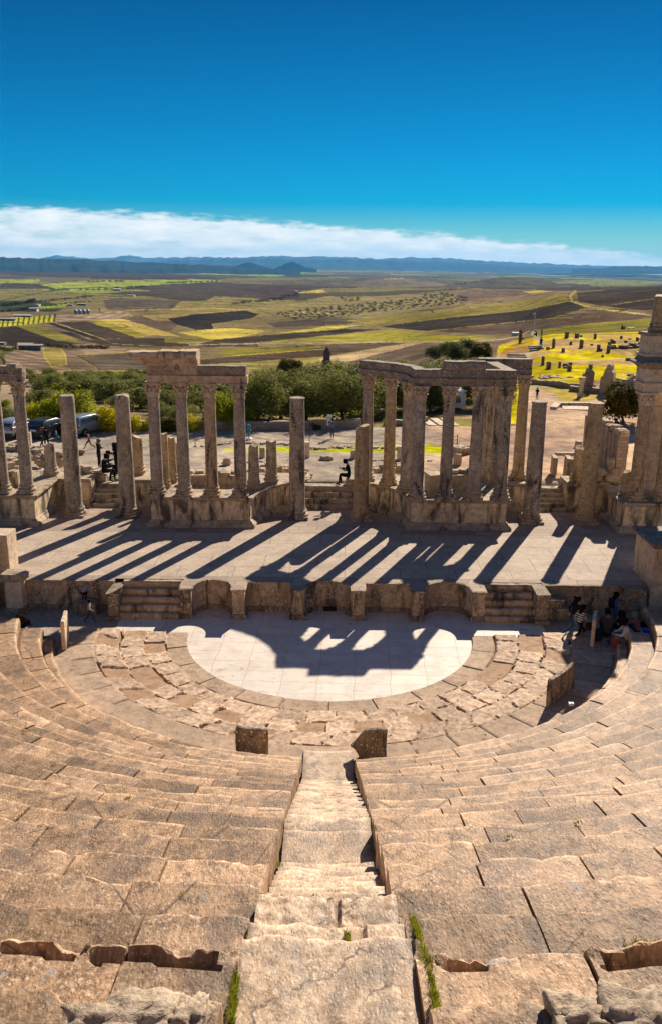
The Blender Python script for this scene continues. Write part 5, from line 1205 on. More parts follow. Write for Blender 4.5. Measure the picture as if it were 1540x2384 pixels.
# ruined arch fragment
t = thing('ruined_arch', 'jagged remains of an arched brick wall beside the meadow', 'ruin', tuple(ground_at(1405, 915)))
p = ground_at(1405, 916); s = px_w(1405, p.y, p.z)
def jagwall(cx, cy, z, prof_, th, rz, mat, par, name):
    mb = MB(); C, S_ = math.cos(rz), math.sin(rz); n = len(prof_); vs = []
    for sgn in (-1, 1):
        for (u, v) in prof_:
            jx = .05*float(vn(u*3, v*3, sgn, 6)); vs.append((cx+(u+jx)*C-sgn*th/2*S_, cy+(u+jx)*S_+sgn*th/2*C, z+v))
    mb.add(vs, [tuple(range(n)), tuple(range(2*n-1, n-1, -1))]+[(i, n+i, n+(i+1) % n, (i+1) % n) for i in range(n)]); return mb.build(name, M[mat], par)
W_ = 26*s; HH = 74*s
jagwall(p.x+.2, p.y+.2, p.z-.2, [(-W_*.55, 0), (W_*.66, 0), (W_*.66, HH*.45), (W_*.60, HH*.6), (W_*.62, HH*.72), (W_*.42, HH*.80), (W_*.40, HH*.93), (W_*.25, HH*1.0), (W_*.02, HH*.98), (-W_*.05, HH*.86), (-W_*.20, HH*.80), (-W_*.28, HH*.64), (-W_*.45, HH*.58), (-W_*.5, HH*.42)], 1.7, R(-25), 'mas', t, 'brick_wall')
jagwall(p.x-1.3, p.y+1.6, p.z-.2, [(-W_*.6, 0), (W_*.3, 0), (W_*.3, HH*.66), (W_*.12, HH*.74), (-W_*.1, HH*.78), (-W_*.2, HH*.6), (-W_*.36, HH*.62), (-W_*.55, HH*.42)], .9, R(14), 'mas', t, 'arch_spring')

# ------------------------------------------------------------------ standing stones on the meadow
def c5(x0, x1, y0, y1): return (1307+x0/5.85, 1307+x1/5.85, 669+y0/5.85, 669+y1/5.85)
def c6(x0, x1, y0, y1): return (1129+x0/3.747, 1129+x1/3.747, 698.5+y0/3.747, 698.5+y1/3.747)
stones = [(c5(30, 100, 600, 690), 'wide leaning stone at the upper left of the meadow'), (c5(170, 240, 620, 690), 'squat block with a cap near the upper left of the meadow'), (c5(245, 285, 650, 675), 'small low stone right of the capped block'),
 (c5(432, 472, 625, 700), 'dark upright stone high on the middle of the meadow'), (c5(103, 145, 735, 785), 'small cube on the left of the bright meadow'), (c5(245, 290, 708, 828), 'tallest standing stone, casting a shadow in mid meadow'),
 (c5(385, 432, 770, 792), 'low flat stone right of the tallest standing stone'), (c5(480, 524, 775, 868), 'upright slab left of the close pair of stones'), (c5(508, 560, 830, 872), 'short stone at the foot of the upright slab'),
 (c5(625, 673, 740, 790), 'upper of two overlapping upright stones'), (c5(610, 664, 785, 890), 'lower and taller of two overlapping upright stones'), (c5(668, 702, 705, 765), 'left of two joined blocks above the overlapping stones'),
 (c5(700, 734, 722, 768), 'right of two joined blocks above the overlapping stones'), (c5(795, 827, 658, 700), 'small stone on the upper right of the meadow'), (c5(855, 897, 722, 755), 'dark cube right of the joined blocks'),
 (c5(902, 948, 695, 712), 'thin flat stone above the dark cube'), (c5(1048, 1077, 600, 630), 'topmost small stone near the right tower'), (c5(1018, 1050, 678, 730), 'upright stone joined to a lying block near the right tower'),
 (c5(1052, 1138, 702, 720), 'long lying block beside the right tower'), (c5(0, 38, 822, 880), 'stubby stone above the excavated blocks'), (c5(545, 578, 918, 952), 'small leaning stone on the lower edge of the bright meadow'),
 (c5(365, 420, 1045, 1110), 'dark square stone below the gravel path'), (c5(90, 150, 1020, 1060), 'top block of the stacked pair below the gravel path'), (c5(88, 130, 1060, 1140), 'leaning foot stone of the stacked pair'),
 (c5(5, 85, 1035, 1080), 'dark rounded block left of the stacked pair'), (c5(20, 80, 1080, 1105), 'pale squared block under the dark rounded one'), (c5(860, 1030, 960, 1000), 'long grey block at the end of the gravel path'),
 (c5(890, 985, 1180, 1208), 'flat dark slab on the grass near the right wall'), (c6(485, 518, 493, 570), 'upright stone just right of the grassy steps'), (c6(537, 572, 537, 602), 'leaning stone on the bare slope'),
 (c6(635, 660, 535, 590), 'thin leaning stone left of the dark rounded block'), (c6(532, 562, 408, 434), 'low stone beside the path steps'), (c6(580, 612, 332, 418), 'tall stone right beside the gravel path'),
 (c6(667, 692, 418, 456), 'small stone on the left of the bright meadow below the cube')]
for q, (bx, lab) in enumerate(stones):
    block_px('standing_stone', lab, 'standing stone', (bx[0]+.10*(bx[1]-bx[0]), bx[1]-.12*(bx[1]-bx[0]), bx[2]+.06*(bx[3]-bx[2]), bx[3]), None, 'blk', 'weathered stones standing on the meadow', kind='box' if q % 3 else 'sharp', depth=.42+.2*(q % 3), rz=(-8, 6, -4, 9)[q % 4])
t = thing('stone_pillar', 'slender broken pillar with a side block beside the start of the hill path', 'pillar', tuple(ground_at(1208, 800)))
p = ground_at(1209, 800); s = px_w(1209, p.y, p.z); mb = MB(); mb.rock((p.x, p.y, p.z+15*s), (6.5*s, 6*s, 31*s), 5, n=5, rough=.15); mb.build('shaft', M['blk'], t); mb = MB(); mb.rock((p.x+5*s, p.y, p.z+12*s), (5*s, 5*s, 5*s), 6); mb.rock((p.x-3*s, p.y-2, p.z+1*s), (12*s, 6*s, 6*s), 8); mb.build('side_blocks', M['blk'], t)
rubble('dark rubble bank across the right of the meadow', [gp(1420, 812), gp(1450, 812), gp(1500, 808)], TZ(*gp(1450, 812))-.2, 40, .7, 31, 'blk', h=.7)
rubble('scattered pale rubble at the bottom of the meadow', [gp(1255, 880), gp(1300, 878), gp(1340, 884)], TZ(*gp(1300, 880))-.1, 60, .35, 32, h=.1, wdt=3)
for lab, (x0, x1, y) in (('lower flight of grassy stone steps on the hill path', (1182, 1228, 836)), ('upper flight of stone steps on the hill path', (1232, 1266, 816))):
    p = ground_at((x0+x1)/2, y); s = px_w(0+(x0+x1)/2, p.y, p.z); w = (x1-x0)*s; t = thing('path_steps', lab, 'stairs', tuple(p))
    for i in range(3): mb = MB(); mb.box((p.x, p.y+i*.9, p.z+.05+i*.22), (w*(1-.05*i), .9, .25), R(-4), jit=.05); mb.build('step', M['dark'], t)

# ------------------------------------------------------------------ pole, booth, signs, ropes
M['wpaint'] = plain('white_paint', (.72, .74, .76), .5, var=.05); M['steel'] = plain('dark_steel', (.03, .03, .035), .5, .3); M['teal'] = plain('teal_plastic', (.01, .26, .32), .4); M['glass'] = plain('dark_glass', (.02, .03, .04), .08, 0, .2, spec=.8)
p = ground_at(1241, 779); top = atY(1243, 727, p.y).z
t = thing('lamp_pole', 'thin white pole with a floodlight head at the top of the hill path', 'pole', tuple(p))
mb = MB(); mb.lathe([(.16, 0), (.14, .5), (.10, top-p.z)], tuple(p), 10); mb.build('mast', M['wpaint'], t, 'a')
mb = MB(); mb.box((p.x-.45, p.y, top-.5), (.7, .3, .32)); mb.box((p.x-.75, p.y, top-.85), (.25, .3, .4)); mb.build('floodlight', M['wpaint'], t)
b0 = at(1030, 950, 2.45); bw_ = px_w(1050, b0.y, 2.5); t = thing('booth', 'small white prefabricated booth with one window under the dark trees', 'booth', tuple(b0))
bx, by = b0.x+27*bw_, b0.y+1.6; Wd, Hh = 46*bw_, 37*bw_
mb = MB(); mb.box((bx, by, 2.45+Hh/2), (Wd, 2.6, Hh), R(6)); mb.build('walls', M['wpaint'], t)
mb = MB(); mb.box((bx, by, 2.45+Hh+.03), (Wd+.12, 2.72, .1), R(6)); mb.build('roof', M['wpaint'], t)
mb = MB(); mb.box((bx+Wd*.16, by-1.33+.01, 2.45+Hh*.52), (.62, .08, .72), R(6)); w0 = mb.build('window_frame', M['wpaint'], t); mb = MB(); mb.box((bx+Wd*.16+.01, by-1.38, 2.45+Hh*.52), (.48, .05, .58), R(6)); pn_ = mb.build('pane', M['glass'], t)
mb = MB(); mb.tube([(b0.x-.1, b0.y+.2, 2.45), (b0.x-.1, b0.y+.2, 4.1), (b0.x-.1, b0.y+2.4, 4.1), (b0.x-.1, b0.y+2.4, 2.45)], .05, 6); mb.build('rail_frame', M['wpaint'], t)
p = at(766, 999, 2.9); t = thing('information_sign', 'white upright information panel on dark legs behind the walking man', 'sign', (p.x, 67.6, 2.5)); s = px_w(766, 67.6, 3)
zt = atY(768, 966, 67.6).z; mb = MB(); mb.box((p.x, 67.6, zt-.42), (10.5*s, .05, .84)); pan = mb.build('panel', M['wpaint'], t)
mb = MB(); mb.box((p.x, 67.565, zt-.56), (.14, .02, .18)); mb.box((p.x, 67.565, zt-.2), (.26, .02, .02)); mb.box((p.x, 67.565, zt-.26), (.2, .02, .02)); mb.build('picture_and_lines', plain('sign_print', (.06, .1, .2), .6), t)
mb = MB(); mb.tube([(p.x-5*s, 67.64, 2.4), (p.x-5*s, 67.64, zt)], .03, 6); mb.build('post', M['steel'], t)
p = at(580, 1025, 2.5); zt = atY(580, 988, p.y).z; t = thing('litter_bin', 'teal topped litter bin on a thin post with a white foot', 'bin', tuple(p))
mb = MB(); mb.lathe([(.12, 0), (.14, .5*0+.02), (.14, .55), (.11, .6)], (p.x, p.y, zt-.62), 10); mb.build('teal_bin', M['teal'], t, 'a'); mb = MB(); mb.tube([tuple(p), (p.x, p.y, zt-.5)], .035, 6); mb.box((p.x, p.y, 2.5+.75), (.42, .3, .05)); mb.build('post', M['steel'], t); mb = MB(); mb.lathe([(.22, 0), (.22, .14), (.17, .18)], tuple(p), 12); mb.build('foot', M['wpaint'], t, 'a')
posts = [(280, 1028), (365, 1033), (455, 1040), (580, 1027), (720, 1031), (900, 1040), (1062, 1046), (1150, 1050)]
t0 = None; PP = []
for i, (x, y) in enumerate(posts):
    p = at(x, y, 2.5); PP.append(p)
    if i == 3: continue
    t = thing('barrier_post', ['dark rope post standing left of the leaning stump', 'dark rope post behind the first beam column', 'dark rope post between the second and third inscribed beam columns', '', 'dark rope post just right of the black stained column', 'dark rope post hidden behind the first right columns', 'tilted dark rope post between the front right columns', 'dark rope post at the right end of the rope'][i], 'post', tuple(p), 'rope barrier posts across the forecourt')
    mb = MB(); mb.lathe([(.03, 0), (.03, 1.0), (.045, 1.02), (.03, 1.06)], tuple(p), 8); mb.build('post_tube', M['steel'], t, 'a'); mb = MB(); mb.lathe([(.14, 0), (.13, .03)], tuple(p), 10); mb.build('foot_plate', M['steel'], t, 'a')
M['rope'] = plain('rope_fibre', (.16, .12, .09), .9)
mb = MB()
for a, b_ in zip(PP[:-1], PP[1:]):
    for hz0, sg in ((.97, .38), (.45, .36)): mb.tube([(a.x+(b_.x-a.x)*q, a.y+(b_.y-a.y)*q, 2.5+hz0-sg*4*q*(1-q)) for q in np.linspace(0, 1, 12)], .014, 5)
single('rope', 'two sagging ropes strung between the dark posts across the forecourt', 'rope', mb, M['rope'], tuple(PP[0]))
# stone bench (dolmen-like) in the grove, figure-like planter at the right, bench on the crest
p = ground_at(398, 915); s = px_w(398, p.y, p.z); t = thing('stone_bench', 'small stone table bench among the olives behind the inscribed beam columns', 'bench', tuple(p))
mb = MB(); mb.box((p.x, p.y, p.z+14*s), (34*s, 10*s, 4*s), R(8), jit=.03); mb.build('top', M['pale'], t)
for q in (-1, 1): mb = MB(); mb.box((p.x+q*13*s, p.y, p.z+6*s), (5*s, 8*s, 13*s), jit=.03); mb.build('leg', M['pale'], t)
p = ground_at(1467, 766); s = px_w(1467, p.y, p.z); t = thing('bench', 'pale bench on the crest of the meadow beside two seated people', 'bench', tuple(p)); mb = MB(); mb.box((p.x, p.y, p.z+3.2*s), (17*s, 4*s, 1.2*s)); mb.build('seat', M['wpaint'], t); mb = MB(); mb.box((p.x-6*s, p.y, p.z+1.4*s), (1.5*s, 3*s, 3*s)); mb.box((p.x+6*s, p.y, p.z+1.4*s), (1.5*s, 3*s, 3*s)); mb.build('leg', M['wpaint'], t)

# ------------------------------------------------------------------ mausoleum, barns, silos, farms
p = ground_at(760, 856); s = px_w(760, p.y, p.z); t = thing('mausoleum', 'square stone tomb tower with a pointed pyramid roof in the valley', 'tower', tuple(p))
mb = MB(); mb.box((p.x, p.y, p.z+8*s), (17*s, 17*s, 16*s), R(20)); mb.box((p.x, p.y, p.z+26*s), (12*s, 12*s, 22*s), R(20)); mb.build('shaft', M['blk'], t)
mb = MB(); mb.box((p.x, p.y, p.z+37.5*s), (14*s, 14*s, 1.6*s), R(20)); mb.build('cornice', M['blk'], t); mb = MB(); mb.box((p.x, p.y, p.z+16.6*s), (15*s, 15*s, 1.4*s), R(20)); mb.build('string_course', M['blk'], t)
mb = MB(); mb.box((p.x, p.y, p.z+43.5*s), (10.5*s, 10.5*s, 11*s), R(20), tp=.06); mb.build('pyramid_roof', M['blk'], t)
M['roof'] = plain('grey_roof_sheet', (.40, .34, .30), .7); M['bwall'] = plain('farm_wall', (.22, .21, .19), .9); M['wwall'] = plain('white_wall', (.62, .60, .56), .8)
def shed(label, x0, x1, yb, hpx, rz=0, roof='roof', wall='bwall', dpx=12, name='barn'):
    p = ground_at((x0+x1)/2, yb); s = px_w(0, p.y, p.z); t = thing(name, label, 'building', tuple(p)); w = (x1-x0)*s; h = hpx*s; d = dpx*s*1.5
    mb = MB(); mb.box((p.x, p.y+d/2, p.z+h/2-.3), (w, d, h+.6), rz); mb.build('wall', M[wall], t)
    mb = MB(); C_, S_ = math.cos(rz), math.sin(rz)
    def r3(a, b2, z): return (p.x+a*C_-b2*S_, p.y+d/2+a*S_+b2*C_, z)
    e = .06*w; z1 = p.z+h; zr = z1+.22*h
    mb.add([r3(-w/2-e, -d/2-e, z1), r3(w/2+e, -d/2-e, z1), r3(w/2+e, 0, zr), r3(-w/2-e, 0, zr), r3(w/2+e, d/2+e, z1), r3(-w/2-e, d/2+e, z1)], [(0, 1, 2, 3), (3, 2, 4, 5), (0, 3, 5), (1, 4, 2), (0, 5, 4, 1)]); mb.build('roof', M[roof], t)
    for k in (-.3, .0, .3):
        mb = MB(); mb.box(r3(w*k, -d/2-.02*w*.1, p.z+h*.45), (w*.08, .05*d*.2, h*.4), rz); mb.build('opening', M['glass'], t)
shed('long grey barn at the head of the ploughed field on the left', 44, 95, 815, 11, R(2)); shed('low barn roof just behind the long grey barn', 42, 74, 805, 5); shed('shed cut by the left edge above the olive scrub', -8, 10, 803, 5)
shed('pale roofed shed by the striped orchard on the left', -5, 31, 747, 5); shed('long blue white greenhouse shed near the left edge', 33, 70, 738, 4, roof='wwall'); shed('white house with low wings right of the dark wood', 68, 86, 725, 7, wall='wwall', name='farmhouse')
shed('farmhouse among trees above the silos', 84, 90, 713, 4, wall='wwall', name='farmhouse'); shed('terracotta farm shed left of the hedge of cypresses', 158, 168, 712, 3.5, name='farmhouse'); shed('row of farm houses above the silos', 180, 200, 711, 4, name='farmhouse')
shed('white roofed farmhouse in the tree belt on the left plain', 264, 280, 677, 4, roof='wwall', name='farmhouse'); shed('tall lone house beside the cypress row', 687, 692, 683, 5, name='farmhouse'); shed('pale buildings on the flank of the left plain', 296, 312, 690, 3, wall='wwall', name='farmhouse')
shed('low white hut beside the pillar at the edge of the meadow', 1192, 1206, 782, 7, wall='wwall', name='hut')
M['silo'] = plain('silo_metal', (.20, .27, .33), .4, .5)
for i in range(4):
    p = ground_at(177+i*9.6, 731); s = px_w(0, p.y, p.z); t = thing('silo', ['leftmost of the four steel silos', 'second of the four steel silos from the left', 'third of the four steel silos from the left', 'rightmost of the four steel silos'][i], 'silo', tuple(p), 'steel silos on the left plain')
    mb = MB(); mb.lathe([(4*s, 0), (4*s, 8*s)], tuple(p), 14); mb.build('drum', M['silo'], t, 'a'); mb = MB(); mb.lathe([(4.2*s, 0), (.3*s, 3*s)], (p.x, p.y, p.z+8*s), 14); mb.build('cone_roof', M['silo'], t, 'a')
# ------------------------------------------------------------------ vegetation
M['olive'] = leaf_mat('olive_leaves', (.12, .13, .028), (.23, .24, .055), (.46, .43, .11), trans=.42); M['dkleaf'] = leaf_mat('dense_dark_leaves', (.05, .068, .014), (.11, .13, .026), (.27, .28, .05), trans=.34)
M['yelleaf'] = leaf_mat('yellow_broom_leaves', (.34, .31, .01), (.62, .52, .014), (.75, .62, .02), trans=.5); M['golden'] = leaf_mat('golden_leaves', (.045, .042, .008), (.13, .105, .010), (.42, .31, .02), trans=.3)
M['lime'] = leaf_mat('lime_leaves', (.18, .22, .012), (.36, .38, .014), (.55, .52, .02), trans=.5); M['grass'] = leaf_mat('weed_blades', (.13, .17, .012), (.30, .31, .02), (.5, .45, .05), sc=8)
M['far'] = plain('far_tree_leaves', (.035, .05, .022), .9, var=.5, sc=.05, spec=0); M['bark'] = plain('olive_bark', (.09, .075, .06), .95, var=.4, bump=.02)
def leaf_mesh(name, mat, n, seed, size, shape=(1, 1, .85), lobes=9, hollow=.35, holes=.0, flat=.0):
    """crown of small leaf clumps: quads clustered on and inside several lobes"""
    rg = np.random.RandomState(seed); L = []
    for i in range(lobes):
        a = rg.uniform(0, 2*math.pi); e = rg.uniform(-.75, .95); r = rg.uniform(.30, .62)
        L.append((r*math.cos(a)*math.cos(e)*shape[0], r*math.sin(a)*math.cos(e)*shape[1], (.5+r*math.sin(e)*.9)*shape[2], rg.uniform(.30, .52)))
    L.append((0, 0, .5*shape[2], .6)); L = np.array(L)
    k = rg.choice(len(L), n, p=L[:, 3]**2/np.sum(L[:, 3]**2)); d = rg.normal(size=(n, 3)); d /= np.linalg.norm(d, axis=1)[:, None]
    d[:, 2] = np.where(d[:, 2] < -.55, -d[:, 2], d[:, 2])
    rad = L[k, 3]*(1-hollow*rg.rand(n)**1.5)*(1+.22*vn(d[:, 0]*2.5+k, d[:, 1]*2.5, d[:, 2]*2.5, seed)+.12*rg.normal(size=n)*.5)
    c = L[k, :3]+d*rad[:, None]*np.array((1, 1, .85))
    keep = vn(c[:, 0]*5+seed, c[:, 1]*5, c[:, 2]*5, seed+4) > -.55+holes; c = c[keep]; d = d[keep]; n = len(c)
    lo = np.percentile(c, 1, axis=0); hi = np.percentile(c, 99, axis=0); c = (c-lo)/(hi-lo)-np.array((.5, .5, 0)); c[:, 2] = np.abs(c[:, 2])
    u = rg.normal(size=(n, 3)); u -= (u*d).sum(1)[:, None]*d*.5; u /= np.linalg.norm(u, axis=1)[:, None]
    w = np.cross(d+.6*rg.normal(size=(n, 3)), u); w /= np.maximum(np.linalg.norm(w, axis=1)[:, None], 1e-6)
    s = size*rg.uniform(.5, 1.3, n)[:, None]; a = u*s; b = w*s*.45
    V = np.stack([c-a, c-b*.9, c+a, c+b], 1).reshape(-1, 3); Fq = np.arange(len(V)).reshape(-1, 4)
    me = bpy.data.meshes.new(name); me.vertices.add(len(V)); me.vertices.foreach_set('co', V.astype(np.float32).ravel()); me.loops.add(len(V)); me.loops.foreach_set('vertex_index', Fq.astype(np.int32).ravel())
    me.polygons.add(len(Fq)); me.polygons.foreach_set('loop_start', np.arange(0, len(V), 4, dtype=np.int32)); me.update(calc_edges=True); me.materials.append(mat); return me
def trunk_mesh(seed, h=.55, r=.07, forks=4):
    rg = random.Random(seed); mb = MB(); a0 = rg.uniform(0, 6)
    base = [(0, 0, -.05), (rg.uniform(-.03, .03), rg.uniform(-.03, .03), h*.25), (rg.uniform(-.06, .06), rg.uniform(-.06, .06), h*.5)]
    mb.tube(base, [r*1.3, r, r*.8], 8)
    for i in range(forks):
        a = a0+i*2*math.pi/forks+rg.uniform(-.4, .4); s = base[-1] if i else base[1]
        p1 = (s[0]+.12*math.cos(a), s[1]+.12*math.sin(a), s[2]+.16); p2 = (s[0]+.28*math.cos(a), s[1]+.28*math.sin(a), s[2]+.38); mb.tube([s, p1, p2], [r*.6, r*.42, r*.15], 6)
    me = bpy.data.meshes.new('trunk'); me.from_pydata([tuple(v) for v in mb.v], [], mb.f); me.shade_smooth(); me.materials.append(M['bark']); return me
CR = {'olive': [leaf_mesh('crown', M['olive'], 4200, 10+i, .040, holes=.05) for i in range(4)], 'dark': [leaf_mesh('crown', M['dkleaf'], 8000, 30+i, .032, (1.05, 1.05, 1.0), 12) for i in range(3)],
      'big': [leaf_mesh('crown', M['olive'], 14000, 60+i, .026, (1.1, 1.1, .95), 14, holes=.02) for i in range(4)], 'yellow': [leaf_mesh('crown', M['yelleaf'], 3600, 80+i, .042, (1.1, 1.1, .8), 8) for i in range(3)],
      'golden': [leaf_mesh('crown', M['golden'], 13000, 90+i, .042, (1, 1, .95), 10) for i in range(2)], 'lime': [leaf_mesh('crown', M['lime'], 4600, 95+i, .040, (1.1, 1.1, .85), 9) for i in range(2)],
      'far': [leaf_mesh('crown', M['far'], 150, 100+i, .12, (1, 1, .9), 5) for i in range(3)], 'cyp': [leaf_mesh('crown', M['far'], 150, 110, .10, (.5, .5, 1.5), 6)]}
TR = [trunk_mesh(i) for i in range(3)]
def tree(kind, x, y, z, w, h, label, group, name='olive_tree', cat='tree', trunk=True, lift=.22, rz=None, k=None):
    t = thing(name, label, cat, (x, y, z), group); i = rnd.randint(0, 9) if k is None else k
    o = bpy.data.objects.new('crown', CR[kind][i % len(CR[kind])]); COL.objects.link(o); o.parent = t
    o.location = (0, 0, h*lift if trunk else -.08*h); o.scale = (w, w, h*(1-lift if trunk else 1.08)); o.rotation_euler = (0, 0, rnd.uniform(0, 6.28) if rz is None else rz)
    if trunk: q = bpy.data.objects.new('trunk', TR[i % 3]); COL.objects.link(q); q.parent = t; q.scale = (h*.55, h*.55, h*.62); q.rotation_euler = (0, 0, rnd.uniform(0, 6))
    return t
def tree_px(kind, xc, yt, yb, wpx, label, group, **kw):
    p = ground_at(xc, yb); s = px_w(xc, p.y, p.z); h = atY(xc, yt, p.y).z-p.z
    return tree(kind, p.x, p.y, p.z, wpx*s, h, label, group, **kw)
GO = 'olive trees of the grove below the forecourt'
# big dark trees between the left group and the booth
for xc, yt, yb, w, kd, lab in [(600, 872, 985, 95, 'big', 'big dark olive directly right of the inscribed beam columns'), (655, 862, 975, 100, 'big', 'tall dark olive behind the seated man on the parapet'), (712, 880, 978, 90, 'big', 'dark olive rising behind the black stained column'),
   (740, 845, 950, 110, 'big', 'broad olive in the second row under the tomb tower'), (795, 868, 982, 105, 'big', 'big olive with a forked trunk showing beside the sign'), (858, 875, 975, 90, 'big', 'dark olive behind the leftmost right column'), (905, 850, 960, 110, 'big', 'large dark olive seen between the right columns'),
   (960, 845, 955, 105, 'big', 'olive behind the rounded corner of the right beam'), (835, 838, 930, 110, 'big', 'rear olive whose top shows left of the right beam'), (625, 865, 935, 90, 'big', 'rear olive under the golden bush'),
   (1010, 838, 930, 110, 'big', 'soft green olive above the right beam'), (1075, 836, 930, 100, 'big', 'soft green olive behind the top block of the right beam'), (1000, 882, 958, 70, 'dark', 'dark tree left of the white booth'), (1118, 868, 948, 75, 'dark', 'dark tree right of the white booth'),
   (1165, 872, 952, 50, 'dark', 'narrow dark tree behind the rear columns'), (1050, 856, 935, 80, 'dark', 'dark tree right behind the white booth'), (880, 858, 940, 80, 'dark', 'deep shaded tree in the gap of the right columns')]:
    tree_px(kd, xc, yt, yb, w*1.3, lab, 'big dense trees behind the forecourt', lift=.12, name='olive_tree' if kd == 'big' else 'evergreen_tree')
tree_px('golden', 672, 838, 905, 72, 'golden topped bush tree rising over the dark olives', None, name='carob_tree', lift=.1)
tree_px('golden', 1118, 800, 838, 52, 'golden edged round bush at the left edge of the meadow', None, name='carob_tree', lift=.05)
for xc, yt, yb, w in ((1010, 806, 835, 44), (1045, 796, 832, 52), (1085, 790, 830, 50), (1065, 800, 838, 60)): tree_px('dark', xc, yt, yb, w, {1010: 'left end of the dark thicket above the right beam', 1045: 'middle left clump of the dark thicket above the right beam', 1085: 'highest clump of the dark thicket above the right beam', 1065: 'front clump of the dark thicket above the right beam'}[xc], 'dark cactus like thicket beside the meadow', name='prickly_thicket', trunk=False, cat='shrub')
tree_px('golden', 1447, 896, 986, 90, 'round glossy dark tree with golden top at the right edge of the forecourt', None, name='evergreen_tree', lift=.16, k=0)
# grove: scattered olives on the slope behind the parapet
rg = random.Random(5); n = 0; rowsG = [(883, 18, 26, 30), (892, 23, 34, 28), (904, 30, 42, 26), (919, 36, 50, 24), (935, 42, 54, 22), (953, 46, 56, 18)]
words = ['first', 'second', 'third', 'fourth', 'fifth', 'sixth', 'seventh', 'eighth', 'ninth', 'tenth', 'eleventh', 'twelfth', 'thirteenth', 'fourteenth', 'fifteenth', 'sixteenth', 'seventeenth', 'eighteenth', 'nineteenth', 'twentieth', 'twenty first', 'twenty second', 'twenty third', 'twenty fourth', 'twenty fifth']
rown = ['farthest row', 'second row from the far side', 'third row from the far side', 'middle row', 'second row behind the parapet', 'row nearest the parapet']
for ri, (yb, hp, gap, _) in enumerate(rowsG):
    x = -30+rg.uniform(0, 20); c = 0
    while x < 575 and c < 25:
        xx = x+rg.uniform(-8, 8); y2 = yb+rg.uniform(-5, 5); hpx = hp*rg.uniform(.8, 1.25)
        if not (ri > 1 and xx < 90 and yb < 955) and not (ri in (1, 2) and 95 < xx < 175) and not (ri >= 4 and 110 < xx < 250) and not (470 < xx and ri == 5):
            tree_px('olive', xx, y2-hpx, y2+2, hpx*1.8, '%s olive from the left in the %s of the grove' % (words[c], rown[ri]), GO, lift=.14); c += 1
        x += gap*rg.uniform(.55, 1.1)
rg2 = random.Random(77)
for i in range(46):
    xx = 10+i*12.3+rg2.uniform(-5, 5); yb = rg2.choice((972, 962, 945, 928, 912, 900)); hp = rg2.uniform(13, 24)*(yb-840)/110
    if 100 < xx < 175 and yb < 915: continue
    tree_px('olive' if i % 4 else 'lime', xx, yb-hp, yb+3, hp*2.3, 'low grey green bush filling a gap between the grove olives' if i % 4 else 'low lime green bush filling a gap between the grove olives', 'low bushes between the grove trees' if i % 4 else 'low lime bushes between the grove trees', name='low_bush', trunk=False, cat='bush')
# yellow broom and lime bushes along the parapet
for xc, yt, yb, w, kd, lab in [(120, 930, 990, 75, 'lime', 'large lime green bush between the first two parked cars'), (182, 912, 992, 95, 'lime', 'largest lime and yellow bush behind the leftmost bare column'), (160, 925, 992, 60, 'yellow', 'yellow flank of the largest lime bush'), (75, 942, 992, 52, 'yellow', 'yellow shrub right of the far left column'), (20, 950, 990, 60, 'olive', 'grey green shrub above the silver car at the left edge'),
   (240, 945, 1000, 66, 'yellow', 'bright yellow broom right of the silver van'), (272, 950, 1001, 60, 'yellow', 'bright yellow broom left of the second bare shaft'), (318, 966, 1001, 40, 'yellow', 'small yellow broom between the bare shaft and the first beam column'), (350, 972, 1001, 36, 'yellow', 'low yellow broom behind the first beam column'),
   (395, 974, 1001, 44, 'golden', 'low golden broom between the first and second beam columns'), (448, 966, 1001, 46, 'yellow', 'yellow broom between the second and third beam columns'), (420, 940, 990, 60, 'olive', 'grey green shrub above the golden broom'), (515, 915, 995, 62, 'lime', 'feathery lime bush between the third and fourth beam columns'), (546, 925, 996, 60, 'lime', 'lime bush right behind the fourth beam column'),
   (578, 945, 992, 44, 'lime', 'small lime bush at the foot of the big dark olives'), (737, 980, 998, 36, 'golden', 'small golden shrub growing on top of the parapet'), (900, 975, 992, 18, 'lime', 'tiny lime shrub among the stones between the right columns'), (1020, 900, 940, 40, 'golden', 'pale golden shrub left of the white booth'), (1490, 812, 826, 30, 'lime', 'low yellow green shrub on the meadow by the right tower')]:
    tree_px(kd, xc, yt, yb, w, lab, 'bushes along the parapet' if yb > 985 else None, name='broom_shrub' if kd != 'olive' else 'olive_shrub', trunk=False, cat='shrub')
# orchard hillside and hedges far out: individual small trees
rg = random.Random(9); cnt = 0
def far_tree(x, y, hpx, wpx, kd='far', grp=None, lab=None, nm='hedgerow_tree'):
    p = ground_at(x, y); s = px_w(x, p.y, p.z); t = thing(nm, lab, 'tree', (p.x, p.y, p.z), grp)
    o = bpy.data.objects.new('crown', CR[kd][rg.randint(0, len(CR[kd])-1)]); COL.objects.link(o); o.parent = t; o.scale = (wpx*s*1.15, wpx*s*1.15, hpx*s); o.rotation_euler = (0, 0, rg.uniform(0, 6))
    return t
GA = 'small orchard trees on the far hillside'
for row in range(9):
    for k in range(24):
        x = 640+k*18+row*9+rg.uniform(-5, 5); y = 737-k*1.75+row*2.4+rg.uniform(-1.2, 1.2)-8
        if 640 < x < 1085 and 684 < y < 746 and cnt < 170: far_tree(x, y, 4.2*rg.uniform(.7, 1.3), 9*rg.uniform(.7, 1.3), grp=GA, lab='small dark round tree in the orchard on the far hillside', nm='orchard_tree'); cnt += 1
GB = 'rows of young trees in the striped yellow orchard'
for c_ in range(11):
    for r_ in range(6):
        x = 6+c_*12+r_*.6; y = 762-r_*2.9-c_*1.2
        far_tree(x, y, 4.5, 4.5, grp=GB, lab='small tree in the striped bright yellow orchard on the left', nm='young_orchard_tree')
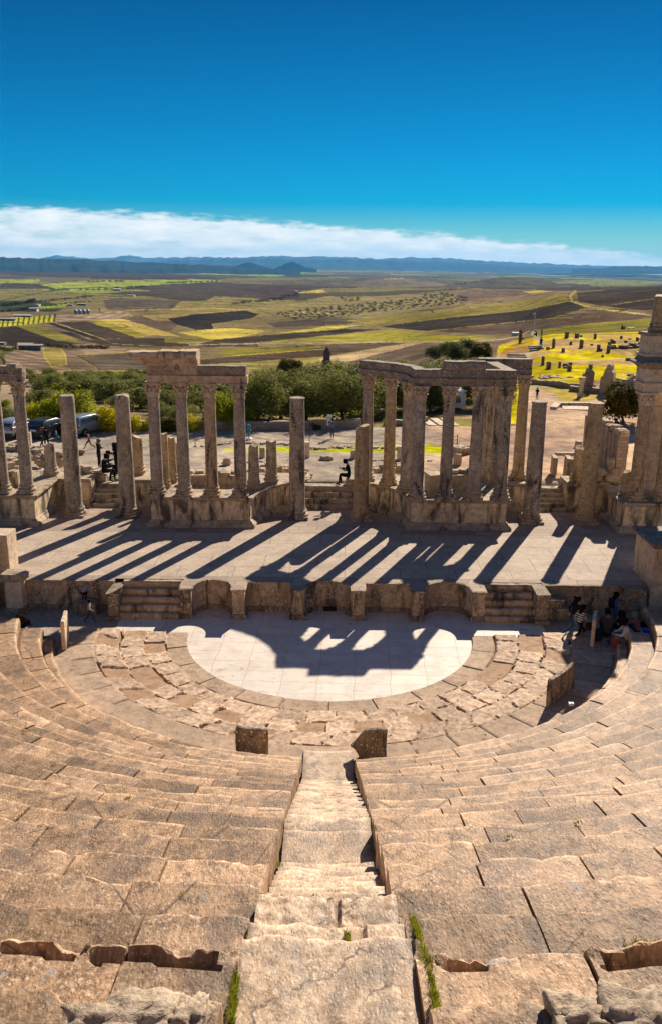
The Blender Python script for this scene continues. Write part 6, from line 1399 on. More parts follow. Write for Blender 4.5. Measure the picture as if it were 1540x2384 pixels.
GC = 'dark hedgerow and wood trees on the plain'
def hedge(pts, n, h, w, lab):
    P = [Vector(p) for p in pts]; 
    for i in range(n):
        q = i/(n-1)*(len(P)-1); k = min(int(q), len(P)-2); c = P[k].lerp(P[k+1], q-k)
        far_tree(c.x+rg.uniform(-2, 2), c.y+rg.uniform(-.5, .5), h*rg.uniform(.7, 1.3), w*rg.uniform(.8, 1.4), grp=GC, lab=lab)
hedge([(95, 807), (150, 811), (205, 812), (250, 813)], 22, 8, 12, 'bushy tree in the hedge right of the long grey barn')
hedge([(0, 812), (20, 818), (38, 812)], 8, 7, 10, 'shrubby tree in the scrub left of the long grey barn')
hedge([(2, 835), (12, 848), (6, 862)], 6, 6, 9, 'shrub on the left edge beside the ploughed field')
hedge([(0, 715), (40, 710), (80, 704)], 12, 8, 14, 'tree in the dark wood at the left edge of the plain'); hedge([(0, 728), (50, 724), (75, 720)], 10, 7, 12, 'tree in the lower dark wood at the left edge of the plain')
hedge([(95, 703), (150, 698), (208, 692)], 14, 4, 9, 'tree in the slanting dark belt above the silos'); hedge([(190, 677), (260, 675), (300, 672), (338, 668)], 16, 5, 10, 'tree in the dark belt round the white roofed farmhouse')
hedge([(390, 660), (440, 658), (505, 657)], 12, 3.5, 9, 'tree in the long dark belt on the middle plain'); hedge([(205, 656), (240, 657), (285, 656)], 7, 3.5, 9, 'tree in the short dark belt on the left plain'); hedge([(118, 676), (155, 677)], 5, 3.5, 9, 'tree in the small dark clump on the left plain')
hedge([(105, 714), (160, 708), (208, 703)], 10, 4, 8, 'tree among the farm houses above the silos'); hedge([(545, 709), (600, 703), (650, 698)], 12, 6, 10, 'dark bushy tree left of the cypress row'); hedge([(985, 690), (1020, 688), (1050, 690)], 6, 6, 10, 'dark tree at the right end of the hillside orchard')
hedge([(1060, 662), (1110, 660)], 5, 3, 8, 'tree on the right of the far low hill'); hedge([(795, 697), (808, 702), (832, 700)], 4, 8, 8, 'taller tree above the hillside orchard')
GD = 'tall dark cypresses in a row on the plain'
for i in range(9): far_tree(657+i*4.6, 699-i*.6, 11+rg.uniform(-1, 2), 5, 'cyp', GD, 'tall dark cypress in the close row right of the plain farmhouse', 'cypress_tree')
far_tree(232, 728, 10, 5, 'cyp', None, 'single dark cypress standing right of the silos', 'cypress_tree')

# grass tufts in the joints, weeds
def tufts(label, pts, n, h, wdt, seed, zfun):
    rg = random.Random(seed); mb = MB(); P = [Vector(p) for p in pts]
    for i in range(n):
        q = rg.random()*(len(P)-1); k = min(int(q), len(P)-2); c = P[k].lerp(P[k+1], q-k); x = c.x+rg.gauss(0, wdt); y = c.y+rg.gauss(0, wdt); z = c.z
        if n > 100 and float(vn(y*3.5, seed, 0, 5)) < rg.uniform(-.8, .1): continue
        for b_ in range(3):
            a = rg.uniform(0, 6.28); l = h*rg.uniform(.5, 1.2); w = .004+.004*rg.random(); d = (math.cos(a), math.sin(a)); lean = rg.uniform(.2, .9)*l
            mb.add([(x-w*d[1], y+w*d[0], z), (x+w*d[1], y-w*d[0], z), (x+lean*.5*d[0]+w*.6*d[1], y+lean*.5*d[1], z+l*.6), (x+lean*d[0], y+lean*d[1], z+l)], [(0, 1, 2), (0, 2, 3)])
    tag(mb.build('weeds', M['grass'], None, origin=tuple(P[0])), label, 'weeds', kind='stuff')
def seat_pt(px, py, zdef):
    best = None
    for i in range(len(REDGE)-1):
        p = at(px, py, rowz(i)); r_ = math.hypot(p.x, p.y-CY)
        if REDGE[i] <= r_ <= REDGE[i+1] and (best is None or p.z > best.z): best = p
    return best if best is not None else at(px, py, zdef)
def zs(*ps): return [tuple(at(x, y, z)) for x, y, z in ps]
tufts('green weeds in the joint left of the top stairway slab', zs((572, 2196, 9.25), (558, 2240, 9.38), (548, 2300, 9.42), (540, 2384, 9.66)), 420, .07, .012, 1, None)
tufts('green weeds in the joint right of the top stairway slab', zs((958, 2140, 8.7), (975, 2185, 9.02), (990, 2230, 9.38), (1008, 2300, 9.42), (1018, 2384, 9.66)), 560, .075, .014, 2, None)
tufts('weeds in the middle joint of the upper stairway', zs((806, 2175, 8.93), (812, 2212, 8.93)), 90, .06, .012, 3, None)
tufts('green weeds growing in the socket at the right edge of the seats', zs((1470, 2215, 9.15), (1540, 2215, 9.15)), 260, .06, .05, 4, None)
for i, (x, y, z) in enumerate([(650, 2015, 7.2), (1345, 1915, 6.6), (1185, 1950, 7.0), (172, 1550, .45), (505, 1590, .2), (738, 1645, .15), (165, 1498, .7), (872, 1925, 6.3), (423, 2090, 8.9), (125, 1783, 3.6), (300, 1858, 5.0), (1130, 1712, .45), (1165, 1572, .2), (55, 1710, 4.0)]):
    tufts(['weed tuft at the left rim of the stairway', 'weed tuft on the right seats', 'weed tuft in a joint of the right seats', 'weed at the left paving edge', 'moss in the ring kerb at left', 'moss in the ring kerb at the centre', 'weed on the left foot step', 'weed at the right rim of the stairway', 'weed in a joint of the left seats', 'weed on the left seats', 'second weed on the left seats', 'weed in the right paving hollow', 'moss in the ring kerb at right', 'weed near the left picture edge'][i], [tuple(seat_pt(x-6, y, z)), tuple(seat_pt(x+6, y, z))], 16, .045, .025, 20+i, None)

# ------------------------------------------------------------------ cars
def car(label, px, py, rz, paint, style, group='cars parked along the forecourt'):
    p = at(px, py, 2.5); t = thing('parked_car', label, 'car', (p.x, p.y, 2.5), group, R(rz)); L_, W_, H_ = (4.1, 1.66, 1.52) if style == 'mpv' else (3.75, 1.62, 1.38)
    pm = M[paint]
    # side outline along x (rear at -x), lofted across the width with tumblehome
    sec = [(-L_/2, .34, .90), (-L_/2-.02, .62, .96), (-L_/2+.04, .92, .97), (L_*.12, .98, 1.0), (L_/2-.35, .86, .95), (L_/2-.05, .66, .86), (L_/2, .36, .82)]
    mb = MB(); ring = [(-L_/2, .30), (-L_/2-.03, .55), (-L_/2, .80), (-L_/2+.06, .98), (L_*.14, 1.0), (L_/2-.45, .90), (L_/2-.08, .72), (L_/2, .45), (L_/2-.05, .28)]
    ww = [.86, .95, .98, .94, .96, .93, .84, .82, .84]; n = len(ring); vs = []
    for s in (-1, 1): vs += [(x, s*W_/2*w, z) for (x, z), w in zip(ring, ww)]
    mb.add(vs, [tuple(range(n)), tuple(range(2*n-1, n-1, -1))]+[(i, n+i, n+(i+1) % n, (i+1) % n) for i in range(n)]); o = mb.build('body', pm, None); o.parent = t; bv = o.modifiers.new('b', 'BEVEL'); bv.width = .07; bv.segments = 3; o.data.shade_smooth()
    rk = .34 if style == 'mpv' else .50
    cab = [(-L_/2+.05, .97), (-L_/2+rk, H_-.06), (-L_/2+rk+.35, H_), (L_*.02, H_), (L_*.10, H_-.05), (L_*.30, .96)]; n = len(cab); vs = []
    for s in (-1, 1): vs += [(x, s*W_/2*(.93 if z < 1.1 else .74), z) for x, z in cab]
    mb = MB(); mb.add(vs, [tuple(range(n)), tuple(range(2*n-1, n-1, -1))]+[(i, n+i, n+(i+1) % n, (i+1) % n) for i in range(n)]); o = mb.build('cabin', pm, None); o.parent = t; bv = o.modifiers.new('b', 'BEVEL'); bv.width = .05; bv.segments = 2; o.data.shade_smooth()
    def panel(name, pts, m_, par=t):
        mb = MB(); P = [Vector(q) for q in pts]; nn = (P[1]-P[0]).cross(P[2]-P[0]).normalized()*.012; k = len(P)
        mb.add([p_+nn for p_ in P]+[p_-nn for p_ in P], [tuple(range(k)), tuple(range(2*k-1, k-1, -1))]+[(i, k+i, k+(i+1) % k, (i+1) % k) for i in range(k)]); q = mb.build(name, m_, None); q.parent = par; return q
    x0, x1 = -L_/2+.05, -L_/2+rk; yb_, yt_ = W_/2*.93, W_/2*.74
    panel('rear_window', [(x0+.0, -yb_*.84, 1.03), (x0+.0, yb_*.84, 1.03), (x1-.045, yt_*.86, H_-.14), (x1-.045, -yt_*.86, H_-.14)], M['glass'])
    for s in (-1, 1):
        for (a, b_) in ((-L_/2+.42, -L_*.22), (-L_*.20, L_*.0), (L_*.02, L_*.20)):
            ta, tb = a+.10 if a < -1 else a, min(b_, L_*.06)
            panel('side_window', [(a, s*(yb_+.005), 1.03), (b_, s*(yb_+.005), 1.03), (tb, s*(yt_+.03), H_-.16), (ta, s*(yt_+.03), H_-.16)], M['glass'])
        mb = MB(); mb.box((-L_/2+.02, s*W_*.42, .88), (.1, .2, .24)); q = mb.build('tail_light', M['tail'], None); q.parent = t
        mb = MB(); mb.box((L_*.2, s*(W_/2+.06), 1.02), (.12, .14, .12)); q = mb.build('mirror', pm, None); q.parent = t
        mb = MB(); mb.box((L_/2-.08, s*W_*.34, .66), (.14, .34, .14)); q = mb.build('headlight', M['glass'], None); q.parent = t
        for xw in (-L_*.31, L_*.32):
            w_ = MB(); w_.tube([(xw, s*(W_/2-.2), .32), (xw, s*(W_/2+.02), .32)], .32, 18); q = w_.build('wheel', M['tyre'], None); q.parent = t
            w_ = MB(); w_.tube([(xw, s*(W_/2-.02), .32), (xw, s*(W_/2+.035), .32)], .19, 14); q2 = w_.build('rim', M['rim'], None); q2.parent = q
    mb = MB(); mb.box((-L_/2-.02, 0, .40), (.14, W_*.9, .26)); q = mb.build('bumper', M['steel'] if style != 'mpv' else pm, None); q.parent = t
    mb = MB(); mb.box((-L_/2-.045, 0, .72), (.03, .5, .11)); q = mb.build('number_plate', M['wpaint'], None); q.parent = t
    return t
M['tail'] = plain('red_lamp', (.28, .02, .02), .3); M['tyre'] = plain('tyre_rubber', (.015, .015, .015), .8); M['rim'] = plain('wheel_rim', (.35, .35, .36), .35, .8)
def paintm(n_, c_): m = plain(n_, c_, .28, .45, .03, spec=.6); return m
M['silver'] = paintm('silver_paint', (.36, .38, .40)); M['blackp'] = paintm('black_paint', (.035, .04, .045)); M['greyblue'] = paintm('grey_blue_paint', (.28, .34, .38))
car('silver hatchback seen from behind at the left edge of the parking', 42, 1014, 78, 'silver', 'hatch'); car('black hatchback parked second from the left behind a family', 116, 1014, 72, 'blackp', 'hatch'); car('pale blue grey people carrier, rightmost of the parked cars', 206, 1008, 66, 'greyblue', 'mpv')
for x, y, lab in ((438, 803, 'tiny white van on the valley road'), (693, 806, 'tiny car on the valley road right of the white van')):
    p = ground_at(x, y); s = px_w(0, p.y, p.z); t = thing('van', lab, 'van', tuple(p)); mb = MB(); mb.box((p.x, p.y, p.z+1.6*s), (9*s, 4*s, 2.6*s), tp=.85); mb.build('body', M['wpaint'], t); mb = MB(); mb.box((p.x, p.y, p.z+.5*s), (7*s, 4.2*s, .9*s)); mb.build('wheels', M['tyre'], t)
# ------------------------------------------------------------------ people
_mc = {}
def cloth(c, rough=.85):
    k = tuple(c)
    if k not in _mc: _mc[k] = plain('cloth', tuple(max(q*1.15, .012) for q in c), .95, var=.25, sc=20, spec=.04)
    return _mc[k]
SK = plain('skin', (.36, .20, .13), .55, var=.08, spec=.3); HB = plain('black_hair', (.010, .008, .007), .9, spec=.05); HBR = plain('brown_hair', (.10, .045, .02), .5); SHOE = plain('shoe', (.02, .02, .022), .6)
m, nt, b = newmat('striped_jumper'); g = NG(nt); tc = g.n('ShaderNodeTexCoord'); sx = g.n('ShaderNodeSeparateXYZ'); g.l(tc.outputs['Object'], sx.inputs[0])
g.l(g.mix(g.math('GREATER_THAN', g.math('SINE', g.math('MULTIPLY', g.math('ADD', sx.outputs[2], g.math('MULTIPLY', sx.outputs[0], .12)), 62)), .05), (.012, .012, .014), (.62, .58, .52)), b.inputs['Base Color']); b.inputs['Roughness'].default_value = .9
STR = m
def rig(pose, rg):
    """joint positions of a 1.75 m figure facing +x"""
    J = dict(pel=(0, 0, .93), spi=(0, 0, 1.08), che=(.01, 0, 1.30), nec=(.01, 0, 1.49), hea=(.03, 0, 1.60), top=(.02, 0, 1.71))
    for s, n in ((1, 'L'), (-1, 'R')):
        J['sho'+n] = (0, .17*s, 1.42); J['elb'+n] = (-.02, .23*s, 1.13); J['wri'+n] = (.06, .22*s, .89); J['hip'+n] = (0, .09*s, .90); J['kne'+n] = (.02, .10*s, .49); J['ank'+n] = (0, .10*s, .09); J['toe'+n] = (.15, .12*s, .04)
    def sh(keys, d):
        for k in keys: J[k] = tuple(a+b for a, b in zip(J[k], d))
    UP = [k for k in J if k[:3] in ('pel', 'spi', 'che', 'nec', 'hea', 'top', 'sho', 'elb', 'wri', 'hip')]
    def lean(a, keys=None):
        px_, pz = J['pel'][0], J['pel'][2]; c, s = math.cos(a), math.sin(a)
        for k in J:
            if k[:3] in ('spi', 'che', 'nec', 'hea', 'top', 'sho', 'elb', 'wri'):
                x, y, z = J[k]; dx, dz = x-px_, z-pz; J[k] = (px_+dx*c+dz*s, y, pz-dx*s+dz*c)
    if pose in ('walk', 'stride'):
        f = 1 if pose == 'walk' else 1.45
        J['kneL'] = (.20*f, .09, .50); J['ankL'] = (.30*f, .09, .10); J['toeL'] = (.44*f, .1, .07); J['kneR'] = (-.06*f, -.09, .47); J['ankR'] = (-.36*f, -.09, .20); J['toeR'] = (-.28*f, -.1, .05)
        J['elbL'] = (-.14, .22, 1.16); J['wriL'] = (-.08, .22, .93); J['elbR'] = (.10, -.22, 1.15); J['wriR'] = (.30, -.18, 1.02); sh(UP, (0, 0, -.03*f)); lean(.06*f)
    if pose == 'phone' or pose == 'hold':
        for s, n in ((1, 'L'), (-1, 'R')): J['elb'+n] = (.06, .23*s, 1.15); J['wri'+n] = (.28, .07*s, 1.20)
        J['hea'] = (.06, 0, 1.58); J['top'] = (.07, 0, 1.69)
    if pose == 'reach': J['elbL'] = (.20, .20, 1.30); J['wriL'] = (.46, .16, 1.28); J['elbR'] = (-.02, -.24, 1.14); J['wriR'] = (.16, -.14, 1.06)
    if pose in ('sit', 'sitphone'):
        sh(UP, (0, 0, -.46)); lean(.16)
        for s, n in ((1, 'L'), (-1, 'R')):
            J['kne'+n] = (.44, .12*s, .49); J['ank'+n] = (.42+.06*s, .11*s, .09); J['toe'+n] = (.58+.06*s, .12*s, .04); J['elb'+n] = (.16, .24*s, .72); J['wri'+n] = (.38, .06*s if pose == 'sitphone' else .13*s, .80 if pose == 'sitphone' else .60)
        J['hea'] = (J['hea'][0]+.05, 0, J['hea'][2]-.03); J['top'] = (J['top'][0]+.08, 0, J['top'][2]-.04)
    if pose == 'floor':
        sh(UP, (0, 0, -.80)); lean(.24)
        for s, n in ((1, 'L'), (-1, 'R')):
            J['kne'+n] = (.36, .20*s, .36); J['ank'+n] = (.50, .06*s, .08); J['toe'+n] = (.62, .10*s, .05); J['elb'+n] = (.22, .26*s, .42); J['wri'+n] = (.42, .10*s, .38)
        J['hea'] = (J['hea'][0]+.04, 0, J['hea'][2]-.02); J['top'] = (J['top'][0]+.06, 0, J['top'][2]-.02)
    if pose == 'crouch':
        sh(UP, (-.08, 0, -.48)); lean(.75)
        for s, n in ((1, 'L'), (-1, 'R')):
            J['kne'+n] = (.22+.1*s, .12*s, .44); J['ank'+n] = (-.06, .11*s, .09); J['toe'+n] = (.10, .12*s, .04); J['elb'+n] = (.42, .2*s, .80); J['wri'+n] = (.62, .13*s, .86)
    return J
RADI = dict(pel=(.125, .115), spi=(.105, .10), che=(.13, .12), nec=(.055, .055), hea=(.092, .083), top=(.06, .06), sho=(.062, .062), elb=(.043, .043), wri=(.030, .030), hip=(.095, .095), kne=(.058, .058), ank=(.042, .042), toe=(.04, .03))
EDG = [('pel', 'spi'), ('spi', 'che'), ('che', 'nec'), ('nec', 'hea'), ('hea', 'top')]
for n in 'LR': EDG += [('che', 'sho'+n), ('sho'+n, 'elb'+n), ('elb'+n, 'wri'+n), ('pel', 'hip'+n), ('hip'+n, 'kne'+n), ('kne'+n, 'ank'+n), ('ank'+n, 'toe'+n)]
def person(label, px, py, z, hpx, pose, face, top, legs, hair=None, hairlen=0, bulk=1.0, hood=None, extra=None, cat='person', pz=None, legfat=1.0, group=None, hfix=None):
    p = at(px, py, z) if z is not None else ground_at(px, py)
    s = px_w(px, p.y, p.z); J = rig(pose, rnd); zmax = max(v[2] for v in J.values())+.07
    sc = (hpx*s/.965)/zmax if hfix is None else hfix/1.75
    t = thing('person', label, cat, tuple(p), group, R(face))
    keys = list(J); me = bpy.data.meshes.new('body'); me.from_pydata([Vector(J[k])*sc for k in keys], [(keys.index(a), keys.index(b_)) for a, b_ in EDG], [])
    tmp = bpy.data.objects.new('tmp', me); COL.objects.link(tmp); tmp.modifiers.new('s', 'SKIN'); sv = me.skin_vertices[0].data
    for i, k in enumerate(keys):
        r_ = RADI[k[:3]]; f = bulk if k[:3] in ('pel', 'spi', 'che', 'sho', 'elb') else (legfat if k[:3] in ('hip', 'kne') else 1); sv[i].radius = (r_[0]*sc*f, r_[1]*sc*f); sv[i].use_root = (k == 'pel')
    sd = tmp.modifiers.new('d', 'SUBSURF'); sd.levels = 2; sd.render_levels = 2
    dg = bpy.context.evaluated_depsgraph_get(); body = bpy.data.meshes.new_from_object(tmp.evaluated_get(dg)); bpy.data.objects.remove(tmp); body.name = 'body'
    bm = bmesh.new(); bm.from_mesh(body)
    J3 = {k: Vector(v)*sc for k, v in J.items()}
    def seg(pv, a, b_): ab = b_-a; q = max(0, min(1, (pv-a).dot(ab)/max(ab.length_squared, 1e-9))); return (pv-(a+ab*q)).length, q
    for f in bm.faces:
        c = f.calc_center_median(); best = min(((seg(c, J3[a], J3[b_])[0]-RADI[b_[:3]][0]*sc*.6, a, b_) for a, b_ in EDG), key=lambda q: q[0]); a, b_ = best[1], best[2]; a3 = b_[:3]
        f.material_index = 1
        if a3 in ('hea', 'top') or (a3 == 'nec' and seg(c, J3['che'], J3['nec'])[1] > .85): f.material_index = 0
        elif a3 in ('hip', 'kne', 'ank'): f.material_index = 2
        elif a3 == 'toe': f.material_index = 3
        elif a3 == 'wri' and seg(c, J3[a], J3[b_])[1] > .93: f.material_index = 0
        if a3 == 'spi' and c.z < J3['pel'].z+.02*sc: f.material_index = 2
        f.smooth = True
    # face and hands belong to the same body mesh
    hd = (J3['top']-J3['nec']).normalized(); fx = Vector((1, 0, 0)); fx = (fx-hd*fx.dot(hd)).normalized(); hc = J3['hea']
    def blob(c, r, mi, st=(1, 1, 1)):
        rr = bmesh.ops.create_icosphere(bm, subdivisions=1, radius=r, matrix=Matrix.Translation(c) @ Matrix.Diagonal((*st, 1)))
        for f in {f for v in rr['verts'] for f in v.link_faces}: f.material_index = mi; f.smooth = True
    yv = Vector((0, 1, 0)); blob(hc+hd*.01*sc, .092*sc, 0, (1.02, .86, 1.22)); blob(hc+fx*.098*sc-hd*.005*sc, .016*sc, 0, (1, .8, 1.3)); blob(hc+fx*.086*sc-hd*.045*sc, .014*sc, 5, (.6, 1.5, .45))
    for q in (-1, 1): blob(hc+fx*.086*sc+yv*q*.032*sc+hd*.022*sc, .009*sc, 4); blob(hc+yv*q*.084*sc, .02*sc, 0, (.7, .4, 1.2))
    mbh = MB()
    for n_, q in (('L', 1), ('R', -1)):
        w = J3['wri'+n_]; d = (w-J3['elb'+n_]).normalized(); sd_ = d.cross(Vector((0, 0, 1))); sd_ = sd_.normalized() if sd_.length > .1 else Vector((0, 1, 0)); dn = d.cross(sd_)
        mbh.tube([w-d*.01*sc, w+d*.04*sc, w+d*.085*sc], [.024*sc, .036*sc, .03*sc], 7)
        for k in range(4): o_ = sd_*((k-1.5)*.018*sc); L_ = (.062, .072, .066, .052)[k]*sc; mbh.tube([w+d*.075*sc+o_, w+d*(.075*sc+L_*.55)+o_+dn*.012*sc, w+d*(.075*sc+L_*.8)+o_+dn*.038*sc], [.010*sc, .009*sc, .007*sc], 5)
        mbh.tube([w+d*.02*sc+sd_*.028*sc*q, w+d*.06*sc+sd_*.052*sc*q+dn*.01*sc, w+d*.085*sc+sd_*.052*sc*q+dn*.02*sc], [.012*sc, .010*sc, .008*sc], 5)
    vs_ = [bm.verts.new(v) for v in mbh.v]
    for f in mbh.f:
        ff = bm.faces.new([vs_[i] for i in f]); ff.material_index = 0; ff.smooth = True
    bm.to_mesh(body); bm.free()
    tm = top if isinstance(top, bpy.types.Material) else cloth(top)
    for mm in (SK, tm, cloth(legs), SHOE, M['black'], cloth((.25, .08, .06))): body.materials.append(mm)
    o = bpy.data.objects.new('body', body); COL.objects.link(o); o.parent = t
    hm_ = hair or HB; mb = MB()
    if hood is None:
        bmh = []
        mb.rock(tuple(hc+hd*.045*sc-fx*.018*sc), (.205*sc, .19*sc, .20*sc), 3, n=5, rough=.08)
        if hairlen: e = hc-fx*.06*sc-hd*.06*sc; mb.tube([hc-fx*.03*sc+hd*.05*sc, e, Vector((e.x-.04*sc, 0, e.z-hairlen*sc*.6)), Vector((e.x-.03*sc, 0, e.z-hairlen*sc))], [.08*sc, .10*sc, .10*sc, .05*sc], 9)
        h_ = mb.build('hair', hm_, None, 'all')
    else:
        mb.rock(tuple(hc+hd*.02*sc-fx*.022*sc), (.235*sc, .225*sc, .27*sc), 3, n=6, rough=.06); nk = J3['nec']; mb.tube([hc-fx*.01*sc, nk, J3['che']+Vector((0, 0, .04*sc))], [.10*sc, .13*sc, .19*sc], 12)
        h_ = mb.build('headscarf', cloth(hood), None, 'all')
    h_.parent = t
    if extra:
        for nm_, mat_, fn in extra: mb = MB(); fn(mb, J3, sc); e = mb.build(nm_, mat_, None, 'all'); e.parent = t
    return t
def xbag(mb, J, s): w = J['wriR']; mb.rock((w.x, w.y-.02, w.z-.22*s), (.34*s, .12*s, .34*s), 5, n=4, rough=.1)
def xback(mb, J, s): c = J['che']; mb.rock((c.x-.17*s, 0, c.z-.06*s), (.2*s, .3*s, .42*s), 6, n=4, rough=.1)
def xphone(mb, J, s): a, b_ = J['wriL'], J['wriR']; c = (a+b_)/2; mb.box((c.x+.1*s, c.y, c.z+.06*s), (.02, .08*s, .15*s))
def xcup(mb, J, s): w = J['wriL']; mb.lathe([(.03*s, 0), (.042*s, .13*s)], (w.x+.1*s, w.y, w.z), 10)
def xscarf(mb, J, s): n = J['nec']; mb.tube([(n.x+.08*s*math.cos(a), n.y+.09*s*math.sin(a), n.z-.02*s) for a in np.linspace(0, 6.28, 14)], .04*s, 6)
BK = (.012, .012, .014); JN = (.035, .08, .17); NAV = (.015, .02, .035)
person('man in a denim jacket and jeans walking towards the theatre across the forecourt', 772, 1021, 2.5, 47, 'phone', -95, (.10, .16, .24), (.05, .07, .11), bulk=1.08)
person('man in a dark top sitting alone on the parapet', 630, 1001, 2.45, 31, 'sit', -90, NAV, (.05, .09, .16))
person('person in a white shirt sitting low beyond the parapet gap', 864, 998, 2.3, 16, 'floor', 60, (.65, .66, .68), (.2, .2, .22))
person('man in black sitting at the top of the central steps looking at a phone', 812, 1128, 2.52, 60, 'sitphone', 180, BK, (.01, .01, .012), extra=[('phone', M['steel'], xphone)])
person('seated man with a white scarf nearest the left steps', 243, 1119, 2.52, 64, 'sitphone', -15, BK, (.012, .012, .014), extra=[('scarf', cloth((.5, .5, .52)), xscarf)])
person('man in a dark jacket seated behind the man with the white scarf', 246, 1107, 2.52, 58, 'sitphone', 0, (.02, .022, .03), (.02, .025, .04))
person('woman with brown hair and black top standing behind the two seated men', 232, 1088, 2.5, 66, 'hold', -10, BK, BK, HBR, .14)
person('hooded person in black standing half hidden behind the second bare shaft', 273, 1107, 2.5, 76, 'phone', 180, BK, (.015, .015, .018), hood=(.012, .012, .013))
person('adult in a long dark coat walking by the black car', 110, 1040, 2.5, 46, 'walk', 120, (.018, .018, .02), (.015, .015, .016), bulk=1.15, legfat=1.5)
person('youth in a black jacket and blue jeans beside the adult in the dark coat', 100, 1049, 2.5, 41, 'walk', 200, (.03, .03, .035), JN)
person('small child in a light blue top walking by the black car', 133, 1030, 2.5, 32, 'stride', 170, (.07, .19, .32), (.02, .022, .03), extra=[('bag', cloth((.12, .02, .02)), xbag)])
person('child in a pink top striding across the forecourt', 209, 1046, 2.5, 42, 'stride', 185, (.36, .12, .12), (.025, .03, .03))
person('boy in a patterned shirt climbing up the stage front', 197, 1396, .55, 42, 'crouch', 70, (.26, .27, .30), (.012, .012, .014))
person('boy in a grey and blue jumper walking in the orchestra', 210, 1449, 0.0, 56, 'walk', 0, (.32, .36, .40), (.03, .045, .07))
person('person in a dark olive coat seated on the steps at the lower left edge', 46, 1470, .66, 52, 'floor', 65, (.045, .035, .018), (.02, .02, .02), HBR, .10, bulk=1.15)
person('woman with long black hair, black top and jeans stepping forward', 1331, 1479, 0.0, 96, 'stride', 15, BK, (.03, .07, .13), HB, .30, extra=[('sunglasses', M['black'], lambda mb, J, s: mb.box((J['hea'].x+.09*s, 0, J['hea'].z+.03*s), (.02*s, .14*s, .035*s)))])
person('woman in a black and white striped jumper with a brown bag', 1345, 1494, .02, 90, 'stride', 25, STR, (.014, .014, .016), HB, .20, bulk=1.18, extra=[('handbag', cloth((.05, .025, .015)), xbag), ('cup', cloth((.10, .40, .26)), xcup)])
person('woman in a blue jacket and jeans standing in the shade by the stage front', 1424, 1466, 0.0, 92, 'reach', -5, (.05, .10, .26), (.03, .08, .15), HB, .22, extra=[('backpack', cloth((.012, .012, .02)), xback)])
person('man in a grey shirt sitting on the ground with his back turned', 1410, 1482, .38, 63, 'floor', 78, (.075, .068, .062), (.03, .03, .032), bulk=1.22)
person('person in a black headscarf sitting between the grey shirt and the white jumper', 1448, 1478, .40, 54, 'floor', 100, BK, BK, hood=(.008, .008, .009), bulk=1.15)
person('woman with black hair in a fluffy white jumper sitting in front', 1460, 1504, .42, 68, 'floor', 168, (.50, .48, .44), (.14, .15, .19), HB, .12, bulk=1.35)
person('woman in a beige headscarf and pink coat sitting at the back of the group', 1482, 1474, .40, 47, 'floor', 120, (.33, .17, .14), (.05, .05, .05), hood=(.26, .23, .19), bulk=1.1)
person('dark haired person almost hidden in the shade by the right wall', 1504, 1470, .40, 40, 'floor', 150, (.01, .01, .012), BK)
person('person with black hair behind the pale block at the right edge', 1526, 1464, .40, 36, 'floor', 200, BK, BK)
person('walker in black with a backpack standing on the hill path', 1257, 813, None, 28, 'walk', 90, (.02, .02, .022), (.02, .02, .025), extra=[('backpack', cloth((.03, .03, .04)), xback)])
person('person crouching beside the lamp pole on the crest', 1248, 783, None, 13, 'floor', 150, BK, BK); person('person with a pale backpack standing right of the lamp pole', 1259, 784, None, 17, 'phone', 100, (.03, .03, .04), BK, extra=[('backpack', cloth((.12, .13, .15)), xback)])
person('dark clad person sitting left of the crest bench', 1447, 767, None, 10, 'floor', 90, BK, BK); person('person in grey sitting closest to the crest bench', 1452, 767, None, 8, 'floor', 90, (.12, .13, .16), BK)
person('person in a dark coat walking away above the bare column on the gravel', 1248, 932, None, 29, 'phone', 90, BK, (.02, .02, .022), bulk=1.2)
person('person in a teal top seen between the rear columns', 1132, 948, None, 29, 'stand', -60, (.01, .20, .22), (.02, .02, .03))
person('person in black sitting on the low wall under the round tree', 1436, 1000, 2.9, 27, 'floor', 200, BK, BK, bulk=1.2)
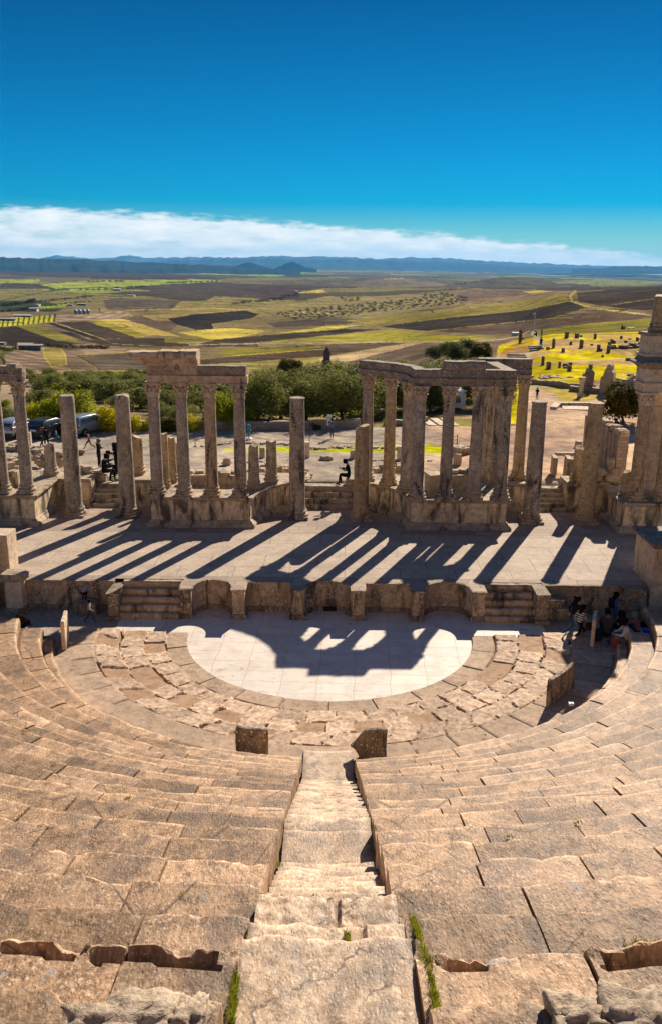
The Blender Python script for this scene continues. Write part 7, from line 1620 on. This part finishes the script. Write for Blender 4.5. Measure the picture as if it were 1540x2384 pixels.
def bag(label, cat, name, px, py, z, w, h, col, parts=None):
    p = at(px, py, z); mb = MB(); mb.rock((p.x, p.y, z+h/2), (w, w*.7, h), int(px), n=5, rough=.12); t = thing(name, label, cat, tuple(p)); mb.build('body', cloth(col), t, 'all')
    mb = MB(); mb.tube([(p.x-w*.3, p.y, z+h*.85), (p.x, p.y, z+h*1.25), (p.x+w*.3, p.y, z+h*.85)], .015, 5); mb.build('handle', cloth(tuple(c*.6 for c in col)), t)
bag('orange tote bag standing beside the woman in white', 'bag', 'tote_bag', 1431, 1505, .40, .30, .46, (.33, .075, .035))
bag('dark backpack leaning behind the upright slab', 'bag', 'backpack', 1390, 1490, .38, .30, .48, (.025, .03, .045))
p = at(1437, 1474, .75); mb = MB(); mb.rock(tuple(p), (.34, .2, .2), 4, n=4, rough=.3); single('carrier_bag', 'crumpled light blue carrier bag on top of the orange tote bag', 'bag', mb, cloth((.10, .36, .55)), tuple(p))
p = at(1504, 1465, .95); mb = MB(); mb.lathe([(.16, -.12), (.18, 0), (.17, .02), (.05, .025)], tuple(p), 16); single('food_tub', 'round food tub with a bright blue lid near the pale block', 'tub', mb, cloth((.03, .12, .50)), tuple(p))
p = at(1524, 1468, .5); mb = MB(); mb.rock((p.x, p.y, .72), (.62, .5, .5), 8, n=5, rough=.06); single('stone_block', 'pale squared block at the end of the right seats', 'stone block', mb, M['pale'], (p.x, p.y, .5))
p = at(1352, 1633, .55); mb = MB(); mb.rock(tuple(at(1328, 1639, .75)), (.16, .12, .10), 3, n=3); single('paper', 'scrap of white paper on the first right seat', 'litter', mb, M['wpaint'], tuple(p))

for lab, (px, py, z), f_ in (('low stone under the man sitting by the central steps', (812, 1128, 2.52), 180), ('low stone under the nearest seated man at the left steps', (243, 1119, 2.52), -15), ('low stone under the second seated man at the left steps', (246, 1107, 2.52), 0)):
    p = at(px, py, z); mb = MB(); mb.rock((p.x-.06*math.cos(R(f_)), p.y-.06*math.sin(R(f_)), z+.19), (.52, .62, .44), int(py), n=4, rough=.12); single('resting_stone', lab, 'stone block', mb, M['rub'], tuple(p))
